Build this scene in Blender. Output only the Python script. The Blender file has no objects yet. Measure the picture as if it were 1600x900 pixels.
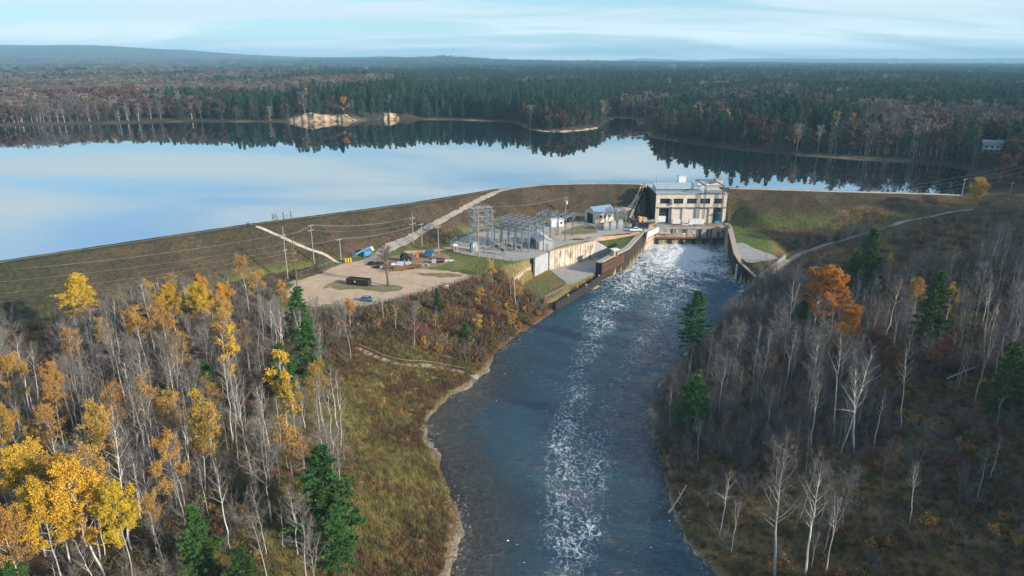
import bpy, bmesh, math, random
import numpy as np
from mathutils import Vector, Matrix

random.seed(11)
RNG = np.random.default_rng(11)
S = bpy.context.scene
C = S.collection
R = math.radians

# ------------------------------------------------------------------ camera
CAMZ, PITCH, FPX = 80.0, 18.45, 1066.7          # metres above the river, degrees down, focal length at 1600 px width
cd = bpy.data.cameras.new('camera'); cam = bpy.data.objects.new('camera', cd); C.objects.link(cam)
cam.location = (0, 0, CAMZ); cam.rotation_euler = (R(90 - PITCH), 0, 0)
cd.sensor_width = 36; cd.lens = 24.0; cd.clip_start = 0.5; cd.clip_end = 60000
S.camera = cam

# ------------------------------------------------------------------ sky and sun
SUN_EL, SUN_AZ = 20.0, 118.0                    # elevation; azimuth clockwise from +Y (behind and right of the camera)
w = bpy.data.worlds.new('World'); S.world = w; w.use_nodes = True
nt = w.node_tree; N = nt.nodes; L = nt.links; N.clear()
def wn(t, **k):
    n = N.new(t)
    for a, b in k.items(): setattr(n, a, b)
    return n
out = wn('ShaderNodeOutputWorld'); bg = wn('ShaderNodeBackground'); bg.inputs[1].default_value = 0.11
sky = wn('ShaderNodeTexSky', sky_type='NISHITA', sun_disc=False, sun_elevation=R(SUN_EL), sun_rotation=R(SUN_AZ),
         altitude=0, air_density=1.0, dust_density=0.4, ozone_density=2.2)
tc = wn('ShaderNodeTexCoord'); sep = wn('ShaderNodeSeparateXYZ'); L.new(tc.outputs['Generated'], sep.inputs[0])
zz = wn('ShaderNodeMath', operation='MAXIMUM'); L.new(sep.outputs[2], zz.inputs[0]); zz.inputs[1].default_value = 0.0
za = wn('ShaderNodeMath', operation='ADD'); L.new(zz.outputs[0], za.inputs[0]); za.inputs[1].default_value = 0.12
dv = wn('ShaderNodeVectorMath', operation='DIVIDE'); L.new(tc.outputs['Generated'], dv.inputs[0])
cb = wn('ShaderNodeCombineXYZ'); L.new(za.outputs[0], cb.inputs[0]); L.new(za.outputs[0], cb.inputs[1]); cb.inputs[2].default_value = 1
L.new(cb.outputs[0], dv.inputs[1])
mp = wn('ShaderNodeMapping'); mp.inputs['Scale'].default_value = (0.30, 0.85, 0.0); mp.inputs['Location'].default_value = (0.62, 0.15, 0); mp.inputs['Rotation'].default_value = (0, 0, R(12))
L.new(dv.outputs[0], mp.inputs[0])
nz = wn('ShaderNodeTexNoise'); nz.inputs['Scale'].default_value = 1.35; nz.inputs['Detail'].default_value = 7; nz.inputs['Roughness'].default_value = 0.52; nz.inputs['Distortion'].default_value = 0.6
L.new(mp.outputs[0], nz.inputs['Vector'])
rmp = wn('ShaderNodeMapRange'); rmp.interpolation_type = 'SMOOTHSTEP'
rmp.inputs[1].default_value = 0.38; rmp.inputs[2].default_value = 0.62; rmp.inputs[3].default_value = 0.0; rmp.inputs[4].default_value = 0.72
L.new(nz.outputs['Fac'], rmp.inputs[0])
hzn = wn('ShaderNodeMapRange'); hzn.interpolation_type = 'SMOOTHSTEP'; hzn.inputs[1].default_value = 0.0; hzn.inputs[2].default_value = 0.7; hzn.inputs[3].default_value = 0.32; hzn.inputs[4].default_value = 0.08; L.new(zz.outputs[0], hzn.inputs[0])
mxx = wn('ShaderNodeMath', operation='ADD', use_clamp=True); L.new(rmp.outputs[0], mxx.inputs[0]); L.new(hzn.outputs[0], mxx.inputs[1])
mx = wn('ShaderNodeMix', data_type='RGBA'); L.new(mxx.outputs[0], mx.inputs[0]); tint = wn('ShaderNodeMix', data_type='RGBA', blend_type='MULTIPLY'); tint.inputs[0].default_value = 1.0; tint.inputs[7].default_value = (0.62, 0.98, 1.22, 1); L.new(sky.outputs[0], tint.inputs[6]); L.new(tint.outputs[2], mx.inputs[6])
mcl = wn('ShaderNodeMix', data_type='RGBA'); hz2 = wn('ShaderNodeMapRange'); hz2.interpolation_type = 'SMOOTHSTEP'; hz2.inputs[1].default_value = 0.0; hz2.inputs[2].default_value = 0.06; hz2.inputs[3].default_value = 1.0; hz2.inputs[4].default_value = 0.0; L.new(zz.outputs[0], hz2.inputs[0]); L.new(hz2.outputs[0], mcl.inputs[0]); mcl.inputs[6].default_value = (5.5, 6.4, 6.8, 1); mcl.inputs[7].default_value = (12.0, 12.0, 11.6, 1); L.new(mcl.outputs[2], mx.inputs[7])
L.new(mx.outputs[2], bg.inputs[0]); L.new(bg.outputs[0], out.inputs[0])

sd = bpy.data.lights.new('sun', 'SUN'); so = bpy.data.objects.new('sun', sd); C.objects.link(so)
sd.energy = 5.0; sd.angle = R(2.5); sd.color = (1.0, 0.88, 0.73)
_sv = Vector((math.sin(R(SUN_AZ)) * math.cos(R(SUN_EL)), math.cos(R(SUN_AZ)) * math.cos(R(SUN_EL)), math.sin(R(SUN_EL))))
so.rotation_euler = _sv.to_track_quat('Z', 'Y').to_euler(); so.location = (60, -60, 150)

vs = S.view_settings; vs.view_transform = 'Standard'; vs.look = 'None'; vs.exposure = 0.52; vs.gamma = 1.0; vs.use_curve_mapping = False
cy = S.cycles
cy.max_bounces = 5; cy.diffuse_bounces = 2; cy.glossy_bounces = 3; cy.transparent_max_bounces = 8; cy.volume_bounces = 0
cy.caustics_reflective = False; cy.caustics_refractive = False; cy.use_denoising = True; cy.sample_clamp_indirect = 4

# ------------------------------------------------------------------ materials
MATS = {}
def nd(nt, t, **k):
    n = nt.nodes.new(t)
    for a, b in k.items(): setattr(n, a, b)
    return n
def mat(name, c1, c2=None, scale=1.0, rough=0.85, metal=0.0, bump=0.0, bscale=None, rand=0.0, hue=0.0, coords='Object', lo=0.35, hi=0.65, spec=0.3, detail=5, stretch=None):
    """principled material: two colours mixed by noise, optional bump, optional per-object lightness/hue variation"""
    if name in MATS: return MATS[name]
    m = bpy.data.materials.new(name); m.use_nodes = True; nt = m.node_tree; l = nt.links
    b = nt.nodes['Principled BSDF']; b.inputs['Roughness'].default_value = rough; b.inputs['Metallic'].default_value = metal
    b.inputs['Specular IOR Level'].default_value = spec
    col = None
    c1 = (*c1, 1); b.inputs['Base Color'].default_value = c1
    if c2 is not None or bump:
        tcn = nd(nt, 'ShaderNodeTexCoord')
        v = tcn.outputs['Object']
        if coords == 'World': v = nd(nt, 'ShaderNodeNewGeometry').outputs['Position']
        if stretch:
            mpn = nd(nt, 'ShaderNodeMapping'); mpn.inputs['Scale'].default_value = stretch; l.new(v, mpn.inputs[0]); v = mpn.outputs[0]
    if c2 is not None:
        n = nd(nt, 'ShaderNodeTexNoise'); n.inputs['Scale'].default_value = scale; n.inputs['Detail'].default_value = detail; n.inputs['Roughness'].default_value = 0.62
        l.new(v, n.inputs['Vector'])
        mr = nd(nt, 'ShaderNodeMapRange'); mr.inputs[1].default_value = lo; mr.inputs[2].default_value = hi; l.new(n.outputs['Fac'], mr.inputs[0])
        mix = nd(nt, 'ShaderNodeMix', data_type='RGBA'); mix.inputs[6].default_value = c1; mix.inputs[7].default_value = (*c2, 1)
        l.new(mr.outputs[0], mix.inputs[0]); col = mix.outputs[2]
    if rand or hue:
        oi = nd(nt, 'ShaderNodeObjectInfo'); hs = nd(nt, 'ShaderNodeHueSaturation')
        if col is not None: l.new(col, hs.inputs['Color'])
        else: hs.inputs['Color'].default_value = c1
        mr = nd(nt, 'ShaderNodeMapRange'); mr.inputs[3].default_value = 1 - rand; mr.inputs[4].default_value = 1 + rand; l.new(oi.outputs['Random'], mr.inputs[0]); l.new(mr.outputs[0], hs.inputs['Value'])
        if hue:
            mm = nd(nt, 'ShaderNodeMath', operation='MULTIPLY'); l.new(oi.outputs['Random'], mm.inputs[0]); mm.inputs[1].default_value = 7.31
            fr = nd(nt, 'ShaderNodeMath', operation='FRACT'); l.new(mm.outputs[0], fr.inputs[0])
            mh = nd(nt, 'ShaderNodeMapRange'); mh.inputs[3].default_value = 0.5 - hue; mh.inputs[4].default_value = 0.5 + hue; l.new(fr.outputs[0], mh.inputs[0]); l.new(mh.outputs[0], hs.inputs['Hue'])
        col = hs.outputs[0]
    if col is not None: l.new(col, b.inputs['Base Color'])
    if bump:
        n = nd(nt, 'ShaderNodeTexNoise'); n.inputs['Scale'].default_value = bscale or scale * 3; n.inputs['Detail'].default_value = 4; l.new(v, n.inputs['Vector'])
        bp = nd(nt, 'ShaderNodeBump'); bp.inputs['Strength'].default_value = bump; bp.inputs['Distance'].default_value = 0.1
        l.new(n.outputs['Fac'], bp.inputs['Height']); l.new(bp.outputs[0], b.inputs['Normal'])
    MATS[name] = m
    return m

# ------------------------------------------------------------------ mesh building
class MB:
    """collects boxes, beams, tubes and quads into one mesh"""
    def __init__(s): s.v = []; s.f = []; s.m = []; s.n = 0
    def add(s, v, f, m=0):
        s.v.append(np.asarray(v, float).reshape(-1, 3)); s.f += [tuple(i + s.n for i in q) for q in f]; s.m += [m] * len(f); s.n += len(s.v[-1]); return s
    def box(s, c, d, rz=0.0, m=0, taper=1.0):
        x, y, z = d[0] / 2, d[1] / 2, d[2] / 2; t = taper
        v = np.array([(-x, -y, -z), (x, -y, -z), (x, y, -z), (-x, y, -z), (-x * t, -y * t, z), (x * t, -y * t, z), (x * t, y * t, z), (-x * t, y * t, z)])
        if rz:
            ca, sa = math.cos(rz), math.sin(rz); v = np.c_[v[:, 0] * ca - v[:, 1] * sa, v[:, 0] * sa + v[:, 1] * ca, v[:, 2]]
        return s.add(v + np.array(c), [(0, 3, 2, 1), (4, 5, 6, 7), (0, 1, 5, 4), (1, 2, 6, 5), (2, 3, 7, 6), (3, 0, 4, 7)], m)
    def bb(s, x0, x1, y0, y1, z0, z1, m=0): return s.box(((x0 + x1) / 2, (y0 + y1) / 2, (z0 + z1) / 2), (abs(x1 - x0), abs(y1 - y0), abs(z1 - z0)), 0, m)
    def beam(s, p, q, w, h=None, m=0):
        p = np.array(p, float); q = np.array(q, float); h = h or w; d = q - p; ln = np.linalg.norm(d)
        if ln < 1e-6: return s
        d /= ln; a = np.cross(d, (0, 0, 1)); na = np.linalg.norm(a); a = np.array((1., 0, 0)) if na < 1e-4 else a / na; b = np.cross(a, d)
        a = a * w / 2; b = b * h / 2
        v = [p - a - b, p + a - b, p + a + b, p - a + b, q - a - b, q + a - b, q + a + b, q - a + b]
        return s.add(v, [(0, 3, 2, 1), (4, 5, 6, 7), (0, 1, 5, 4), (1, 2, 6, 5), (2, 3, 7, 6), (3, 0, 4, 7)], m)
    def tube(s, pts, rad, sides=6, m=0, cap=True):
        pts = np.array(pts, float); n = len(pts); rad = np.broadcast_to(np.array(rad, float), (n,))
        tan = np.gradient(pts, axis=0); tan /= np.linalg.norm(tan, axis=1)[:, None] + 1e-9
        ref = np.array((0, 0, 1.)) if abs(tan[:, 2]).mean() < 0.8 else np.array((1., 0, 0))
        a = np.cross(tan, ref); a /= np.linalg.norm(a, axis=1)[:, None] + 1e-9; b = np.cross(tan, a)
        th = np.arange(sides) * 2 * math.pi / sides
        v = pts[:, None] + rad[:, None, None] * (a[:, None] * np.cos(th)[None, :, None] + b[:, None] * np.sin(th)[None, :, None])
        f = []
        for i in range(n - 1):
            for j in range(sides):
                k = (j + 1) % sides; f.append((i * sides + j, i * sides + k, (i + 1) * sides + k, (i + 1) * sides + j))
        if cap: f.append(tuple(range(sides))[::-1]); f.append(tuple((n - 1) * sides + j for j in range(sides)))
        return s.add(v.reshape(-1, 3), f, m)
    def cyl(s, c, r, h, sides=10, axis='z', m=0):
        c = np.array(c, float); e = {'x': (1, 0, 0), 'y': (0, 1, 0), 'z': (0, 0, 1)}[axis]; e = np.array(e) * h / 2
        return s.tube([c - e, c + e], r, sides, m)
    def prism(s, prof, y0, y1, m=0, axis='y'):
        """side profile [(x,z)] extruded along y"""
        n = len(prof)
        v = [(x, y0, z) for x, z in prof] + [(x, y1, z) for x, z in prof]
        if axis == 'x': v = [(b, a, c) for a, b, c in v]
        f = [tuple(range(n)), tuple(range(2 * n - 1, n - 1, -1))] + [(i, i + n, (i + 1) % n + n, (i + 1) % n) for i in range(n)]
        return s.add(v, f, m)
    def quads(s, v4, m=0):
        v4 = np.asarray(v4, float); k = len(v4)
        if not k: return s
        s.f += [tuple(r) for r in (np.arange(k * v4.shape[1]).reshape(k, -1) + s.n).tolist()]; s.m += [m] * k
        s.v.append(v4.reshape(-1, 3)); s.n += k * v4.shape[1]; return s
    def mesh(s, name, mats, smooth=False):
        me = bpy.data.meshes.new(name); V = np.concatenate(s.v) if s.v else np.zeros((0, 3))
        ln = np.fromiter((len(q) for q in s.f), int, len(s.f)); fl = np.fromiter((i for q in s.f for i in q), int, ln.sum())
        me.vertices.add(len(V)); me.vertices.foreach_set('co', V.ravel()); me.loops.add(len(fl)); me.loops.foreach_set('vertex_index', fl)
        me.polygons.add(len(ln)); me.polygons.foreach_set('loop_start', np.concatenate(([0], np.cumsum(ln)[:-1])) if len(ln) else np.zeros(0, int))
        me.polygons.foreach_set('material_index', np.array(s.m, int)); me.polygons.foreach_set('use_smooth', np.full(len(ln), smooth))
        for m in (mats if isinstance(mats, (list, tuple)) else [mats]): me.materials.append(m)
        me.update(calc_edges=True); return me
    def obj(s, name, mats, parent=None, smooth=False):
        o = bpy.data.objects.new(name, s.mesh(name, mats, smooth)); C.objects.link(o)
        if parent: o.parent = parent
        return o
def tag(o, label=None, cat=None, group=None, kind=None):
    if label: o['label'] = label
    if cat: o['category'] = cat
    if group: o['group'] = group
    if kind: o['kind'] = kind
    return o
def empty(name, loc, rz=0, label=None, cat=None, group=None, scale=1):
    o = bpy.data.objects.new(name, None); C.objects.link(o); o.location = loc; o.rotation_euler = (0, 0, rz); o.scale = (scale,) * 3; o.empty_display_size = 0.5
    return tag(o, label, cat, group)

# ------------------------------------------------------------------ noise, rays, polygons
def vnoise(x, y, seed):
    xi = np.floor(x).astype(np.int64); yi = np.floor(y).astype(np.int64); fx = x - xi; fy = y - yi
    fx = fx * fx * (3 - 2 * fx); fy = fy * fy * (3 - 2 * fy)
    def h(a, b):
        n = (a * 374761393 + b * 668265263 + seed * 1442695041) & 0xffffffff
        n = ((n ^ (n >> 13)) * 1274126177) & 0xffffffff
        return ((n ^ (n >> 16)) & 0xffff) / 65535.0
    return (h(xi, yi) * (1 - fx) + h(xi + 1, yi) * fx) * (1 - fy) + (h(xi, yi + 1) * (1 - fx) + h(xi + 1, yi + 1) * fx) * fy
def fbm(x, y, sc, seed=0, octv=4):
    t = 0; a = 1; s = 0
    for i in range(octv): t = t + a * vnoise(x / sc * 2 ** i + 17.3 * i, y / sc * 2 ** i - 9.1 * i, seed + i); s += a; a *= 0.5
    return t / s
def SS(t, a=0.0, b=1.0):
    t = np.clip((t - a) / (b - a), 0, 1); return t * t * (3 - 2 * t)
cp, sp = math.cos(R(PITCH)), math.sin(R(PITCH))
def ray(px, py):
    a = (px - 800) / FPX; b = (450 - py) / FPX
    return np.array((a, cp + b * sp, -sp + b * cp))
def G(px, py, z):
    d = ray(px, py); t = (z - CAMZ) / d[2]; return (d[0] * t, d[1] * t)
def GL(pts, z): return [G(a, b, z) for a, b in pts]
def sdseg(x, y, line, closed):
    d = np.full(np.shape(x), 1e18); n = len(line)
    for i in range(n if closed else n - 1):
        ax, ay = line[i]; bx, by = line[(i + 1) % n]; ex, ey = bx - ax, by - ay
        t = np.clip(((x - ax) * ex + (y - ay) * ey) / (ex * ex + ey * ey + 1e-12), 0, 1)
        d = np.minimum(d, (x - ax - t * ex) ** 2 + (y - ay - t * ey) ** 2)
    return np.sqrt(d)
def inpoly(x, y, poly):
    r = np.zeros(np.shape(x), bool); n = len(poly)
    for i in range(n):
        ax, ay = poly[i]; bx, by = poly[(i + 1) % n]
        if ay == by: continue
        c = ((ay > y) != (by > y)) & (x < (bx - ax) * (y - ay) / (by - ay) + ax); r ^= c
    return r
def sdpoly(x, y, poly):
    d = sdseg(x, y, poly, True); return np.where(inpoly(x, y, poly), -d, d)
def spline(pts, step):
    """Catmull-Rom through 2-D or 3-D points, about one sample every step metres"""
    P = np.array(pts, float); P = np.vstack([2 * P[0] - P[1], P, 2 * P[-1] - P[-2]]); o = []
    for i in range(1, len(P) - 2):
        n = max(1, int(np.linalg.norm(P[i + 1] - P[i]) / step))
        for t in np.arange(n) / n:
            o.append(0.5 * (2 * P[i] + (P[i + 1] - P[i - 1]) * t + (2 * P[i - 1] - 5 * P[i] + 4 * P[i + 1] - P[i + 2]) * t * t + (3 * P[i] - P[i - 1] - 3 * P[i + 1] + P[i + 2]) * t ** 3))
    o.append(P[-2]); return np.array(o)
# ------------------------------------------------------------------ plan of the place (metres; river surface is z = 0, lake 20.5, dam crest 22)
LAKE, CREST = 20.5, 22.0
WALL_L = [G(937, 440, 0), G(983, 389, 8), G(1006, 364, 8), (63.5, 304.0)]
WALL_R = [(99.2, 306.0), (98.6, 304.0), (87.0, 258.0), (86.6, 250.0), (91.0, 243.0)]
SHORE_L = [(-60, -120), (-40, -60), (-30, 20), (-18, 60)] + GL([(700, 900), (716, 835), (712, 775), (690, 725), (668, 683), (674, 650), (705, 618), (738, 600), (758, 580), (768, 560), (800, 530), (850, 497), (868, 484), (912, 458)], 0)
SHORE_R = GL([(1166, 462), (1148, 482), (1110, 520), (1072, 560), (1036, 600), (1018, 640), (1020, 680), (1042, 770), (1072, 840), (1120, 900)], 0) + [(36, 62), (25, 20), (10, -60), (-5, -120)]
RIVER = SHORE_L + WALL_L + WALL_R + SHORE_R
CREST_LINE = [(-700, -420), (-330, 20), (-230, 124)] + GL([(0, 410), (200, 380), (388, 352), (520, 335), (640, 319), (720, 306), (780, 296), (850, 289), (960, 287), (1023, 289), (1140, 294), (1300, 299), (1420, 302), (1500, 305)], CREST) + [(262, 330), (330, 372), (520, 420)]
FAR_SHORE = GL([(0, 197), (150, 194), (300, 190), (450, 191), (620, 187), (700, 187), (800, 191), (828, 203), (880, 206), (935, 200), (946, 193), (962, 184), (1000, 186), (1008, 200), (1014, 214), (1060, 222), (1150, 234), (1250, 243), (1350, 250), (1450, 256), (1512, 265), (1530, 283), (1512, 300)], LAKE)
LAKE_POLY = [(-1500, 780), (-1000, 735)] + FAR_SHORE + [(205, 312)] + [p for p in CREST_LINE[::-1] if p[0] < 205] + [(-1500, -420)]
PLATEAU = GL([(415, 478), (466, 436), (496, 427), (520, 416), (540, 409), (576, 398), (640, 392), (700, 383), (730, 364), (780, 355), (860, 350), (905, 345), (915, 341), (957, 342), (990, 349), (1004, 352), (1003, 364), (990, 366), (930, 377), (858, 391), (840, 404), (800, 412), (760, 424), (742, 432), (720, 441), (660, 459), (580, 479), (540, 485), (490, 487), (440, 490)], 10)
FILL_L = GL([(929, 380), (1003, 366), (984, 390), (962, 402), (940, 394)], 8)
LOWPAD = GL([(858, 421), (929, 398.5), (957, 399), (940, 418), (934, 425), (892, 446), (868, 466), (852, 470), (812, 446), (830, 432), (850, 424)], 3)
FILL_R = [(99.5, 308), (88.2, 258), (88.2, 250.5), (93, 248), (102, 262), (110, 282), (108, 296), (101, 308)]
CUT = [(66.5, 336), (66.5, 311), (55, 311)]
HOUSE = [(66.6, 303), (99.3, 303), (99.3, 337), (66.6, 337)]
RIDGE = np.array([(-2500, 66), (-900, 60), (-300, 66), (0, 68), (100, 70), (170, 73), (280, 78), (370, 83), (430, 86), (520, 87), (600, 85), (660, 86), (690, 83), (740, 88), (775, 92), (860, 95), (1000, 97), (1200, 97), (1600, 99), (3500, 99)], float)
RIDGE2 = np.array([(-2500, 84), (0, 86), (500, 88), (760, 92), (860, 94), (960, 94), (1000, 90), (1100, 92), (1200, 91), (1300, 93), (1390, 89), (1430, 90), (1480, 92), (1600, 93), (2200, 90), (3500, 92)], float)

def crest_side(x, y):
    """distance from the crest centre line, positive downstream"""
    d = sdseg(x, y, CREST_LINE, False)
    poly = CREST_LINE + [(3000, 420), (3000, -3000), (-700, -3000)]
    return np.where(inpoly(x, y, poly), d, -d)
def river_mid(y): return np.interp(y, [-120, 60, 91, 130, 160, 200, 240, 300, 400], [-30, 8, 11, 13, 17, 38, 60, 80, 90])
def H(x, y):
    x = np.asarray(x, float); y = np.asarray(y, float)
    dR = sdpoly(x, y, RIVER); n1 = fbm(x, y, 14, 3); n2 = fbm(x, y, 60, 9, 3); dR = dR + (fbm(x, y, 7, 15, 4) - .5) * 4.5 * (1 - SS(np.abs(dR), 3, 9)) * (1 - SS(y, 196, 206))
    o = np.maximum(dR + (n1 - 0.5) * 5 * SS(dR, 0, 8), 0)
    left = 9.0 * SS(o, -3, 33) - 9 * SS(np.array(0.), -3, 33) + (n1 - .5) * 1.4 * SS(dR, 3, 14) + 14 * SS(-x, 190, 280)
    right = np.interp(o, [0, 3, 10, 25, 45, 64, 100, 130, 180, 260, 400], [0, .7, 2.4, 4.6, 8, 12.5, 19, 23, 29, 35, 42]) + (n1 - .5) * 1.6 * SS(dR, 3, 14) + (n2 - .5) * 5 * SS(dR, 20, 70)
    g = np.where(x > river_mid(y), right, left)
    s = crest_side(x, y)
    dam = CREST - np.maximum(np.abs(s) - 2.6, 0) / np.where(s > 0, 1.8, 2.0)
    dam = dam + (n1 - .5) * 0.5 * SS(s, 4, 9)
    onland = (y < 700) & (x > -420) & (x < 250)
    # upstream land and lake bed
    dL = sdpoly(x, y, LAKE_POLY)
    dist = np.sqrt(x * x + y * y)
    up = LAKE + np.interp(dL, [-30, 0, 5, 30, 100, 400, 2500], [-7, 0, 1.4, 3.2, 6, 9, 11]) + (fbm(x, y, 350, 21, 4) - .5) * 10 * SS(dL, 30, 400)
    pb = 800 + FPX * x / (0.9486 * np.maximum(y, 50)); up = up + 5.5 * SS(dL, 2, 13) * SS(pb, 436, 462) * (1 - SS(pb, 622, 655)) * (y > 600) * (y < 1400)
    pxx = 800 + FPX * x / (0.9486 * np.maximum(y, 50))
    for RD, dd, wd, sd_ in ((RIDGE, 8200, 2600, 31), (RIDGE2, 14500, 3000, 41)):
        el = (94 - np.interp(pxx, RD[:, 0], RD[:, 1])) / FPX * 0.9
        fb = fbm(x, y, 2600, sd_, 6) - .5
        top = CAMZ + el * y - 8 + fb * 0.010 * dd
        b = np.exp(-((y - dd + 0.3 * np.abs(x) * 0) / wd) ** 2)
        up = np.where((y > 3500) & (top > up), up + (top - up) * b * np.clip(1 + fb * .5, .6, 1.25), up)
    g = np.where(s > 0, np.where(onland, np.maximum(g, dam), g), np.where(onland, np.maximum(up, dam), up))
    # levelled ground
    for poly, z, bl in ((PLATEAU, 10.0, 5.0), (FILL_L, 8.0, 5.0), (FILL_R, 7.5, 9.0)):
        d = sdpoly(x, y, poly); k = 1 - SS(d, 0, bl); k = np.where(dR < 0.5, 0, k); g = g + (z - g) * k
    d = sdpoly(x, y, LOWPAD); k = 1 - SS(d, 0, 1.2); g = g + (3.0 - g) * np.where(dR < .5, 0, k)
    d = sdpoly(x, y, CUT); g = np.where(d < 0.2, 9.0, g)
    d = sdpoly(x, y, HOUSE); g = np.where(d < 0.3, 5.0, g)
    # river bed
    walled = (y > 246)
    bed = np.where(walled, -3.0, -np.interp(-dR, [0, 4, 8, 14, 22], [0, .18, .42, 1.2, 3]))
    return np.where(dR < np.where(walled, -0.9, 0), bed, g)

def axis(lo, hi, step, mid_lo, mid_hi, mstep, far_lo, far_hi, ratio):
    a = list(np.arange(lo, hi + step / 2, step))
    while a[-1] < mid_hi: a.append(a[-1] + mstep)
    st = mstep
    while a[-1] < far_hi: st *= ratio; a.append(a[-1] + st)
    b = [lo]
    while b[-1] > mid_lo: b.append(b[-1] - mstep)
    st = mstep
    while b[-1] > far_lo: st *= ratio; b.append(b[-1] - st)
    return np.array(b[:0:-1] + a)
GX = axis(-175, 225, 1.0, -640, 640, 8, -17000, 17000, 1.045)
GY = axis(56, 352, 1.0, -140, 800, 8, -2500, 19000, 1.04)
XX, YY = np.meshgrid(GX, GY); ZZ = H(XX, YY)
def gz(x, y):
    x = np.asarray(x, float); y = np.asarray(y, float)
    i = np.clip(np.searchsorted(GX, x) - 1, 0, len(GX) - 2); j = np.clip(np.searchsorted(GY, y) - 1, 0, len(GY) - 2)
    u = np.clip((x - GX[i]) / (GX[i + 1] - GX[i]), 0, 1); v = np.clip((y - GY[j]) / (GY[j + 1] - GY[j]), 0, 1)
    return (ZZ[j, i] * (1 - u) + ZZ[j, i + 1] * u) * (1 - v) + (ZZ[j + 1, i] * (1 - u) + ZZ[j + 1, i + 1] * u) * v
_T = np.concatenate([np.arange(40, 420, .4), np.geomspace(420, 4000, 900)])
def hit(px, py, off=0.0):
    """the point of the ground (raised by off) that lies in this direction from the camera"""
    d = ray(px, py); x = d[0] * _T; y = d[1] * _T; z = CAMZ + d[2] * _T
    k = np.argmax(z <= gz(x, y) + off)
    if k == 0: k = len(_T) - 1
    return (x[k], y[k], float(gz(x[k], y[k])))

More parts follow.
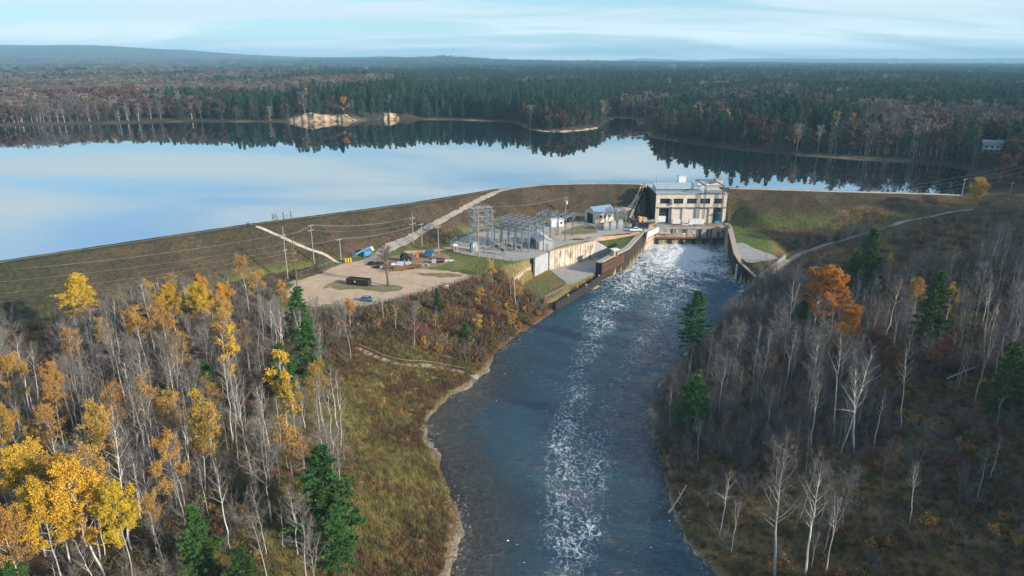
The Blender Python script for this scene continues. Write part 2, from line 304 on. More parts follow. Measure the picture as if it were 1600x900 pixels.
# ------------------------------------------------------------------ terrain sheet
def terrain():
    ny, nx = XX.shape
    V = np.c_[XX.ravel(), YY.ravel(), ZZ.ravel()]
    idx = np.arange(nx * ny).reshape(ny, nx)
    F = np.stack([idx[:-1, :-1], idx[:-1, 1:], idx[1:, 1:], idx[1:, :-1]], -1).reshape(-1, 4)
    me = bpy.data.meshes.new('terrain'); me.vertices.add(len(V)); me.vertices.foreach_set('co', V.ravel())
    me.loops.add(F.size); me.loops.foreach_set('vertex_index', F.ravel()); me.polygons.add(len(F)); me.polygons.foreach_set('loop_start', np.arange(len(F)) * 4)
    me.polygons.foreach_set('use_smooth', np.ones(len(F), bool)); me.update(calc_edges=True)
    x, y, z = XX, YY, ZZ
    A = lambda *c: np.array(c)[None, None, :]
    def mixc(c, d, k): return c * (1 - k[..., None]) + (d if np.ndim(d) == 3 else A(*d)) * k[..., None]
    n1 = fbm(x, y, 9, 50); n2 = fbm(x, y, 30, 60); n3 = fbm(x, y, 3.2, 70); n4 = fbm(x, y, 120, 80)
    dR = sdpoly(x, y, RIVER); s = crest_side(x, y); dL = sdpoly(x, y, LAKE_POLY); rightb = x > river_mid(y)
    # natural ground: leaf litter under the left woods, dry grass by the river, dark brush on the right
    col = np.broadcast_to(A(0.065, 0.040, 0.022), x.shape + (3,)).copy()
    col = mixc(col, (0.15, 0.085, 0.035), SS(n1, .45, .7))
    bank = SS(x, -62, -44) * (1 - SS(y, 162, 185)) * (~rightb)
    gcol = mixc(np.broadcast_to(A(0.185, 0.12, 0.05), x.shape + (3,)), (0.25, 0.22, 0.085), SS(n2 + (n3 - .5) * .35, .36, .58))
    gcol = mixc(gcol, (0.14, 0.085, 0.038), SS(n1, .6, .8) * .6)
    col = mixc(col, gcol, bank)
    slope = SS(y, 165, 185) * (1 - SS(y, 240, 250)) * SS(x, -70, -50) * (~rightb) * (1 - SS(s * -1, -30, -24))
    col = mixc(col, mixc(np.broadcast_to(A(0.15, 0.075, 0.035), x.shape + (3,)), (0.23, 0.15, 0.055), SS(n1, .45, .7)), slope)
    rcol = mixc(np.broadcast_to(A(0.12, 0.078, 0.04), x.shape + (3,)), (0.17, 0.115, 0.05), SS(n2 + (n3 - .5) * .3, .42, .66))
    rcol = mixc(rcol, (0.06, 0.05, 0.04), SS(n1, .6, .8))
    col = mixc(col, rcol, rightb.astype(float))
    # dam face: brown dead grass, greener at the toe and along the crest verge
    dc = mixc(np.broadcast_to(A(0.066, 0.052, 0.034), x.shape + (3,)), (0.105, 0.074, 0.046), SS(n1 + (n3 - .5) * .4, .4, .66))
    dc = mixc(dc, (0.075, 0.070, 0.036), SS(n2, .5, .7) * .35)
    dc = mixc(dc, (0.045, 0.055, 0.028), SS(-x, 105, 160) * .8)
    toe = SS(CREST - z, 9.5, 12.0)
    dc = mixc(dc, (0.13, 0.135, 0.045), toe * SS(n2 + (n3 - .5) * .3, .34, .55))
    dc = mixc(dc, (0.105, 0.12, 0.04), (SS(x, 98, 104) * SS(CREST - z, 5.0, 10) * SS(n1, .25, .5)) * .85)
    dk = SS(s, -1, 1) * (1 - SS(s, 27, 33)) * (y < 520) * (x < 205) * (z > 9.6)
    dk = np.where((x > 103), dk * (1 - SS(x, 190, 205)), dk)
    col = mixc(col, dc, dk)
    dP = sdpoly(x, y, PLATEAU)
    col = mixc(col, mixc(np.broadcast_to(A(0.15, 0.165, 0.05), x.shape + (3,)), (0.24, 0.20, 0.09), SS(n1, .45, .7)), (1 - SS(dP, 0, 4)) )
    for poly in (FILL_L, FILL_R):
        d = sdpoly(x, y, poly); col = mixc(col, mixc(np.broadcast_to(A(0.115, 0.15, 0.04), x.shape + (3,)), (0.17, 0.16, 0.06), SS(n3, .5, .8)), (1 - SS(d, 0, 4)))
    d = sdpoly(x, y, LOWPAD); col = mixc(col, mixc(np.broadcast_to(A(0.16, 0.155, 0.055), x.shape + (3,)), (0.2, 0.15, 0.07), SS(n1, .4, .7)), (1 - SS(d, 0, 1)))
    # sand at the waterline; bed sand lightened to make up for light lost underwater
    sand = mixc(np.broadcast_to(A(0.30, 0.235, 0.165), x.shape + (3,)), (0.19, 0.15, 0.10), SS(n1, .4, .7))
    wl = np.where(rightb, (1 - SS(dR + (n1 - .5) * 5, -1.0, .8)) * (.35 + .65 * SS(n2, .45, .6)), 1 - SS(dR + (n1 - .5) * 4, .0, 1.3)) * (y < 246) * np.where((y > 172) & ~rightb, 0.25, 1)
    wl = np.where(dR < 0, 1, wl); sand = mixc(sand, mixc(np.broadcast_to(A(0.58, 0.46, 0.33), x.shape + (3,)), (0.40, 0.33, 0.24), SS(n1, .4, .7)), 1 - SS(dR, -1.5, 0))
    col = mixc(col, sand, wl * (y < 320))
    # upstream: forest floor, distant woods and hills
    f = mixc(np.broadcast_to(A(0.060, 0.048, 0.034), x.shape + (3,)), (0.10, 0.075, 0.05), SS(n2, .4, .7))
    far = SS(y, 2500, 4200)
    fw = fbm(x, y, 900, 91, 5); woods = mixc(np.broadcast_to(A(0.030, 0.050, 0.040), x.shape + (3,)), (0.085, 0.062, 0.045), SS(fw, .50, .60))
    woods = mixc(woods, (0.16, 0.14, 0.08), SS(fbm(x, y, 500, 95, 4), .66, .72) * .8)
    f = mixc(f, woods, far)
    f = mixc(f, mixc(np.broadcast_to(A(0.10, 0.085, 0.065), x.shape + (3,)), (0.055, 0.06, 0.05), SS(fbm(x, y, 700, 97, 5), .45, .6)), SS(z, 75, 130))
    up = (s < -2.6)
    f = mixc(f, (0.27, 0.22, 0.15), (1 - SS(dL, 0.5, 4)) * SS(fbm(x, y, 40, 99), .5, .7))
    col = mixc(col, f, up.astype(float))
    ca = me.attributes.new('ground', 'FLOAT_COLOR', 'POINT'); rgba = np.ones((nx * ny, 4)); rgba[:, :3] = np.clip(col, 0.01, 1).reshape(-1, 3); ca.data.foreach_set('color', rgba.ravel())
    m = bpy.data.materials.new('natural_ground'); m.use_nodes = True; nt = m.node_tree; l = nt.links; b = nt.nodes['Principled BSDF']; b.inputs['Roughness'].default_value = 0.95; b.inputs['Specular IOR Level'].default_value = 0.1
    at = nd(nt, 'ShaderNodeAttribute', attribute_name='ground'); ge = nd(nt, 'ShaderNodeNewGeometry')
    na = nd(nt, 'ShaderNodeTexNoise'); na.inputs['Scale'].default_value = 0.9; na.inputs['Detail'].default_value = 8; na.inputs['Roughness'].default_value = 0.72; l.new(ge.outputs['Position'], na.inputs['Vector'])
    mr = nd(nt, 'ShaderNodeMapRange'); mr.inputs[1].default_value = .3; mr.inputs[2].default_value = .7; mr.inputs[3].default_value = 0.45; mr.inputs[4].default_value = 1.5; l.new(na.outputs['Fac'], mr.inputs[0])
    vm = nd(nt, 'ShaderNodeVectorMath', operation='SCALE'); l.new(at.outputs['Color'], vm.inputs[0]); l.new(mr.outputs[0], vm.inputs['Scale']); l.new(vm.outputs[0], b.inputs['Base Color'])
    nb = nd(nt, 'ShaderNodeTexNoise'); nb.inputs['Scale'].default_value = 1.6; nb.inputs['Detail'].default_value = 6; l.new(ge.outputs['Position'], nb.inputs['Vector'])
    bp = nd(nt, 'ShaderNodeBump'); bp.inputs['Strength'].default_value = 0.9; bp.inputs['Distance'].default_value = 0.4; l.new(nb.outputs['Fac'], bp.inputs['Height']); l.new(bp.outputs[0], b.inputs['Normal'])
    me.materials.append(m)
    o = bpy.data.objects.new('terrain', me); C.objects.link(o); tag(o, kind='structure'); return o
terrain()

# ------------------------------------------------------------------ lake
def ngon_sheet(name, poly, z, m, kind='structure', jitter=0.0, step=1.5):
    p = [tuple(q) for q in poly]
    if jitter:
        P = spline([*p, p[0]], step)[:-1]; n = len(P); ang = RNG.normal(0, jitter, (n, 2)); P[:, :2] += ang; p = [tuple(q) for q in P]
    bm = bmesh.new(); vs_ = [bm.verts.new((q[0], q[1], z)) for q in p]; f = bm.faces.new(vs_); bm.normal_update()
    if f.normal.z < 0: f.normal_flip()
    bmesh.ops.triangulate(bm, faces=[f]); me = bpy.data.meshes.new(name); bm.to_mesh(me); bm.free(); me.materials.append(m)
    o = bpy.data.objects.new(name, me); C.objects.link(o); return tag(o, kind=kind)
def water_mat(name, deep, rough, bump, scales, foam=False, ior=1.33, floor=0.0):
    m = bpy.data.materials.new(name); m.use_nodes = True; nt = m.node_tree; l = nt.links; nt.nodes.clear()
    o = nd(nt, 'ShaderNodeOutputMaterial'); ge = nd(nt, 'ShaderNodeNewGeometry')
    df = nd(nt, 'ShaderNodeBsdfDiffuse'); df.inputs[0].default_value = (*deep, 1); gl = nd(nt, 'ShaderNodeBsdfGlossy'); gl.inputs['Roughness'].default_value = rough
    fr = nd(nt, 'ShaderNodeFresnel'); fr.inputs[0].default_value = ior
    h = None
    for sc, wt, st in scales:
        mpn = nd(nt, 'ShaderNodeMapping'); mpn.inputs['Scale'].default_value = st; mpn.inputs['Rotation'].default_value = (0, 0, R(-14)); l.new(ge.outputs['Position'], mpn.inputs[0])
        n = nd(nt, 'ShaderNodeTexNoise'); n.inputs['Scale'].default_value = sc; n.inputs['Detail'].default_value = 3; n.inputs['Distortion'].default_value = 0.5; l.new(mpn.outputs[0], n.inputs['Vector'])
        mm = nd(nt, 'ShaderNodeMath', operation='MULTIPLY'); l.new(n.outputs['Fac'], mm.inputs[0]); mm.inputs[1].default_value = wt
        if h is None: h = mm.outputs[0]
        else:
            ad = nd(nt, 'ShaderNodeMath', operation='ADD'); l.new(h, ad.inputs[0]); l.new(mm.outputs[0], ad.inputs[1]); h = ad.outputs[0]
    bp = nd(nt, 'ShaderNodeBump'); bp.inputs['Strength'].default_value = bump; bp.inputs['Distance'].default_value = 1.0; l.new(h, bp.inputs['Height'])
    l.new(bp.outputs[0], gl.inputs['Normal']); l.new(bp.outputs[0], fr.inputs['Normal'])
    base = df.outputs[0]
    if foam:
        a = nd(nt, 'ShaderNodeAttribute', attribute_name='depth'); tr = nd(nt, 'ShaderNodeBsdfTransparent'); tr.inputs[0].default_value = (0.93, 0.95, 0.92, 1)
        mxs = nd(nt, 'ShaderNodeMixShader'); l.new(a.outputs['Fac'], mxs.inputs[0]); l.new(tr.outputs[0], mxs.inputs[1]); l.new(df.outputs[0], mxs.inputs[2]); base = mxs.outputs[0]
    frm = nd(nt, 'ShaderNodeMapRange'); frm.inputs[3].default_value = floor; l.new(fr.outputs[0], frm.inputs[0])
    ms = nd(nt, 'ShaderNodeMixShader'); l.new(frm.outputs[0], ms.inputs[0]); l.new(base, ms.inputs[1]); l.new(gl.outputs[0], ms.inputs[2]); surf = ms.outputs[0]
    if foam:
        fa = nd(nt, 'ShaderNodeAttribute', attribute_name='foam')
        wv = nd(nt, 'ShaderNodeTexNoise'); wv.inputs['Scale'].default_value = 0.45; wv.inputs['Detail'].default_value = 4; l.new(ge.outputs['Position'], wv.inputs['Vector'])
        off = nd(nt, 'ShaderNodeVectorMath', operation='SCALE'); l.new(wv.outputs['Color'], off.inputs[0]); off.inputs['Scale'].default_value = 3.0
        pv = nd(nt, 'ShaderNodeVectorMath', operation='ADD'); l.new(ge.outputs['Position'], pv.inputs[0]); l.new(off.outputs[0], pv.inputs[1])
        mpf = nd(nt, 'ShaderNodeMapping'); mpf.inputs['Rotation'].default_value = (0, 0, R(8)); mpf.inputs['Scale'].default_value = (1, .5, 1); l.new(pv.outputs[0], mpf.inputs[0])
        vo = nd(nt, 'ShaderNodeTexNoise'); vo.inputs['Scale'].default_value = 0.85; vo.inputs['Detail'].default_value = 2; vo.inputs['Roughness'].default_value = .5; l.new(mpf.outputs[0], vo.inputs['Vector'])
        rg_ = nd(nt, 'ShaderNodeMath', operation='SUBTRACT'); l.new(vo.outputs['Fac'], rg_.inputs[0]); rg_.inputs[1].default_value = .5; ab_ = nd(nt, 'ShaderNodeMath', operation='ABSOLUTE'); l.new(rg_.outputs[0], ab_.inputs[0])
        v1 = nd(nt, 'ShaderNodeMapRange'); v1.inputs[1].default_value = 0.0; v1.inputs[2].default_value = 0.05; v1.inputs[3].default_value = 0.60; v1.inputs[4].default_value = 0.0; l.new(ab_.outputs[0], v1.inputs[0])
        n2 = nd(nt, 'ShaderNodeTexNoise'); n2.inputs['Scale'].default_value = 0.9; n2.inputs['Detail'].default_value = 4; n2.inputs['Roughness'].default_value = 0.55; l.new(pv.outputs[0], n2.inputs['Vector'])
        vb = nd(nt, 'ShaderNodeTexNoise'); vb.inputs['Scale'].default_value = 0.38; vb.inputs['Detail'].default_value = 2; l.new(mpf.outputs[0], vb.inputs['Vector'])
        rb = nd(nt, 'ShaderNodeMath', operation='SUBTRACT'); l.new(vb.outputs['Fac'], rb.inputs[0]); rb.inputs[1].default_value = .5; bb_ = nd(nt, 'ShaderNodeMath', operation='ABSOLUTE'); l.new(rb.outputs[0], bb_.inputs[0])
        v2 = nd(nt, 'ShaderNodeMapRange'); v2.inputs[1].default_value = 0.0; v2.inputs[2].default_value = .04; v2.inputs[3].default_value = .62; v2.inputs[4].default_value = 0.0; l.new(bb_.outputs[0], v2.inputs[0])
        mv = nd(nt, 'ShaderNodeMath', operation='MAXIMUM'); l.new(v1.outputs[0], mv.inputs[0]); l.new(v2.outputs[0], mv.inputs[1])
        nw = nd(nt, 'ShaderNodeMath', operation='MULTIPLY'); l.new(n2.outputs['Fac'], nw.inputs[0]); nw.inputs[1].default_value = .75
        sm = nd(nt, 'ShaderNodeMath', operation='ADD'); l.new(mv.outputs[0], sm.inputs[0]); l.new(nw.outputs[0], sm.inputs[1])
        s2 = nd(nt, 'ShaderNodeMath', operation='ADD'); l.new(sm.outputs[0], s2.inputs[0]); l.new(fa.outputs['Fac'], s2.inputs[1])
        th = nd(nt, 'ShaderNodeMapRange'); th.inputs[1].default_value = 1.08; th.inputs[2].default_value = 1.46; th.inputs[4].default_value = .9; l.new(s2.outputs[0], th.inputs[0])
        fd = nd(nt, 'ShaderNodeBsdfDiffuse'); fd.inputs[0].default_value = (0.86, 0.89, 0.90, 1); l.new(bp.outputs[0], fd.inputs['Normal'])
        m2 = nd(nt, 'ShaderNodeMixShader'); l.new(th.outputs[0], m2.inputs[0]); l.new(surf, m2.inputs[1]); l.new(fd.outputs[0], m2.inputs[2]); surf = m2.outputs[0]
    l.new(surf, o.inputs[0]); return m
lake_mat = water_mat('lake_water', (0.02, 0.05, 0.065), 0.015, 0.02, [(0.25, 0.5, (1, .25, 1))], ior=1.45, floor=.74)
lake_out = [(-1500, 840), (-1000, 790)] + [(x * 1.0 + (25 if x > 190 else 0), y + 45) for x, y in FAR_SHORE] + [(232, 316)] + [p for p in CREST_LINE[::-1] if p[0] < 205] + [(-1500, -420)]
ngon_sheet('lake', lake_out, LAKE, lake_mat)

# ------------------------------------------------------------------ river with foam and swells
def river():
    xs = np.arange(-45, 112, 0.5); ys = np.arange(40, 307, 0.5); x, y = np.meshgrid(xs, ys)
    d = sdpoly(x, y, RIVER); keep = d < np.where(y < 200, 4.0, 1.6)
    st = spline(GL([(1048, 396), (1015, 420), (968, 462), (930, 520), (908, 580), (893, 640), (884, 700), (878, 780), (888, 860), (900, 960)], 0), 2.0)
    st2 = spline(GL([(1100, 420), (1040, 480), (1000, 540), (966, 610), (945, 690), (938, 760), (920, 840)], 0), 2.0)
    d1 = sdseg(x, y, [tuple(p) for p in st[::3]], False); d2 = sdseg(x, y, [tuple(p) for p in st2[::3]], False)
    wd = np.interp(y, [80, 120, 180, 230, 260], [4.6, 4.6, 5.0, 7, 14])
    nn = fbm(x, y, 11, 5); fo = np.exp(-(d1 / (wd * 1.15)) ** 2) * 0.44 + np.exp(-(d2 / (wd * .8)) ** 2) * 0.35
    fo = fo * (0.35 + 1.25 * nn) + 0.34 * SS(y, 200, 245) * nn
    boil = np.exp(-(((x - 72) / 12) ** 2 + ((y - 289) / 12) ** 2)); fo = fo + boil * 1.6 + 0.24 * SS(y, 245, 275) * (1 - .6 * SS(x, 80, 92))
    fo += 0.3 * SS(y, 205, 235) * np.exp(-((d + 2.5) / 2) ** 2) * (x > river_mid(y))
    fo = np.where(y < 200, fo - .05, fo)
    tur = 0.06 + 0.22 * SS(y, 215, 262) + 0.5 * boil
    z = (fbm(x, y, 5, 13, 4) - .5) * 2 * tur + boil * 1.5 * (0.35 + 1.0 * fbm(x, y, 3.2, 19, 4)) 
    z = np.where(d > -0.8, 0, z)
    idx = np.arange(x.size).reshape(x.shape); kq = keep[:-1, :-1] & keep[:-1, 1:] & keep[1:, 1:] & keep[1:, :-1]
    F = np.stack([idx[:-1, :-1], idx[:-1, 1:], idx[1:, 1:], idx[1:, :-1]], -1)[kq]
    used, inv = np.unique(F, return_inverse=True); V = np.c_[x.ravel(), y.ravel(), z.ravel()][used]
    me = bpy.data.meshes.new('river'); me.vertices.add(len(V)); me.vertices.foreach_set('co', V.ravel()); me.loops.add(F.size); me.loops.foreach_set('vertex_index', inv.ravel()); me.polygons.add(len(F)); me.polygons.foreach_set('loop_start', np.arange(len(F)) * 4); me.polygons.foreach_set('use_smooth', np.ones(len(F), bool)); me.update(calc_edges=True)
    a = me.attributes.new('foam', 'FLOAT', 'POINT'); a.data.foreach_set('value', fo.ravel()[used])
    dp = np.interp(-d, [0, 3, 8, 13, 18], [0.0, .05, .32, .8, 1.0]); kb = np.maximum(SS(y, 150, 205), SS(x - river_mid(y), -6, 6)); dp = dp * (1 - kb) + np.interp(-d, [0, 2, 5], [.4, .85, 1]) * kb
    a = me.attributes.new('depth', 'FLOAT', 'POINT'); a.data.foreach_set('value', dp.ravel()[used])
    me.materials.append(water_mat('river_water', (0.016, 0.066, 0.102), 0.05, 1.0, [(0.5, 1.5, (1, 1.9, 1)), (1.5, 0.6, (1, 1.8, 1)), (0.14, 2.0, (1, 1.4, 1))], foam=True, ior=1.75))
    o = bpy.data.objects.new('river', me); C.objects.link(o); tag(o, kind='structure')
river()

# ------------------------------------------------------------------ roads, paths and levelled sheets
gravel_tan = mat('tan_gravel', (0.60, 0.43, 0.29), (0.46, 0.33, 0.22), 0.35, coords='World', bump=.3, bscale=4, detail=8)
gravel_grey = mat('grey_gravel', (0.34, 0.325, 0.30), (0.44, 0.40, 0.35), 0.5, coords='World', bump=.3, bscale=5, detail=8)
road_grey = mat('gravel_road_grey', (0.35, 0.31, 0.26), (0.25, 0.22, 0.19), 0.45, coords='World', bump=.3, bscale=4, detail=8)
path_stone = mat('pale_path', (0.56, 0.49, 0.40), (0.42, 0.36, 0.28), 0.8, coords='World')
apron_mat = mat('pale_gravel', (0.40, 0.38, 0.35), (0.30, 0.285, 0.26), 0.6, coords='World', detail=8)
dirt = mat('bare_dirt', (0.34, 0.24, 0.15), (0.22, 0.16, 0.09), 0.4, coords='World', detail=8)
grass_patch = mat('worn_grass', (0.14, 0.155, 0.05), (0.26, 0.2, 0.10), 0.35, coords='World', bump=.6, bscale=3, detail=8)
def ribbon(name, pts, width, m, off=0.07, n=5, step=1.5, kind='structure', edge=0.15):
    P = spline([p[:2] for p in pts], step); t = np.gradient(P, axis=0); t /= np.linalg.norm(t, axis=1)[:, None]; nr = np.c_[-t[:, 1], t[:, 0]]
    wv = np.interp(np.linspace(0, 1, len(P)), np.linspace(0, 1, len(np.atleast_1d(width))), np.atleast_1d(width))
    u = np.linspace(-.5, .5, n); mb = MB(); V = []
    for i in range(len(P)):
        for j, k in enumerate(u):
            q = P[i] + nr[i] * (k * wv[i] + (RNG.normal(0, edge) if j in (0, n - 1) else 0)); zz_ = max(float(gz(*q)), float(gz(*(q + t[i] * .4))))
            V.append((q[0], q[1], zz_ + (off if j not in (0, n - 1) else off * .6)))
    mb.add(V, [(i * n + j, i * n + j + 1, (i + 1) * n + j + 1, (i + 1) * n + j) for i in range(len(P) - 1) for j in range(n - 1)])
    o = mb.obj(name, m, smooth=True); return tag(o, kind=kind)
YARD = GL([(440, 462), (466, 440), (496, 429), (520, 418), (540, 411.5), (560, 408), (582, 404), (576, 412), (588, 421), (620, 424), (654, 420), (700, 424), (725, 428), (738, 433), (722, 440), (690, 450), (660, 458), (620, 467), (580, 477), (540, 482), (490, 479), (462, 474)], 10)
ngon_sheet('yard', YARD, 10.06, gravel_tan, jitter=.25)
PAD = GL([(704, 384), (730, 368), (790, 356), (850, 351), (880, 350), (905, 347), (912, 345), (925, 350), (960, 352), (990, 350.5), (1003, 354), (1002, 361), (985, 364), (940, 369), (930, 374.5), (895, 380), (866, 388), (850, 397), (838, 402), (800, 408), (774, 404), (734, 399), (706, 392)], 10)
ngon_sheet('substation_ground', PAD, 10.06, gravel_grey, jitter=.15)
ngon_sheet('grass_island', GL([(516, 447), (545, 442), (580, 446), (610, 445), (630, 449), (622, 455), (590, 456), (560, 452), (530, 453)], 10), 10.10, grass_patch, jitter=.3)
ngon_sheet('grass_verge', GL([(878, 362), (900, 354), (922, 351), (932, 362), (928, 364.5), (900, 366.5), (880, 366)], 10), 10.11, grass_patch, jitter=.15)
ngon_sheet('storage_dirt', GL([(574, 412), (590, 404), (640, 398), (690, 396), (704, 404), (700, 411), (672, 419), (640, 421), (604, 423), (584, 419)], 10), 10.10, dirt, jitter=.3)
ngon_sheet('lower_gravel_pad', GL([(859, 422), (928, 400), (934, 409), (935, 423), (893, 444), (880, 438)], 3), 3.06, apron_mat, jitter=.1)
ngon_sheet('side_gravel_pad', GL([(1151, 381), (1160, 379.5), (1180, 389), (1212, 401), (1208, 406), (1176, 411), (1165, 410), (1155, 398)], 7.5), 7.62, apron_mat, jitter=.15)
road_pts = [hit(p[0], p[1]) for p in [(572, 410), (600, 394), (640, 373), (690, 345), (740, 318), (768, 304)]] + [(*G(790, 296.3, CREST), 0), (*G(850, 289.5, CREST), 0)]
ribbon('gravel_road', road_pts, [5, 3.0, 2.2, 2.0, 1.9], road_grey)
ribbon('crest_track', [(*p, 0) for p in CREST_LINE[9:13]], 2.6, path_stone, off=.05)
ribbon('crest_track', [(*p, 0) for p in CREST_LINE[13:17]], 3.4, path_stone, off=.05)
ribbon('crest_trail', [(*p, 0) for p in CREST_LINE[2:10]], 1.3, grass_patch, off=.05)
ribbon('substation_road', [(*G(a, b, 10), 0) for a, b in [(632, 394), (668, 393), (704, 388), (750, 386), (800, 378), (850, 368), (876, 359), (892, 350), (906, 347)]], [4.5, 3.4, 3.4, 4, 5, 5], gravel_tan, off=.13)
ribbon('works_road', [(*G(a, b, 10), 0) for a, b in [(864, 372), (900, 371), (940, 367), (975, 361), (1000, 357)]], [5, 5, 5], gravel_tan, off=.12)
ribbon('dam_ramp', [hit(p[0], p[1]) for p in [(880, 341), (906, 336), (950, 327.5), (985, 325), (1005, 321), (1014, 310), (1020, 301)]], [1.6, 2.2, 2.8], gravel_tan)
ribbon('footpath', [hit(p[0], p[1]) for p in [(400, 354), (420, 362), (450, 376), (480, 389), (510, 400), (534, 411)]], 1.15, path_stone, edge=.08)
ribbon('hill_road', [hit(p[0], p[1]) for p in [(1196, 432), (1215, 420), (1240, 403), (1262, 392), (1300, 380), (1345, 367), (1385, 356), (1430, 343), (1480, 333), (1520, 328)]], [2.0, 2.8, 2.7, 2.5, 2.4], road_grey)
ribbon('riverside_path', [hit(p[0], p[1]) for p in [(1190, 437), (1205, 428), (1222, 414), (1246, 398)]], [1.0, 1.4, 1.2], path_stone)
ribbon('side_road', [hit(p[0], p[1]) for p in [(405, 455), (440, 447), (468, 440)]], [3, 3.4], gravel_grey)

rut_m = mat('wheel_ruts', (0.44, 0.31, 0.20), (0.56, 0.41, 0.28), 0.8, coords='World', detail=8)
for k_, pp in enumerate(([(600, 470), (560, 466), (520, 462), (500, 450), (520, 436), (560, 424), (578, 414)], [(720, 436), (680, 438), (640, 446), (618, 440), (600, 430), (585, 420)], [(575, 473), (540, 474), (505, 470), (480, 456), (500, 438), (540, 420)])):
    for s_ in (0, 1): ribbon('wheel_track', [(*G(a + s_ * 3.0, b - s_ * 2.2, 10), 0) for a, b in pp], .45, rut_m, off=.085 + .006 * (k_ * 2 + s_), n=3, edge=.12)
ngon_sheet('weed_patch', GL([(500, 477), (530, 476), (548, 480), (540, 483.5), (505, 481.5)], 10), 10.13, grass_patch, jitter=.35)
ngon_sheet('weed_patch', GL([(650, 427), (700, 428), (722, 431), (700, 433), (660, 431)], 10), 10.14, grass_patch, jitter=.35)
ngon_sheet('mud_patch', GL([(505, 452), (525, 448), (540, 441), (530, 439), (510, 444)], 10), 10.13, dirt, jitter=.3)
# ------------------------------------------------------------------ concrete walls along the water
conc = mat('weathered_concrete', (0.42, 0.39, 0.34), (0.27, 0.25, 0.22), 0.5, coords='World', detail=8, stretch=(1, 1, .35))
conc_dark = mat('wet_and_shaded_concrete', (0.022, 0.02, 0.018), (0.055, 0.043, 0.033), 0.35, coords='World', detail=8, stretch=(1, 1, .25))  # wet river walls; also paints shade onto the powerhouse wing and left side walls
conc_pale = mat('pale_concrete', (0.60, 0.53, 0.44), (0.27, 0.20, 0.14), 0.55, coords='World', detail=9, lo=.44, hi=.64, stretch=(1, 1, .4))
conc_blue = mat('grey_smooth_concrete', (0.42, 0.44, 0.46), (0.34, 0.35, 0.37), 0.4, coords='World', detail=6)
cap_mat = mat('tan_wall_cap', (0.50, 0.41, 0.31), (0.40, 0.32, 0.24), 0.6, coords='World')
wood_brown = mat('brown_timber', (0.12, 0.065, 0.038), (0.07, 0.045, 0.03), 1.2, stretch=(1, 1, 6), coords='World')
steel = mat('galvanised_steel', (0.30, 0.37, 0.43), (0.15, 0.20, 0.25), 1.0, rough=.5, metal=.35)
steel_dark = mat('dark_steel', (0.10, 0.115, 0.13), (0.15, 0.16, 0.17), 1.0, rough=.55, metal=.3)
rust = mat('rusty_brown', (0.24, 0.105, 0.05), (0.15, 0.085, 0.05), 1.0)
white = mat('white_paint', (0.78, 0.79, 0.79), (0.66, 0.68, 0.69), .8, rough=.5)
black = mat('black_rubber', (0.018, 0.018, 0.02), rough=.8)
glass = mat('dark_window_glass', (0.015, 0.02, 0.026), rough=.12, spec=.6)
def wall_strip(name, pts, thick, zbot, m, parent=None, cap=None, capw=.35, side=1):
    """wall through (x, y, ztop) points; thickness lies to the left (side=1) or right (-1) of the travel direction"""
    P = np.array(pts, float); t = np.gradient(P[:, :2], axis=0); t /= np.linalg.norm(t, axis=1)[:, None]; nr = np.c_[-t[:, 1], t[:, 0]] * side
    def strip(o0, o1, zt, zb, m_, nm, par):
        V = []
        for i in range(len(P)):
            a = P[i, :2] + nr[i] * o0; b = P[i, :2] + nr[i] * o1; zb_ = zb[i] if np.ndim(zb) else zb
            V += [(*a, zb_), (*b, zb_), (*b, zt[i]), (*a, zt[i])]
        f = []
        for i in range(len(P) - 1):
            q = i * 4
            f += [(q + j, q + (j + 1) % 4, q + 4 + (j + 1) % 4, q + 4 + j) for j in range(4)]
        f += [(3, 2, 1, 0), tuple(len(V) - 4 + j for j in range(4))]
        return MB().add(V, f).obj(nm, m_, par)
    if cap is None: return strip(0, thick, P[:, 2], zbot, m, name, parent)
    strip(0, thick, P[:, 2] - .02, zbot, m, name, parent)
    return strip(-capw * .4, thick + capw * .4, P[:, 2] + .35, P[:, 2], cap, 'coping', parent)
def rail(parent, pts, h=1.1, step=2.5, r=.035, m=None, rails=(1.0, .55)):
    """posts and rails of a guard rail through (x, y, z) points"""
    P = spline(pts, step); m = m or steel
    for p in P: MB().cyl((p[0], p[1], p[2] + h / 2), r, h, 5).obj('post', m, parent)
    for k in rails: MB().tube([(p[0], p[1], p[2] + h * k) for p in P], r * .8, 4).obj('rail', m, parent)

wl = [(*WALL_L[0], 7.2), (*WALL_L[1], 8.0), (*WALL_L[2], 8.0), (*WALL_L[3], 8.0)]
e = empty('training_wall', (0, 0, 0), label='tall dark river wall on the yard side of the tailrace, with a tan cap', cat='wall')
wall_strip('wall', wl, 2.0, -4, conc_dark, e, cap_mat)
rail(e, [(p[0] - .8, p[1] + .8, p[2] + .35) for p in wl], r=.05)
e = empty('training_wall', (0, 0, 0), label='dark angled river wall on the hill side of the tailrace, with a pale cap', cat='wall')
wr = [(98.4, 309, 8.2), (98.2, 304, 8), (87.0, 258.0, 8), (86.6, 250.0, 6.8), (91.0, 243.0, 3.0)]
wall_strip('wall', wr, 1.8, -4, conc_dark, e, cap_mat)
MB().box((86.2, 251, 2.6), (.5, .5, 6.5)).obj('gauge_board', white, e)
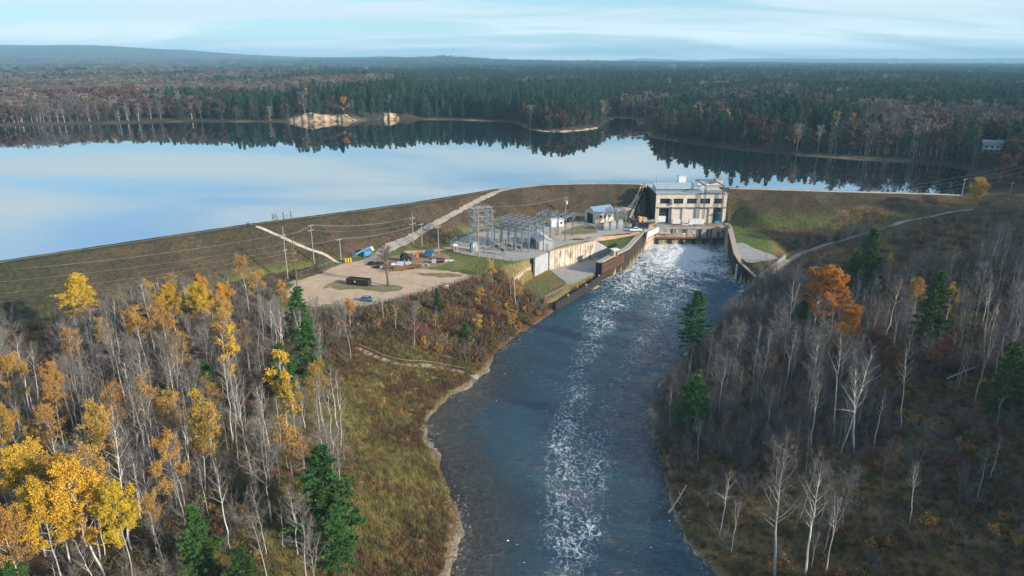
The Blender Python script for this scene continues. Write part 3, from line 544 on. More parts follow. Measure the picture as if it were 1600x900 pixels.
# timber-faced lower stretch and the sheet piling further down
e = empty('timber_fence_wall', (0, 0, 0), label='rust brown timber-faced wall above the river beside the lower gravel pad', cat='wall')
a = np.array(WALL_L[0]); b = a + (np.array(WALL_L[1]) - a) * .8; q = a + (b - a) * 1.0; off = np.array((.25, -.25))
dv_ = (b - a) / np.linalg.norm(b - a); nr_ = np.array((dv_[1], -dv_[0])); ln_ = np.linalg.norm(b - a); nP = 14
for i in range(nP):
    p0 = a + dv_ * (ln_ * i / nP + .06) + nr_ * .3; p1 = a + dv_ * (ln_ * (i + 1) / nP - .06) + nr_ * .3
    for k, (z0, z1) in enumerate(((3.3, 5.15), (5.25, 7.1))):
        V = [(*p0, z0), (*p1, z0), (*p1, z1), (*p0, z1)]; n3 = np.array((*nr_, 0)) * .14
        MB().add([*V, *[tuple(np.array(v) + n3) for v in V]], [(0, 1, 2, 3), (7, 6, 5, 4), (0, 4, 5, 1), (1, 5, 6, 2), (2, 6, 7, 3), (3, 7, 4, 0)]).obj('panel', wood_brown, e)
MB().box((*(a + nr_ * .55), 4.2), (.5, .5, 7), math.atan2(dv_[1], dv_[0])).obj('end_post', conc_dark, e)
e = empty('sheet_piling', (0, 0, 0), label='dark ribbed sheet piling along the water below the grass slope', cat='sheet piling')
P = spline([(*G(866, 485, 0), 0), (*G(912, 458, 0), 0), (*G(937, 440, 0), 0)], 0.55)
mb = MB(); V = []
for i, p in enumerate(P):
    o_ = .22 if (i // 2) % 2 else -.22; zt = 2.7 + .05 * (i % 3); V += [(p[0] + .55 + o_ * .6, p[1] - .55 - o_ * .6, -3), (p[0] + .55 + o_ * .6, p[1] - .55 - o_ * .6, zt), (p[0] + .05, p[1] + .05, zt), (p[0] + .05, p[1] + .05, -3)]
mb.add(V, [(i * 4 + j, i * 4 + 4 + j, i * 4 + 5 + j, i * 4 + 1 + j) for i in range(len(P) - 1) for j in range(3)]); mb.obj('piles', mat('dark_piling', (.022, .026, .03), (.045, .04, .036), .6, rough=.7), e)
for k in (.25, .62, .97):
    p = P[int(k * (len(P) - 1))]; MB().box((p[0] + .2, p[1] - .2, 2.6), (.7, .7, 1.2)).obj('cap_block', conc, e)
# cream retaining wall above the lower pad with its two wings
e = empty('retaining_wall', (0, 0, 0), label='stained cream retaining wall above the lower gravel pad', cat='wall')
A_, B_ = np.array(G(857, 421.5, 3)), np.array((33.6, 269.7)); d_ = (B_ - A_) / np.linalg.norm(B_ - A_); n_ = np.array((d_[1], -d_[0])); K = 9; Ls = np.linalg.norm(B_ - A_)
for i in range(K):
    p0 = A_ + d_ * Ls * (i / K) + d_ * .04; p1 = A_ + d_ * Ls * ((i + 1) / K) - d_ * .04; mb = MB(); mb.beam((*p0, 6.3), (*p1, 6.3), .9, 7.5); mb.obj('panel', conc_pale, e)
    if i: mb = MB(); p = A_ + d_ * Ls * i / K + n_ * .55; mb.box((*p, 6.2), (.22, .22, 7.2), math.atan2(d_[1], d_[0])); mb.obj('rib', conc_pale, e)
MB().beam((*A_, 10.25), (*B_, 10.25), 1.3, .4).obj('coping', cap_mat, e)
wl_ = empty('wing_wall', (0, 0, 0), label='smooth grey wing wall sloping down from the cream wall beside green grass', cat='wall')
B2 = np.array(G(956, 398, 3.5)); wall_strip('wall', [(*(B_ + n_ * .2), 10.2), (*((B_ + B2) / 2), 8.0), (*B2, 5.0)], .6, 2, conc_blue, wl_)
MB().tube([(*B_, 10.4), (*B2, 5.2)], .09, 5).obj('edge_strip', white, wl_)
wl2 = empty('wing_wall', (0, 0, 0), label='sloping wing wall, coloured blue-grey for shade, at the downstream end of the cream wall', cat='wall')
A2 = np.array(G(836, 404, 10)); A3 = np.array(G(852, 420, 4)); wall_strip('wall', [(*A2, 10.2), (*((A2 + A_) / 2 - n_ * .1), 10.1), (*(A_ - n_ * .1), 10.0)], .8, 2, conc_blue, wl2)  # blue-grey tone paints in the shade on this left-facing wall
e = empty('kerb_wall', (0, 0, 0), label='low curved tan kerb wall above the mown grass slope', cat='wall')
kp = [hit(*p) for p in [(803, 439), (815, 431), (830, 424), (850, 418.5)]]; wall_strip('wall', [(p[0], p[1], p[2] + .9) for p in spline(kp, 1.5)], .5, 1, cap_mat, e)
e = empty('guard_rail', (0, 0, 0), label='white tube rail above the curved tan kerb wall', cat='railing')
rail(e, [(p[0], p[1], p[2] + .8) for p in kp], 1.0, 3, .05, white)
e = empty('pipe_rail', (0, 0, 0), label='pale pipe rail between the grass slope and the sheet piling', cat='railing')
rail(e, [hit(*p) for p in [(852, 467), (872, 457), (890, 447)]], 1.0, 2.6, .06, conc)
e = empty('wing_wall', (0, 0, 0), label='triangular wing wall coloured dark for shade against the left side of the powerhouse', cat='wall')
wall_strip('wall', [(66.0, 336, 22.2), (60.4, 323, 16.0), (55.2, 311.2, 10.2)], .8, 8, conc_dark, e, conc, side=-1)  # near-black colour paints in the shade this wing wall stands in
e = empty('retaining_wall', (0, 0, 0), label='grey concrete wall rising along the riverside path on the hill side', cat='wall')
rp = [hit(*p) for p in [(1186, 438), (1200, 428), (1216, 414), (1228, 404)]]; wall_strip('wall', [(p[0], p[1], p[2] + 1.5) for p in rp], .9, 0, conc, e)
# small white-roofed gauge hut
p = hit(960, 401); e = empty('gauge_hut', (p[0], p[1], p[2] - .1), R(25), 'tiny hut with a flat white roof on the river wall', 'hut')
MB().box((0, 0, 1.3), (1.9, 1.9, 2.6)).obj('wall', cap_mat, e); MB().box((0, 0, 2.75), (2.9, 2.6, .3)).obj('roof', white, e); MB().box((.3, -.97, 1.1), (.8, .08, 1.9)).obj('door', wood_brown, e)

# ------------------------------------------------------------------ powerhouse
cream = mat('cream_plaster', (0.70, 0.64, 0.54), (0.42, 0.36, 0.29), 0.5, coords='World', detail=8, stretch=(1, 1, .4), lo=.4, hi=.75)
cream2 = mat('cream_infill', (0.70, 0.65, 0.56), (0.60, 0.54, 0.46), 0.5, coords='World')
roof_m = mat('pale_blue_metal_roof', (0.50, 0.57, 0.60), (0.42, 0.49, 0.53), .6, rough=.45)
louvre_m = mat('blue_grey_louvre', (0.24, 0.30, 0.35), (0.18, 0.23, 0.27), 2, rough=.5, stretch=(.2, 1, 4))
ph = empty('powerhouse', (83, 312, 8), 0, 'cream powerhouse with a row of dark windows standing in the dam', 'powerhouse')
def P_(mb, nm, m, par=None): return mb.obj(nm, m, par or ph)
# origin at the middle of the front wall foot: x -16.3..16.3, wall front y=0, z 0..13.6
x0, x1 = -16.4, 16.3
winx = [(-14.5, -10.0), (-8.3, -3.8), (-2.1, 2.4), (4.1, 8.6), (10.5, 14.4)]
edges = sorted([x0] + [v for p in winx for v in p] + [x1])
# front wall built around openings: spandrel bands + piers
P_(MB().bb(x0, x1, 0, .8, 11.45, 13.6), 'parapet', cream); P_(MB().bb(x0, x1, .002, .8, 6.9, 9.0), 'spandrel', cream)
for i in range(0, len(edges), 2): P_(MB().bb(edges[i], edges[i + 1], 0.004, .8, 9.0, 11.45), 'pier', cream)
lowers = [(-14.7, -10.1), (-8.2, -3.9), (-2.0, 2.3), (4.2, 8.5), (10.3, 14.5)]
le = sorted([x0] + [v for p in lowers for v in p] + [x1])
for i in range(0, len(le), 2): P_(MB().bb(le[i], le[i + 1], -.25, .8, 0, 6.9), 'pilaster', cream)
for i, (a, b) in enumerate(winx):
    w_ = P_(MB().bb(a, b, .35, .5, 9.0, 11.45), 'window', glass)
    mb = MB()
    for k in (1, 2, 3): xx = a + (b - a) * k / 4; mb.bb(xx - .05, xx + .05, .27, .36, 9.0, 11.45)
    mb.bb(a, b, .28, .355, 10.2, 10.3); mb.obj('frame', steel_dark, w_); MB().bb(a - .1, b + .1, -.15, .36, 8.82, 9.02).obj('sill', cream, w_)
for i, (a, b) in enumerate(lowers):
    if i in (0, 4):
        o = P_(MB().bb(a, b, .5, .62, 0, 6.9), 'window', glass); mb = MB()
        for k in range(1, 5): xx = a + (b - a) * k / 5; mb.bb(xx - .05, xx + .05, .42, .51, 0, 6.9)
        for zk in (2.2, 4.4): mb.bb(a, b, .425, .505, zk - .05, zk + .05)
        mb.obj('frame', steel_dark, o)
    else: P_(MB().bb(a, b, .3, .7, 0, 6.9), 'panel', cream2)
P_(MB().bb(-14.6, -11.4, .1, .48, 0, 3.2), 'door', white)
P_(MB().bb(x0, x1, -.55, 0.0, 7.0, 7.35), 'belt_course', steel_dark)
P_(MB().bb(x0 - .3, x1 + .3, -.45, .5, 13.6, 13.95), 'cornice', conc)
P_(MB().bb(x0, x0 + .8, .8, 24, -3, 13.6), 'side_wall', conc_dark); P_(MB().bb(x1 - .8, x1, .8, 24, -3, 13.6), 'side_wall', cream); P_(MB().bb(x0 + .8, x1 - .8, 23.2, 24, -3, 13.6), 'rear_wall', cream)  # left side wall coloured dark as its shade, the right one stays cream
P_(MB().bb(x0, x1, .5, 24, 13.6, 13.85), 'roof', roof_m)
mon = P_(MB().prism([(x0 + .6, 13.85), (4.6, 13.85), (4.6, 15.4), (x0 + .6, 15.4)], 4.2, 12.5), 'roof_monitor', roof_m)
mb = MB(); mb.add([(x0 + .3, 3.4, 15.3), (4.9, 3.4, 15.3), (4.9, 13.2, 16.4), (x0 + .3, 13.2, 16.4), (x0 + .3, 3.4, 15.5), (4.9, 3.4, 15.5), (4.9, 13.2, 16.6), (x0 + .3, 13.2, 16.6)], [(0, 3, 2, 1), (4, 5, 6, 7), (0, 1, 5, 4), (1, 2, 6, 5), (2, 3, 7, 6), (3, 0, 4, 7)]); mb.obj('monitor_roof', roof_m, mon)
for k in range(12):
    xx = x0 + .6 + (4.0 - x0) * (k + .5) / 12; MB().bb(xx - .82, xx + .82, 4.05, 4.19, 14.05, 15.2).obj('louvre', louvre_m, mon)
for k in range(14): xx = x0 + .6 + (4.0 - x0) * k / 13; MB().beam((xx, 3.5, 15.56), (xx, 13.1, 16.66), .08, .12).obj('seam', roof_m, mon)
P_(MB().bb(5.5, x1, 14, 14.6, 13.85, 16.0), 'rear_parapet', cream); P_(MB().bb(5.5, x1, 14.6, 24, 13.85, 15.6), 'rear_roof', roof_m)
t_ = P_(MB().bb(-1.8, 1.8, 20, 23.5, 13.85, 18.7), 'hoist_tower', white); MB().bb(-2.0, 2.0, 19.8, 23.7, 18.7, 18.95).obj('roof', roof_m, t_); MB().bb(1.8, 2.6, 21, 22, 16.6, 17.6).obj('duct', steel, t_)
MB().prism([(-2.8, 13.85), (-1.8, 13.85), (-1.8, 16.2)], 20.2, 23.3).obj('lean_to', roof_m, t_)
P_(MB().bb(15.6, 18.8, 17, 20.4, 6, 17.2), 'chimney_tower', cream); P_(MB().bb(15.4, 19, 16.8, 20.6, 17.2, 17.5), 'tower_cap', conc)
P_(MB().tube([(17.2, 18.7, 17.5), (17.2, 18.7, 25)], .07, 4), 'mast', steel_dark); P_(MB().tube([(-12.5, 21, 13.8), (-12.5, 21, 18.5)], .06, 4), 'mast', steel_dark)
P_(MB().cyl((-9.25, -.65, 3.9), .28, 7.6, 8), 'pipe', steel_dark); P_(MB().cyl((-9.25, -.65, 10.0), .55, 2.6, 8), 'vent', conc)
for k in range(9): xx = x0 + 1 + k * 3.9; P_(MB().tube([(xx, 0.2, 13.9), (xx, 0.2, 14.9)], .05, 4), 'rail_post', steel)
P_(MB().tube([(x0 + 1, .2, 14.9), (x1 - .8, .2, 14.9)], .05, 4), 'hand_rail', steel)
# lower block over the draft tubes
lb = empty('tailrace_deck', (83, 304, 0), 0, 'grey concrete deck block over the outlet arches under the powerhouse', 'deck')
def Q_(mb, nm, m, par=None): return mb.obj(nm, m, par or lb)
dx0, dx1 = -16.8, 15.2
Q_(MB().bb(dx0, dx1, 0, 8, 7.0, 8.0), 'deck_slab', conc)
opn = [(-10.6, -8.2), (-5.9, -3.4), (1.2, 3.6), (5.9, 8.5)]; oe = sorted([dx0] + [v for p in opn for v in p] + [dx1])
for i in range(0, len(oe), 2): Q_(MB().bb(oe[i], oe[i + 1], .3, 1.2, 3.2, 7.0), 'wall', conc)
for a, b in opn: Q_(MB().bb(a, b, .7, .9, 3.2, 6.7), 'door', steel_dark); Q_(MB().bb(a, b, .32, 1.2, 6.7, 7.0), 'lintel', conc)
Q_(MB().bb(-.4, 1.0, .12, .29, 4.6, 6.2), 'cabinet', mat('pale_blue_paint', (.42, .55, .66), rough=.5)); Q_(MB().bb(11.0, 12.0, .15, .29, 3.2, 5.6), 'door', wood_brown); Q_(MB().bb(13.0, 14.2, .15, .29, 5.2, 6.3), 'window', glass)
for k in range(10): xx = dx0 + 1 + k * 3.25; Q_(MB().bb(xx, xx + .5, .1, .29, 3.2, 7.0), 'buttress', conc)
Q_(MB().bb(dx0, dx1, -1.6, .3, 2.85, 3.2), 'ledge', rust); Q_(MB().bb(dx0, dx1, -.2, 1.2, 2.2, 2.85), 'beam', conc_dark)
for xx in (-16.4, -10.4, -5.2, 0.2, 5.4, 10.2, 14.6): Q_(MB().bb(xx - .6, xx + .6, -1.2, 1.2, -3, 2.2), 'pier', conc_dark)
Q_(MB().bb(dx0, dx1, 2.4, 3, -3, 2.85), 'shade_backing', black)  # black sheet stands in for the darkness inside the outlet openings
mb = MB(); mb.tube([(-15.5, -1.3, 3.2), (-15.5, -1.3, 5.4), (-10.8, -1.3, 5.4), (-10.8, -1.3, 3.2)], .12, 5); Q_(mb, 'pipe_frame', white)
for k in range(12): Q_(MB().tube([(dx0 + .6 + k * 2.75, .1, 8), (dx0 + .6 + k * 2.75, .1, 9.05)], .045, 4), 'rail_post', steel)
Q_(MB().tube([(dx0 + .6, .1, 9.05), (dx1 - .9, .1, 9.05)], .045, 4), 'hand_rail', steel)
# white parapet bridge from the works road to the deck
e = empty('access_ramp', (0, 0, 0), label='white-sided concrete ramp onto the powerhouse deck', cat='ramp')
MB().add([(58.5, 292.5, 7.2), (64.5, 303.5, 7.0), (66.3, 303.5, 7.0), (66.3, 312, 7.2), (56.5, 306, 8.2), (56, 297, 8.2), (58.5, 292.5, 8.4), (64.5, 303.5, 8.05), (66.3, 303.5, 8.05), (66.3, 312, 8.05), (56.5, 306, 9.6), (56, 297, 9.6)], [(6, 7, 8, 9, 10, 11), (5, 4, 3, 2, 1, 0), (0, 1, 7, 6), (1, 2, 8, 7), (2, 3, 9, 8), (3, 4, 10, 9), (4, 5, 11, 10), (5, 0, 6, 11)]).obj('slab', conc, e)
MB().beam((59.2, 290.8, 7.6), (66.6, 302.9, 7.0), .35, 2.3).obj('parapet', white, e); MB().box((59.3, 291, 6.2), (.8, .8, 3.6)).obj('column', white, e)
# gantry crane
g = empty('gantry_crane', (83, 312, 8), 0, 'dark steel gantry frame in front of the powerhouse', 'gantry')
for xx in (5.6, 13.9):
    for yy in (-1.4, 15.5):
        z0 = 0 if yy < 0 else 15.7
        mb = MB()
        for ox in (-.35, .35):
            for oy in (-.35, .35): mb.beam((xx + ox, yy + oy, z0), (xx + ox, yy + oy, 17.0), .13)
        n_l = int((17 - z0) / 1.1)
        for k in range(n_l): za_ = z0 + k * 1.1; mb.beam((xx - .35, yy - .35, za_), (xx + .35, yy - .35, za_ + 1.1), .08); mb.beam((xx - .35, yy + .35, za_ + 1.1), (xx - .35, yy - .35, za_), .08); mb.beam((xx + .35, yy - .35, za_), (xx + .35, yy + .35, za_ + 1.1), .08)
        mb.obj('column', steel_dark, g)
for yy in (-1.4, 15.5):
    for zc in (17.0, 14.6) if yy < 0 else (17.0,):
        mb = MB()
        for dz in (0, .7): mb.beam((5.2, yy, zc + dz), (14.3, yy, zc + dz), .22)
        for k in range(9): mb.beam((5.2 + k, yy, zc), (6.2 + k, yy, zc + .7), .09); mb.beam((6.2 + k, yy, zc), (5.2 + k, yy, zc + .7), .09)
        mb.obj('crossbeam', steel_dark, g)
for xx in (5.6, 13.9): MB().beam((xx, -1.4, 17.5), (xx, 15.5, 17.5), .35, .5).obj('runway_beam', steel_dark, g)
MB().box((9.5, 5, 17.9), (1.6, 2.2, .9)).obj('trolley', steel_dark, g)
st_ = empty('steel_stair', (100.4, 322, 14), 0, 'grey steel stair hanging off the hill side of the powerhouse', 'stair')
MB().beam((.2, -2, 0), (2.8, -6, -3.2), .9, .25).obj('flight', steel, st_); MB().bb(-.6, .9, -2, 3, -.1, .1).obj('landing', steel, st_)
for k in range(4): MB().tube([(.2 + k * .87, -2 - k * 1.33, -k * 1.07), (.2 + k * .87, -2 - k * 1.33, 1 - k * 1.07)], .05, 4).obj('post', steel, st_)
MB().tube([(.2, -2, 1), (2.8, -6, -2.2)], .05, 4).obj('rail', steel, st_)
e = tag(MB().box((0, 0, .6), (1.5, 1.3, 1.2)).box((0, 0, 1.25), (1.7, 1.5, .1)).obj('equipment_box', rust), 'orange box on the dam crest behind the powerhouse', 'box'); e.location = (*G(1088, 290.0, CREST), CREST)
e = tag(MB().box((0, 0, .5), (1.0, 1.0, 1.0)).box((0, 0, 1.05), (1.2, 1.2, .1)).obj('equipment_box', steel_dark), 'small dark box on the crest track right of the powerhouse', 'box'); e.location = (*G(1152, 294, CREST), CREST)
e = empty('crest_railing', (0, 0, 0), label='thin rail along the dam crest left of the powerhouse', cat='railing'); rail(e, [(*G(a, b, CREST), CREST) for a, b in [(890, 286.5), (930, 286), (975, 286.2), (1020, 287.6)]], 1.1, 4, .05, steel)

# ------------------------------------------------------------------ vehicles and works kit
def wheel(parent, x, y, r=.36, w=.24):
    o = MB().cyl((x, y, r), r, w, 14, 'y').obj('wheel', black, parent); MB().cyl((x, y + (w / 2 if y > 0 else -w / 2), r), r * .55, .03, 10, 'y').obj('rim', steel, o); return o
def car(name, loc, rz, paint, label, cat='car', pickup=False):
    e = empty(name, loc, rz, label, cat)
    if pickup: prof = [(-2.6, .45), (2.6, .45), (2.65, .95), (1.5, 1.1), (.75, 1.8), (-.5, 1.85), (-.65, 1.15), (-2.6, 1.1)]
    else: prof = [(-2.2, .35), (2.2, .35), (2.25, .75), (1.25, .95), (.45, 1.45), (-1.1, 1.5), (-2.0, 1.0), (-2.25, .85)]
    b = MB().prism(prof, -.88, .88).obj('body', paint, e)
    bv = b.modifiers.new('bevel', 'BEVEL'); bv.width = .07; bv.segments = 2; bv.limit_method = 'NONE'
    gl = [(.35, 1.42), (-.95, 1.46), (-1.6, 1.08), (.95, 1.02)] if not pickup else [(.65, 1.72), (-.4, 1.76), (-.5, 1.2), (1.15, 1.2)]
    for s_ in (-1, 1): MB().prism(gl, s_ * .885, s_ * .905).obj('window', glass, e)
    q = [(1.22, 1.0), (.5, 1.42)] if not pickup else [(1.46, 1.14), (.8, 1.76)]
    MB().add([(q[0][0] + .03, -.72, q[0][1]), (q[0][0] + .03, .72, q[0][1]), (q[1][0] + .03, .62, q[1][1]), (q[1][0] + .03, -.62, q[1][1])], [(0, 1, 2, 3)]).obj('windscreen', glass, e)
    for sx in (-1.4, 1.4):
        for sy in (-.8, .8): wheel(e, sx * (1.1 if pickup else 1), sy)
    for s_ in (-.62, .62): MB().box((2.26, s_, .72), (.06, .35, .16)).obj('headlight', white, e)
    return e
def dumpbox(x0, x1, w, z0, z1, t=.1):
    return MB().bb(x0, x1, -w, w, z0, z0 + t).bb(x0, x1, -w, -w + t, z0 + t, z1).bb(x0, x1, w - t, w, z0 + t, z1).bb(x0, x0 + t, -w + t, w - t, z0 + t, z1).bb(x1 - t, x1, -w + t, w - t, z0 + t, z1)
def truck(loc, rz, paint, bedm, label):
    e = empty('dump_truck', loc, rz, label, 'truck')
    MB().prism([(1.5, .7), (3.6, .7), (3.6, 1.6), (3.1, 2.6), (1.5, 2.7)], -1.1, 1.1).obj('cab', paint, e)
    MB().prism([(3.15, 1.65), (3.5, 1.65), (3.1, 2.45), (2.7, 2.45)], -1.13, 1.13).obj('window', glass, e)
    MB().bb(-3.6, 1.5, -.5, .5, .6, .95).obj('chassis', steel_dark, e); dumpbox(-3.7, 1.3, 1.2, 1.0, 2.3).obj('dump_bed', bedm, e)
    for sx in (-2.9, -1.8, 2.6):
        for sy in (-1, 1): wheel(e, sx, sy, .5, .35)
    return e
blue_paint = mat('steel_blue_paint', (0.10, 0.20, 0.32), rough=.3, spec=.5); car('parked_car', (*hit(574, 471)[:2], 10.08), R(-14), blue_paint, 'steel blue car parked at the river edge of the tan yard')
dark_paint = mat('dark_blue_paint', (0.02, 0.03, 0.05), (.03, .04, .06), rough=.4)
truck((*G(1000, 357.5, 10), 10.15), R(170), dark_paint, dark_paint, 'dark dump truck on the works road by the powerhouse ramp')
car('parked_car', (*G(993, 362, 10), 10.15), R(8), white, 'white pickup parked below the dark dump truck', 'pickup', True)
# roll-off dumpster
p = hit(561, 445); e = empty('dumpster', (p[0], p[1], 10.1), R(-16), 'long black open-topped dumpster on the tan yard', 'dumpster')
db = dumpbox(-3.9, 3.9, 1.3, .2, 2.1, .12).obj('bin', mat('black_bin_steel', (.022, .022, .024), (.05, .035, .03), 1.5, rough=.6), e)
for k in range(9):
    for s_ in (-1, 1): MB().bb(-3.8 + k * .95 - .06, -3.8 + k * .95 + .06, s_ * 1.3 - .05 * (s_ < 0), s_ * 1.3 + .05 * (s_ > 0), .25, 2.0).obj('rib', MATS['black_bin_steel'], e)
MB().bb(-3.7, 3.7, -1.15, 1.15, .4, 1.5).obj('load', rust, e); MB().cyl((-.7, -1.37, 1.35), .28, .04, 14, 'y').obj('badge', white, e); MB().bb(3.7, 5.4, -.25, .25, .2, .4).obj('tow_arm', steel, e)
# boom lift
lift_blue = mat('boom_blue', (0.10, 0.36, 0.60), (.07, .28, .5), 2, rough=.4)
p = hit(573, 401); e = empty('boom_lift', (p[0], p[1], p[2]), R(20), 'bright blue boom lift parked beside the road up the dam', 'boom lift')
MB().box((0, 0, .75), (2.6, 2.2, .6)).obj('chassis', lift_blue, e); MB().box((.3, 0, 1.6), (2.6, 1.9, 1.0)).obj('turret', lift_blue, e)
for sx in (-1.0, 1.0):
    for sy in (-1.1, 1.1): wheel(e, sx, sy, .45, .35)
MB().beam((1.6, 0, 3.6), (-4.0, 0, 1.3), .55, .6).obj('boom', lift_blue, e); MB().beam((1.9, 0, 3.7), (2.6, 0, 2.2), .6, .8).obj('boom_head', white, e)
mb = MB()
for a, b in (((-4.2, -.8), (-4.2, .8)), ((-5.2, -.8), (-5.2, .8)), ((-4.2, -.8), (-5.2, -.8)), ((-4.2, .8), (-5.2, .8))):
    mb.beam((*a, .5), (*b, .5), .08); mb.beam((*a, 1.55), (*b, 1.55), .08); mb.beam((*a, .5), (*a, 1.55), .08)
mb.obj('basket', lift_blue, e)
# bollards
yel = mat('yellow_paint', (0.75, 0.50, 0.04), rough=.5)
for i, px in enumerate((540.2, 544.2, 548.0)):
    p = hit(px, 410.5 - i * .7); o = MB().cyl((0, 0, .75), .28, 1.5, 10).cyl((0, 0, 1.55), .2, .12, 10).obj('bollard', yel); o.location = (p[0], p[1], p[2] - .05)
    tag(o, ['yellow bollard nearest the foot of the stone footpath', 'middle one of the three yellow bollards', 'yellow bollard nearest the blue boom lift'][i], 'bollard', 'yellow bollards at the yard corner')
# trailers and kit on the powerhouse deck
def box_trailer(loc, ln, h, label, m=white, wd=2.2):
    e = empty('box_trailer', loc, 0, label, 'trailer'); b = MB().box((0, 0, .6 + h / 2), (ln, wd, h)).obj('box', m, e)
    for k in range(int(ln / 1.1)): MB().bb(-ln / 2 + .55 + k * 1.1, -ln / 2 + .61 + k * 1.1, -wd / 2 - .03, -wd / 2, .65, .55 + h).obj('rib', steel, e)
    MB().beam((ln / 2, 0, .55), (ln / 2 + .9, 0, .45), .15).obj('hitch', steel_dark, e)
    for sx in (-.45, .45):
        for sy in (-wd / 2 + .1, wd / 2 - .1): wheel(e, sx, sy, .34)
    return e
box_trailer((75.6, 308.2, 8.02), 3.6, 2.0, 'short white box trailer on the powerhouse deck'); box_trailer((84.6, 307.4, 8.02), 6.6, 2.2, 'long white box trailer on the powerhouse deck')
car('parked_van', (80.0, 305.9, 8.02), 0, white, 'white van between the two white trailers on the deck', 'van')
bl = mat('machine_blue', (0.06, 0.20, 0.30), rough=.5)
e = empty('compressor', (94.2, 307.5, 8.02), R(10), 'small blue machine at the hill end of the powerhouse deck', 'machine'); MB().box((0, 0, .9), (2.6, 1.4, 1.1)).obj('housing', bl, e); MB().prism([(-1.3, 1.46), (1.3, 1.46), (.9, 1.9), (-.6, 1.9)], -.6, .6).obj('hood', bl, e); wheel(e, -.6, -.75, .33); wheel(e, .6, -.75, .33)
e = empty('scissor_lift', (96.0, 310.2, 8.02), 0, 'teal lift mast standing against the dark powerhouse opening', 'lift'); MB().box((0, 0, .5), (1.6, 1.2, .8)).obj('base', bl, e)
mb = MB()
for k in range(5): mb.beam((-.7, 0, .9 + k * .8), (.7, 0, 1.7 + k * .8), .1); mb.beam((.7, 0.1, .9 + k * .8), (-.7, .1, 1.7 + k * .8), .1)
mb.obj('scissors', bl, e); MB().box((0, 0, 5.1), (1.8, 1.2, .25)).obj('platform', bl, e)
timber = mat('new_orange_timber', (0.48, 0.25, 0.11), (0.36, 0.19, 0.09), 2, stretch=(.3, 3, 3))
def timber_stack(loc, rz, ln, n, rows, label, m=None, w=.22):
    e = empty('timber_stack', loc, rz, label, 'timber stack')
    for r_ in range(rows):
        for k in range(n): MB().box((RNG.normal(0, .12), (k - n / 2) * w * 1.25, .12 + r_ * w), (ln * (1 + RNG.normal(0, .03)), w, w * .9)).obj('beam', m or timber, e)
timber_stack((76.5, 304.9, 8.02), 0, 5, 4, 2, 'orange beams stacked on the deck before the short trailer'); timber_stack((87, 304.9, 8.02), 0, 6, 4, 2, 'orange beams stacked on the deck before the long trailer'); timber_stack((92.5, 305.6, 8.02), 0, 5.6, 5, 3, 'tallest stack of orange beams by the blue machine')
timber_stack((62.6, 303.6, 8.6), R(52), 8, 5, 2, 'orange beams lying along the ramp onto the deck'); timber_stack((60, 299, 9.35), R(55), 5, 4, 2, 'orange beams lying at the top of the ramp')
def reel(loc, rz, label, r=1.25):
    e = empty('cable_reel', loc, rz, label, 'cable reel'); wd_ = mat('reel_wood', (.45, .30, .17), (.32, .2, .1), 2)
    for s_ in (-.55, .55): MB().cyl((0, s_, r), r, .12, 18, 'y').obj('flange', wd_, e)
    MB().cyl((0, 0, r), r * .6, 1.0, 14, 'y').obj('drum', rust, e)
rz0 = (60.6, 308.3, 9.3)
reel((58.6, 307.0, 9.6), R(40), 'leftmost wooden cable reel beside the ramp', 1.35); reel((61.0, 308.4, 9.2), R(25), 'wooden cable reel between the other reel and the blue tanks', 1.2)
e = empty('pump_set', (63.6, 309.0, 8.5), 0, 'pale blue pump tanks beside the wooden cable reels', 'pump'); MB().cyl((-.7, 0, .9), .6, 2.2, 12, 'x').obj('tank', lift_blue, e); MB().box((1.2, 0, .8), (1.2, 1.2, 1.5)).obj('motor', conc_blue, e); MB().box((0, 0, .15), (3.6, 1.4, .25)).obj('skid', steel_dark, e)
# machines and materials by the yard
def skid(loc, rz, paint, label, name='skid_loader', k=1.0):
    e = empty(name, loc, rz, label, 'loader', scale=k); MB().prism([(-1.3, .4), (.8, .4), (.9, 1.0), (.4, 2.1), (-.8, 2.1), (-1.4, 1.2)], -.75, .75).obj('body', paint, e)
    MB().prism([(.35, 1.2), (.7, 1.2), (.35, 1.95), (-.3, 1.95), (-.3, 1.2)], -.77, .77).obj('window', glass, e)
    for sy in (-.85, .85): MB().beam((-1.1, sy, 1.7), (1.3, sy, .8), .14, .2).obj('arm', paint, e)
    MB().prism([(1.3, .1), (2.2, .1), (2.1, .25), (1.5, .3), (1.5, .9), (1.3, .9)], -.95, .95).obj('bucket', steel_dark, e)
    for sx in (-.75, .45):
        for sy in (-.85, .85): wheel(e, sx, sy, .42, .3)
    return e
orange_p = mat('machine_orange', (0.62, 0.22, 0.05), (.5, .18, .05), 2, rough=.5)
p = G(634, 408, 10); skid((*p, 10.12), R(30), black, 'large black loader with raised arms among the stored materials', k=1.35)
p = G(650, 404, 10); e = empty('generator', (*p, 10.12), R(5), 'orange generator cabinet beside the black loader', 'generator'); MB().box((0, 0, 1.0), (2.2, 1.5, 1.5)).obj('cabinet', orange_p, e); MB().box((0, 0, .15), (2.5, 1.7, .2)).obj('skid', steel_dark, e); MB().cyl((.6, 0, 2.0), .09, .6, 8).obj('exhaust', steel_dark, e); MB().bb(-.8, .2, -.78, -.752, .6, 1.5).obj('grille', steel_dark, e)
p = G(656, 400.5, 10); skid((*p, 10.12), R(120), orange_p, 'small orange loader behind the generator', k=.8)
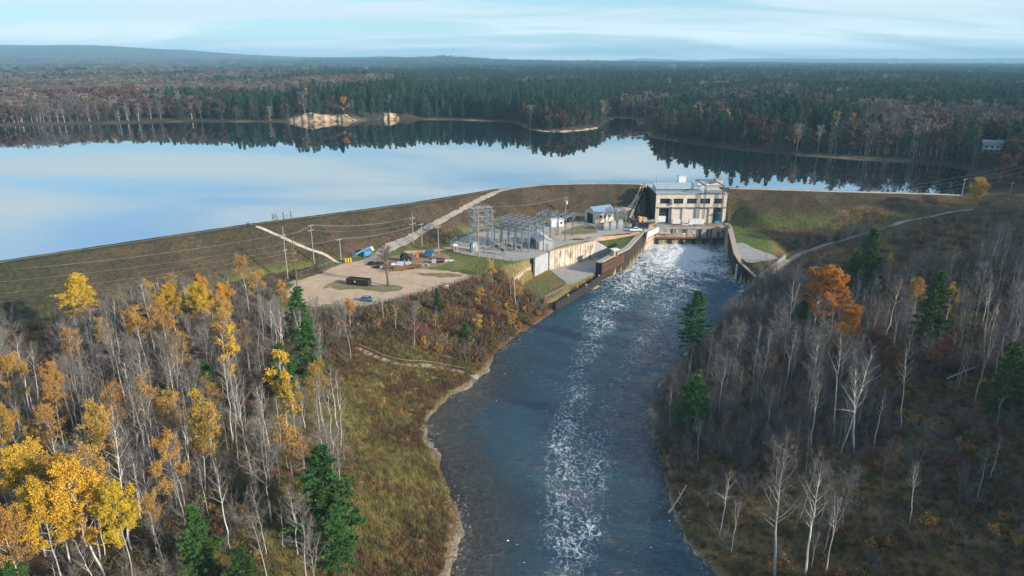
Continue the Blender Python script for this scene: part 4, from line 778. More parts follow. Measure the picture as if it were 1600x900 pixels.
p = G(669, 402.5, 10); e = empty('dump_trailer', (*p, 10.12), R(12), 'blue tipped dump trailer beside the stacked materials', 'trailer'); tb = MB().prism([(-1.8, .8), (1.3, .8), (2.3, 2.6), (-.5, 2.6)], -1.1, 1.1).obj('bed', dark_paint if False else mat('trailer_blue', (.03, .10, .20), rough=.4), e); MB().box((1.6, 0, 1.4), (.8, 2.0, 1.2)).obj('tailgate', conc_blue, e); [wheel(e, sx, sy, .38) for sx in (-.5, .5) for sy in (-1.1, 1.1)]; MB().beam((-1.8, 0, .7), (-3.2, 0, .5), .15).obj('drawbar', steel_dark, e)
def pile(name, px, py, z, rz, label, cat, items):
    p = G(px, py, z); e = empty(name, (*p, z + .1), rz, label, cat)
    for nm, m_, c, d in items: MB().box(c, d, RNG.normal(0, .06)).obj(nm, m_, e)
    return e
rust2 = mat('brown_rusty_metal', (.22, .10, .05), (.32, .16, .08), 1.5); tarp = mat('blue_white_tarp', (.55, .62, .68), (.3, .4, .5), 1.2)
def lots(n, L_, W_, nm, ms, hmax=.9):
    r_ = []
    for i in range(n):
        d = (RNG.uniform(.8, 2.4), RNG.uniform(.5, 1.3), RNG.uniform(.25, hmax)); r_.append((nm, ms[i % len(ms)], (RNG.uniform(-L_, L_), RNG.uniform(-W_, W_), d[2] / 2 + (i % 5) * .004), d))
    return r_
def pipe_rack(px, py, rz, label, m, n=7, ln=5):
    p = G(px, py, 10); e = empty('pipe_rack', (*p, 10.1), rz, label, 'pipe rack')
    for s_ in (-ln * .35, ln * .35): MB().box((s_, 0, .15), (.2, n * .3 + .4, .3)).obj('skid', rust2, e)
    for k in range(n): MB().cyl((RNG.normal(0, .2), (k - (n - 1) / 2) * .3, .43 + .0), .13, ln, 8, 'x').obj('pipe', m, e)
    for k in range(n - 2): MB().cyl((RNG.normal(0, .2), (k - (n - 3) / 2) * .3, .68), .13, ln, 8, 'x').obj('pipe', m, e)
pipe_rack(612, 419, R(4), 'rusty pipes racked at the left end of the stored materials', rust2); pipe_rack(640, 419.5, R(2), 'rusty pipes racked in the middle of the stored materials', rust); timber_stack((*G(626, 420, 10), 10.1), R(4), 4.5, 6, 4, 'brown timbers stacked at the yard edge behind the bare tree', rust2); timber_stack((*G(648, 417.5, 10), 10.1), R(-5), 4.2, 6, 4, 'orange-brown timbers stacked nearest the grass', rust)
pile('wrapped_load', 632, 415, 10, R(5), 'pale tarpaulin-wrapped load on the rusty materials', 'wrapped load', [('bundle', tarp, (-1.4, 0, .7), (2.4, 1.6, 1.3)), ('bundle', tarp, (1.3, .3, .6), (2.0, 1.5, 1.1)), ('pallet', rust2, (0, 0, .08), (5.4, 1.8, .14))])
pile('wrapped_load', 617, 416, 10, R(15), 'white-wrapped load left of the tarpaulin load', 'wrapped load', [('bundle', white, (-.6, 0, .6), (1.6, 1.2, .9)), ('bundle', tarp, (.9, .2, .5), (1.1, 1.2, .8)), ('pallet', rust2, (0, 0, .08), (3.2, 1.5, .14))])
pile('scrap_heap', 586, 413, 10, R(12), 'black heap of scrap left of the stored pipes', 'scrap heap', lots(12, 2.6, 1.4, 'scrap', [black, steel_dark, black]))
pile('scrap_heap', 598, 418, 10, R(-5), 'dark and white scrap heap beside the bare yard tree', 'scrap heap', lots(9, 2.2, 1.0, 'scrap', [black, white, steel_dark]))
pile('concrete_blocks', 661, 415, 10, R(3), 'pale grey concrete blocks laid out beside the timbers', 'concrete blocks', [('block', conc, (-2 + i * 1.0, (i % 2) * .9 - .4, .3), (.92, .8, .55)) for i in range(5)])
pile('crate_stack', 678, 411, 10, R(4), 'pale blue crate among dark sheet materials', 'crates', [('crate', conc_blue, (0, 0, .7), (1.5, 1.2, 1.3)), ('sheet', black, (2.2, .3, .3), (2.4, 1.4, .5)), ('sheet', steel_dark, (-2.0, .5, .15), (2.4, 1.4, .25))])
pile('timber_pile', 682, 404.5, 10, R(-4), 'long dark and tan planks beside the blue dump trailer', 'planks', [('plank', [black, wood_brown, timber][i % 3], (RNG.normal(0, .6), -1 + i * .32, .12 + .1 * (i % 2)), (5, .28, .2)) for i in range(7)])
pile('white_bags', 701, 409, 10, R(0), 'white sacks lying on the grass at the end of the stored materials', 'sacks', [('sack', white, (-.9 + i * .75, (i % 2) * .5, .3), (.8, .6, .5)) for i in range(4)] + [('tarp', lift_blue, (2.0, -.3, .15), (1, .8, .3))])
# booth, cones and sign near the substation gate
p = G(711, 392, 10); e = empty('guard_booth', (*p, 10.08), R(20), 'small tan booth with a white roof by the substation gate', 'booth'); MB().box((0, 0, 1.1), (1.7, 1.7, 2.2)).obj('wall', cap_mat, e); MB().prism([(-1.05, 2.2), (1.05, 2.2), (.8, 2.55), (-.8, 2.55)], -1.05, 1.05).obj('roof', white, e); MB().bb(-.4, .4, -.9, -.852, .1, 1.9).obj('door', wood_brown, e)
p = G(723, 396, 10); e = empty('road_barrier', (*p, 10.08), R(0), 'orange road barrier by the substation fence', 'barrier'); [MB().beam((s_, -.3, 0), (s_, 0, 1.0), .1).obj('leg', orange_p, e) for s_ in (-.8, .8)]; [MB().bb(-1, 1, -.06, .02, z_, z_ + .25).obj('board', orange_p, e) for z_ in (.35, .72)]
p = hit(697, 456); e = empty('notice_board', p, R(-8), 'white notice board on posts at the edge of the yard', 'sign'); [MB().box((s_, 0, .9), (.12, .12, 1.9)).obj('post', wood_brown, e) for s_ in (-.7, .7)]; MB().box((0, -.09, 1.55), (2.0, .05, 1.5)).obj('board', white, e)
p = hit(698, 446); p = hit(516, 416)
e = empty('pipe_pile', (*hit(486, 430)[:2], hit(486, 430)[2] + .1), R(32), 'brown logs lying along the fence by the yard', 'logs'); [MB().cyl((RNG.normal(0, .8), k * .4, .22), .2, 8, 8, 'x').obj('log', wood_brown, e) for k in range(3)]
# yard edge posts
for i, (a, b) in enumerate(zip(np.linspace(584, 722, 13), np.linspace(477.5, 441, 13))):
    p = hit(a, b + 1); o = MB().cyl((0, 0, .5), .11, 1.1, 6).cyl((0, 0, 1.08), .07, .08, 6).obj('guard_post', wood_brown); o.location = p; tag(o, 'short brown post along the river edge of the tan yard', 'post', 'short posts along the yard edge')

# ------------------------------------------------------------------ buildings by the dam
def gable(name, loc, rz, L_, W_, h, rise, wallm, roofm, label, over=.4):
    e = empty(name, loc, rz, label, 'building')
    for s_ in (-1, 1): MB().bb(-L_ / 2, L_ / 2, s_ * W_ / 2 - .12, s_ * W_ / 2 + .12, 0, h).obj('wall', wallm, e)
    for s_ in (-1, 1): MB().prism([(-W_ / 2 + .13, 0), (W_ / 2 - .13, 0), (W_ / 2 - .13, h), (0, h + rise * .96), (-W_ / 2 + .13, h)], s_ * L_ / 2 - .12, s_ * L_ / 2 + .12, axis='x').obj('gable_wall', wallm, e)
    for s_ in (-1, 1):
        mb = MB(); a = (W_ / 2 + over); zo = h - rise * over / (W_ / 2); hl = L_ / 2 + over
        v = [(-hl, s_ * a, zo), (hl, s_ * a, zo), (hl, 0, h + rise), (-hl, 0, h + rise)]; v += [(x_, y_, z_ + .18) for x_, y_, z_ in v]
        r_ = mb.add(v, [(0, 1, 2, 3), (7, 6, 5, 4), (0, 4, 5, 1), (1, 5, 6, 2), (2, 6, 7, 3), (3, 7, 4, 0)]).obj('roof', roofm, e)
        n_s = int(L_ / .9)
        for k in range(n_s + 1): xx = -hl + 2 * hl * k / n_s; MB().beam((xx, s_ * a, zo + .2), (xx, 0, h + rise + .2), .06, .08).obj('seam', roofm, r_)
    return e
ga = gable('garage', (40.2, 307.6, 10.05), R(30), 10.6, 8.0, 4.9, 1.9, cream, mat('blue_metal_roof', (.26, .38, .50), (.22, .33, .45), 1, rough=.4), 'cream garage with a blue metal roof and dark door below the dam')
MB().bb(-5.5, -5.43, -2.2, 2.2, 0, 4.1).obj('door', mat('dark_green_door', (.02, .045, .045), rough=.5), ga)
for k in range(1, 5): MB().bb(-5.53, -5.5, -2.2, 2.2, k * .82 - .03, k * .82 + .03).obj('door_seam', steel_dark, ga)
for xx in (-2.5, 0, 2.5): MB().bb(xx - .6, xx + .6, -4.2, -4.12, 2.2, 3.5).obj('window', glass, ga)
cb_ = gable('control_building', (11.6, 264.2, 10.05), R(104), 13.5, 5.6, 3.0, 1.1, conc_blue, mat('grey_blue_roof', (.40, .46, .50), (.34, .39, .43), 1, rough=.5), 'blue-grey gabled control building at the edge of the substation')
MB().bb(-6.9, -6.83, -.9, .2, 0, 2.1).obj('door', steel, cb_)
for xx in (-4, 0, 4): MB().bb(xx - .5, xx + .5, 2.82, 2.89, 1.2, 2.2).obj('window', glass, cb_)
for xx in (-3, 1, 4): MB().box((xx, .0, 4.35), (.8, .8, .6)).obj('roof_vent', steel, cb_)
wb = gable('switch_house', (19.6, 297.5, 10.05), R(14), 5.6, 4.2, 2.9, .5, white, white, 'small white switch house at the back of the substation')
MB().bb(-.5, .5, -2.3, -2.22, 0, 2.1).obj('door', conc_blue, wb); MB().bb(1.3, 2.2, -2.3, -2.22, 1.2, 2.1).obj('window', glass, wb)

# ------------------------------------------------------------------ substation steelwork
ins_m = mat('brown_grey_insulator', (.34, .33, .33), rough=.3)
def lattice(mb, p, q, w=.5, r=.06, pitch=.9):
    p = np.array(p, float); q = np.array(q, float); d = q - p; ln = np.linalg.norm(d); d /= ln
    a = np.cross(d, (0, 0, 1)); a = np.array((1., 0, 0)) if np.linalg.norm(a) < 1e-3 else a / np.linalg.norm(a); b = np.cross(a, d)
    cs = [(a * i + b * j) * w / 2 for i, j in ((-1, -1), (1, -1), (1, 1), (-1, 1))]
    for c_ in cs: mb.beam(p + c_, q + c_, r)
    n = max(1, int(ln / pitch))
    for k in range(n):
        u0, u1 = p + d * ln * k / n, p + d * ln * (k + 1) / n
        for i in range(4): mb.beam(u0 + cs[i if k % 2 else (i + 1) % 4], u1 + cs[(i + 1) % 4 if k % 2 else i], r * .6)
def gantry(loc, rz, nx_, ny_, dx, dy, h, label, levels, bus=True, latt=False, cols=None):
    lw = .36
    e = empty('substation_gantry', loc, rz, label, 'steel gantry'); W = (nx_ - 1) * dx; D = (ny_ - 1) * dy
    pts = [(i * dx - W / 2, j * dy - D / 2) for i in range(nx_) for j in range(ny_)]
    for (x_, y_) in pts:
        mb = MB()
        if latt: lattice(mb, (x_, y_, 0), (x_, y_, h), .55, .09, 1.0)
        else: mb.beam((x_, y_, 0), (x_, y_, h), .26).box((x_, y_, .12), (.6, .6, .24))
        mb.obj('column', steel, e)
    for z_ in levels:
        for j in range(ny_): mb = MB(); lattice(mb, (-W / 2, j * dy - D / 2, z_), (W / 2, j * dy - D / 2, z_), .42, .06, 1.3); mb.obj('beam', steel, e)
        for i in range(nx_): mb = MB(); lattice(mb, (i * dx - W / 2, -D / 2, z_), (i * dx - W / 2, D / 2, z_), .34, .05, 1.5); mb.obj('beam', steel, e)
    if bus:
        for z_ in levels:
            for k in range(3):
                y_ = -D / 2 + D * (k + .5) / 3; mb = MB(); mb.tube([(-W / 2 - .6, y_, z_ + 1.0), (0, y_, z_ + .92), (W / 2 + .6, y_, z_ + 1.0)], .09, 5); mb.obj('busbar', steel if k % 3 else conc_blue, e)
                mi = MB()
                for q in range(nx_ * 2 - 1):
                    x_ = -W / 2 + q * dx / 2
                    for s_ in range(4): mi.cyl((x_, y_, z_ + .32 + s_ * .17), .19 if s_ % 2 else .12, .1, 6)
                    for s_ in range(5): mi.cyl((x_ + dx * .2, y_, z_ - .35 - s_ * .22), .17 if s_ % 2 else .10, .12, 6)
                mi.obj('insulators', ins_m, e)
            for k in range(nx_):
                x_ = -W / 2 + W * (k + .5) / nx_; mb = MB(); mb.tube([(x_, -D / 2 - .5, z_ + 1.5), (x_, 0, z_ + 1.3), (x_, D / 2 + .5, z_ + 1.5)], .06, 5); mb.tube([(x_, -D / 4, z_ + 1.4), (x_ + .3, -D / 4, z_ - .4), (x_ + .1, -D / 4 + .5, z_ - 1.6)], .06, 4); mb.tube([(x_, D / 4, z_ + 1.4), (x_ - .3, D / 4, z_ - .6), (x_, D / 4 - .5, z_ - 2.2)], .06, 4); mb.obj('jumper', steel, e)
                MB().beam((x_ - .5, -D / 4, z_ + .3), (x_ + .8, -D / 4 + .4, z_ + 1.5), .13).beam((x_ - .4, D / 4, z_ + .3), (x_ + .7, D / 4 + .4, z_ + 1.6), .13).obj('switch_arm', ins_m if k % 2 else steel, e)
    return e
p = G(752, 387, 10); gantry((*p, 10.05), R(20), 2, 2, 7.2, 6.0, 15.5, 'tallest steel gantry tower at the left end of the substation', (8.5, 11.8, 15.3), latt=True)
p = (2.8, 262.5); gantry((*p, 10.05), R(-38), 6, 3, 3.4, 5.0, 10.6, 'long steel bus gantry in the middle of the substation', (7.2, 9.9))
p = (17.5, 277.0); gantry((*p, 10.05), R(-24), 3, 2, 6.6, 9.0, 9.6, 'steel bus gantry at the powerhouse end of the substation', (9.3,), latt=True)
p = (46.0, 297.2); gantry((*p, 10.05), R(8), 3, 2, 4.0, 4.6, 7.2, 'small steel bus frame above the three grey transformers', (5.2, 7.0))
def transformer(loc, rz, label, k=1.0, m=None, name='transformer'):
    e = empty(name, loc, rz, label, 'transformer', scale=k); m = m or conc_blue
    MB().box((0, 0, .12), (2.4, 2.0, .24)).obj('plinth', conc, e); t = MB().box((0, 0, 1.5), (1.8, 1.5, 2.7)).obj('tank', m, e)
    bv = t.modifiers.new('bevel', 'BEVEL'); bv.width = .03; bv.segments = 1
    for s_ in (-1, 1):
        for j in range(6): MB().box((s_ * 1.08, -.55 + j * .22, 1.45), (.42, .09, 2.2)).obj('radiator_fin', steel, e)
    for j in (-.5, 0, .5): MB().cyl((j, .1, 3.2), .1, .9, 8).cyl((j, .1, 3.05), .17, .08, 8).cyl((j, .1, 3.3), .17, .08, 8).obj('bushing', ins_m, e)
    MB().cyl((0, -.55, 3.1), .28, 1.5, 10, 'x').obj('conservator', m, e); return e
for i, (a, b, lb_) in enumerate(((946, 359.5, 'grey transformer nearest the substation of the three below the garage'), (957, 358, 'middle one of the three grey transformers below the garage'), (968, 356.8, 'grey transformer nearest the powerhouse of the three'))):
    p = G(a, b, 10); transformer((*p, 10.1), R(12), lb_, 1.15, conc_blue)
p = G(929.5, 347, 10); transformer((*p, 10.1), R(20), 'dark transformer beside the cream garage', .9, mat('dark_green_paint', (.03, .06, .06), rough=.5))
p = G(741, 393, 10); transformer((*p, 10.1), R(30), 'pale blue-grey transformer at the foot of the tall gantry', 1.15)
def breaker(loc, rz, label):
    e = empty('circuit_breaker', loc, rz, label, 'circuit breaker')
    mb = MB(); [mb.beam((sx, sy, 0), (sx * .8, sy * .8, 1.5), .1) for sx in (-.7, .7) for sy in (-.4, .4)]; mb.obj('stand', steel_dark, e)
    MB().box((0, 0, 1.9), (1.7, 1.0, .9)).obj('tank', steel_dark, e)
    mi = MB(); [mi.tube([(j, s_ * .2, 2.3), (j, s_ * .75, 3.5)], (.14, .07), 7) for j in (-.55, 0, .55) for s_ in (-1, 1)]; mi.obj('bushings', ins_m, e)
for i, (a, b) in enumerate(((777, 392), (786, 398), (797, 391), (812, 394), (816, 388), (831, 383))):
    p = G(a, b, 10); breaker((*p, 10.08), R(-38), 'dark circuit breaker standing under the long bus gantry')
for i, (a, b) in enumerate(((762, 384), (770, 390), (790, 385), (803, 390), (808, 382), (824, 389), (836, 377), (846, 372), (858, 376), (868, 368), (756, 396), (782, 380))):
    p = G(a, b, 10); e = empty('instrument_post', (*p, 10.08), RNG.uniform(0, 3), 'slim steel post with an insulator stack in the substation', 'insulator post', 'insulator posts in the substation')
    MB().beam((0, 0, 0), (0, 0, 2.4), .22).obj('post', steel_dark, e); mi = MB(); mi.beam((-1.1, 0, 2.45), (1.1, 0, 2.45), .16)
    mi.obj('crossarm', steel, e); mi = MB(); [mi.cyl((j, 0, 2.65 + q * .22), .16 if q % 2 else .1, .14, 7) for j in (-.9, 0, .9) for q in range(5)]; mi.obj('insulators', ins_m, e)
for o in [o for o in C.objects if o.name.startswith('circuit_breaker')]: o['group'] = 'circuit breakers under the long bus gantry'
p = G(902, 375, 10); e = empty('parts_rack', (*p, 10.1), R(5), 'dark frames laid on the gravel above the cream wall', 'steel frames'); [MB().beam((k * .8 - 1.6, -.8, .3), (k * .8 - 1.2, .8, .9), .14).obj('frame', steel_dark, e) for k in range(6)]; MB().beam((-2, -.5, .2), (2.6, -.5, .2), .15).obj('skid', black, e); MB().beam((-2, .6, .2), (2.6, .6, .2), .15).obj('skid', black, e)
p = G(921, 373.5, 10); pile('stone_heap', 921, 373.5, 10, 0, 'pale slabs lying beside the dark frames', 'slabs', [('slab', conc, (RNG.normal(0, .8), RNG.normal(0, .5), .2), (1.2, .8, .35)) for _ in range(5)])
# chain-link fences
mesh_m = mat('chain_link', (.30, .32, .32), rough=.5, metal=.3)
def fence(pts, label, h=2.1, step=3.0):
    P = spline(pts, step); e = empty('chain_link_fence', (0, 0, 0), label=label, cat='fence')
    me = MB().cyl((0, 0, h / 2), .05, h, 5).mesh('post', steel)
    for q in P:
        o = bpy.data.objects.new('post', me); C.objects.link(o); o.parent = e; o.location = q
    MB().tube([(q[0], q[1], q[2] + h) for q in P], .035, 4).obj('top_rail', steel, e)
    mb = MB()
    for a, b in zip(P[:-1], P[1:]):
        for k in range(8):
            u = k / 8; c0 = a + (b - a) * u; c1 = a + (b - a) * min(1, u + .25)
            mb.beam(c0, c1 + np.array((0, 0, h)), .022); mb.beam(c0 + np.array((0, 0, h)), c1, .022)
    mb.obj('mesh_panel', mesh_m, e)
Z10 = lambda l: [(*G(a, b, 10), 10.05) for a, b in l]
fence(Z10([(706, 392), (734, 400), (774, 406), (800, 411), (838, 404)]), 'chain-link fence along the river side of the substation')
fence(Z10([(704, 384), (718, 374), (732, 366)]), 'chain-link fence at the dam end of the substation')
fence([hit(*p) for p in [(466, 436), (482, 430), (500, 424), (522, 415)]], 'chain-link fence between the dam foot and the yard')
fence(Z10([(932, 352), (946, 361), (975, 357.5), (984, 351)]), 'chain-link fence round the three grey transformers', 1.9)
fence([hit(*p) for p in [(757, 436), (764, 424), (772, 410)]], 'short chain-link fence running down from the substation corner')

# ------------------------------------------------------------------ poles and wires
pole_grey = mat('grey_wood_pole', (.36, .34, .31), (.27, .25, .22), 1.5, stretch=(3, 3, .3)); pole_brown = mat('brown_wood_pole', (.22, .14, .085), (.16, .10, .06), 1.5, stretch=(3, 3, .3))
POLES = {}
def pole(key, base, h, label, m=pole_grey, arms=((.93, 2.4),), rz=0.6, tx=False, r=.17):
    e = empty('utility_pole', base, rz, label, 'utility pole')
    MB().tube([(0, 0, -.3), (0, 0, h * .5), (0, 0, h)], (r * 1.25, r, r * .7), 8).obj('pole', m, e); tips = []
    for fz, wd_ in arms:
        z_ = h * fz; MB().beam((-wd_ / 2, 0, z_), (wd_ / 2, 0, z_), .14, .18).obj('crossarm', m, e)
        for x_ in (-wd_ / 2 + .1, 0.45, wd_ / 2 - .1):
            MB().cyl((x_, 0, z_ + .25), .08, .35, 6).obj('insulator', ins_m, e); tips.append((base[0] + x_ * math.cos(rz), base[1] + x_ * math.sin(rz), base[2] + z_ + .42))
    if tx: MB().cyl((.5, 0, h * .68), .42, 1.3, 10).obj('transformer_can', white, e)
    POLES[key] = tips; return e
def px_h(base, py):
    """height a vertical needs to rise from base to reach picture row py"""
    lo, hi = 0, 60
    for _ in range(40):
        m_ = (lo + hi) / 2; z_ = base[2] + m_ - CAMZ; dep = base[1] * cp - z_ * sp; v = 450 - FPX * (base[1] * sp + z_ * cp) / dep
        if v > py: lo = m_
        else: hi = m_
    return lo
for key, (bx, by), ty, lb_, m_, arms, tx in (
    ('a', (450, 436), 354, 'grey pole standing left of the tall brown pole', pole_grey, ((.83, 1.8), (.55, 1.6)), False),
    ('b', (466, 462), 370, 'tall brown pole at the left end of the yard', pole_brown, ((.88, 1.4), (.72, 1.4), (.6, 1.4)), False),
    ('c', (491, 412), 350, 'pale grey pole with two crossarms on the dam face', pole_grey, ((.95, 1.8), (.84, 2.4)), False),
    ('d', (533, 407), 372, 'short pole with one wide crossarm above the yellow bollards', pole_grey, ((.93, 2.6),), False),
    ('e', (646, 381), 334, 'tall pole with two crossarms right of the road up the dam', pole_grey, ((.85, 2.6), (.66, 3.0)), False),
    ('f', (659.5, 385), 349, 'shorter pole just right of the tall double-armed pole', pole_grey, ((.95, 2.2),), False),
    ('g', (685.5, 397), 341, 'pole with low crossarm beside the blue dump trailer', pole_grey, ((.95, 1.4), (.75, 2.6)), False),
    ('h', (883.5, 336), 308, 'pole with a white transformer can on the dam face', pole_grey, ((.95, 2.2), (.8, 2.0)), True),
    ('i', (849, 393), 345, 'thin brown pole in front of the control building', pole_brown, ((.96, .8),), False),
    ('j', (748, 402), 322, 'tallest pale pole in front of the tall gantry', pole_grey, ((.97, 1.0),), False),
    ('k', (1502, 308), 279, 'lone pole at the far end of the crest track by the yellow tree', pole_grey, ((.95, 1.6),), False),
    ('l', (1573, 326), 285, 'bare pole among the trees at the right edge', pole_grey, ((.95, 1.6),), False)):
    b_ = hit(bx, by); pole(key, b_, px_h(b_, ty), lb_, m_, arms, .75 if key in 'abcdefg' else .2, tx)
wire_m = mat('grey_wire', (.30, .31, .31), rough=.5, metal=.2)
def wire(p, q, sag, label, grp, r=.024):
    p = np.array(p); q = np.array(q); t = np.linspace(0, 1, 15)[:, None]; pts = p + (q - p) * t; pts[:, 2] -= (4 * sag * t * (1 - t))[:, 0]
    o = MB().tube(pts, r, 4).obj('power_line', wire_m); tag(o, label, 'power line', grp)
W_ = lambda a, b, label, sag, n=3: [wire(POLES[a][i % len(POLES[a])], POLES[b][i % len(POLES[b])], sag, label, label) for i in range(n)]
W_('c', 'e', 'thin wire strung across the dam face between the two double-armed poles', 1.6, 4); W_('d', 'f', 'thin wire between the short pole above the bollards and the shorter roadside pole', 1.4, 3)
W_('e', 'g', 'thin wire between the tall roadside pole and the pole by the dump trailer', .8, 2); W_('a', 'c', 'thin wire joining the left grey pole to the pole on the dam face', .9, 3)
W_('b', 'd', 'thin wire from the tall brown pole to the short pole above the bollards', .9, 2); W_('g', 'j', 'thin wire from the pole by the dump trailer to the tall pole by the gantry', .9, 2); W_('j', 'h', 'thin wire crossing the dam face to the pole with the white can', 1.5, 2)
for key, dz in (('a', 0), ('b', 0)):
    for i in range(3):
        s_ = POLES[key][i * (len(POLES[key]) // 3) % len(POLES[key])]; wire(s_, (s_[0] - 150, s_[1] - 55 + i * 3, s_[2] + 1.0 - i * 1.2), 4.5, 'wire running off over the woods towards the left edge', 'wires over the left woods')
for i in range(4): wire((118 + i * 1.0, 250 + i * 2.2, 27 + i * .8), (225, 262 + i * 2.5, 41 + i * 1.0), 3.0, 'thin wire over the hill side road on the right', 'wires over the hill road') if False else None
for i in range(4): wire((100.5, 316 + i * 2, 19.5 + i * .4), (230, 300 + i * 4, 33 + i * .8), 6.0, 'thin wire from the powerhouse across the grassy dam face to the hill', 'wires from the powerhouse to the hill', .026)

# ------------------------------------------------------------------ crest: gauge frame and two walkers
p = (*G(430, 345.5, CREST), CREST); e = empty('gauge_tower', p, R(45), 'small open steel tower on the dam crest', 'tower')
for sx in (-.6, .6):
    for sy in (-.6, .6): MB().beam((sx, sy, 0), (sx, sy, 2.6), .18).obj('leg', steel_dark, e)
MB().box((0, 0, 1.5), (1.5, 1.5, .12)).obj('platform', steel, e); MB().box((0, 0, 2.65), (1.6, 1.6, .12)).obj('roof', steel, e)
e = empty('crest_fence', (0, 0, 0), label='short wire fence beside the steel tower on the crest', cat='fence'); rail(e, [(*G(a, b, CREST), CREST) for a, b in [(434, 345), (444, 343.5), (458, 341.8)]], 1.5, 3, .06, steel_dark)
for a, b, lb_ in ((443.5, 343.6, 'taller thin mast beside the small steel crest tower'), (455, 342.2, 'short mast with a lamp arm on the dam crest')):
    e = empty('mast', (*G(a, b, CREST), CREST), 0, lb_, 'mast'); MB().cyl((0, 0, 1.5), .14, 3.0, 6).obj('post', wood_brown, e); MB().beam((-.6, 0, 2.5), (.1, 0, 2.6), .12).obj('arm', steel_dark, e)
def person(loc, rz, shirt, trousers, label, stride):
    """standing walker: one skinned body with clothing colours by material"""
    J = {'hip': (0, 0, .92), 'waist': (0, 0, 1.08), 'chest': (0, 0, 1.32), 'neck': (0, 0, 1.5), 'head': (0.02, 0, 1.62), 'crown': (0.02, 0, 1.74)}
    Vs = [J[k] for k in ('hip', 'waist', 'chest', 'neck', 'head', 'crown')]; E = [(i, i + 1) for i in range(5)]; Rr = [.19, .18, .22, .08, .12, .09]
    for s_ in (-1, 1):
        n = len(Vs); Vs += [(0, s_ * .1, .86), (stride * s_ * .5, s_ * .1, .48), (stride * s_ * .4 - .03, s_ * .1, .08), (stride * s_ * .4 + .14, s_ * .1, .04)]; E += [(0, n), (n, n + 1), (n + 1, n + 2), (n + 2, n + 3)]; Rr += [.13, .1, .07, .06]
        n = len(Vs); Vs += [(0, s_ * .2, 1.40), (-.05 * s_ * stride, s_ * .25, 1.12), (.1, s_ * .22, .88), (.12, s_ * .22, .80)]; E += [(2, n), (n, n + 1), (n + 1, n + 2), (n + 2, n + 3)]; Rr += [.085, .07, .055, .045]
    me = bpy.data.meshes.new('person'); me.from_pydata(Vs, E, []); o = bpy.data.objects.new('person', me); C.objects.link(o)
    sk = o.modifiers.new('skin', 'SKIN'); sv = me.skin_vertices[0].data
    for i, r_ in enumerate(Rr): sv[i].radius = (r_, r_ * (1.15 if i in (1, 2) else 1))
    sv[0].use_root = True; o.modifiers.new('sub', 'SUBSURF').levels = 1; o.modifiers['sub'].render_levels = 1
    m = bpy.data.materials.new('walker_clothes'); m.use_nodes = True; nt = m.node_tree; l = nt.links; b = nt.nodes['Principled BSDF']; tcn = nd(nt, 'ShaderNodeTexCoord'); sx = nd(nt, 'ShaderNodeSeparateXYZ'); l.new(tcn.outputs['Object'], sx.inputs[0])
    cr = nd(nt, 'ShaderNodeValToRGB'); cr.color_ramp.interpolation = 'CONSTANT'; dvv = nd(nt, 'ShaderNodeMath', operation='DIVIDE'); l.new(sx.outputs[2], dvv.inputs[0]); dvv.inputs[1].default_value = 2.0; l.new(dvv.outputs[0], cr.inputs[0])
    el = cr.color_ramp.elements; el[0].color = (.02, .018, .015, 1); el[1].position = .05; el[1].color = (*trousers, 1)
    for ps, c_ in ((.47, shirt), (.755, (.45, .29, .21)), (.83, (.03, .02, .015))): q = el.new(ps); q.color = (*c_, 1)
    l.new(cr.outputs[0], b.inputs['Base Color']); b.inputs['Roughness'].default_value = .9; me.materials.append(m)
    o.location = loc; o.rotation_euler = (0, 0, rz); tag(o, label, 'person'); return o
person((*G(386.6, 354.2, CREST), CREST + .06), R(45), (.01, .01, .012), (.012, .012, .015), 'person in dark clothes walking the crest, left one of two', .28); person((*G(389.6, 353.9, CREST), CREST + .06), R(45), (.016, .011, .01), (.01, .012, .015), 'person in dark clothes walking the crest, right one of two', .22)

# ------------------------------------------------------------------ steps down to the river, hillside steps
plank_m = mat('pale_plank', (.46, .38, .27), (.33, .26, .18), 1.5)
def steps(name, pts, width, label, m, n, pale=False):
    e = empty(name, (0, 0, 0), label=label, cat='steps'); P = spline([hit(*p) for p in pts], .5); k = np.linspace(0, len(P) - 2, n).astype(int)
    for i in k:
        d = P[i + 1, :2] - P[i, :2]; rz = math.atan2(d[1], d[0]); MB().box((P[i, 0], P[i, 1], gz(P[i, 0], P[i, 1]) + .32), (.95, width, .14), rz).obj('step', m, e)
    for s_ in (-1, 1):
        d = np.gradient(P[:, :2], axis=0); d /= np.linalg.norm(d, axis=1)[:, None]; Q = P[:, :2] + np.c_[-d[:, 1], d[:, 0]] * s_ * width * .52
        MB().tube([(q[0], q[1], gz(*q) + .22) for q in Q[::3]], .13, 5).obj('stringer', plank_m if not pale else m, e)
        if s_ > 0 and not pale: MB().tube([(q[0], q[1], gz(*q) + 1.15) for q in Q[::3]], .05, 4).obj('hand_rail', plank_m, e)
steps('river_steps', [(558, 546), (580, 556), (610, 567), (640, 572), (670, 575), (700, 578), (726, 584)], 1.3, 'long plank steps descending the grassy bank to the river', plank_m, 40)
ribbon('beach_path', [hit(*p) for p in [(722, 583), (736, 589), (748, 590)]], [1.4, 2.2, 2.8], path_stone)
steps('hillside_steps', [(1205, 473), (1216, 481), (1223, 490), (1219, 500), (1208, 506), (1196, 511)], 1.2, 'white curved steps climbing the wooded hill side', white, 22, True)
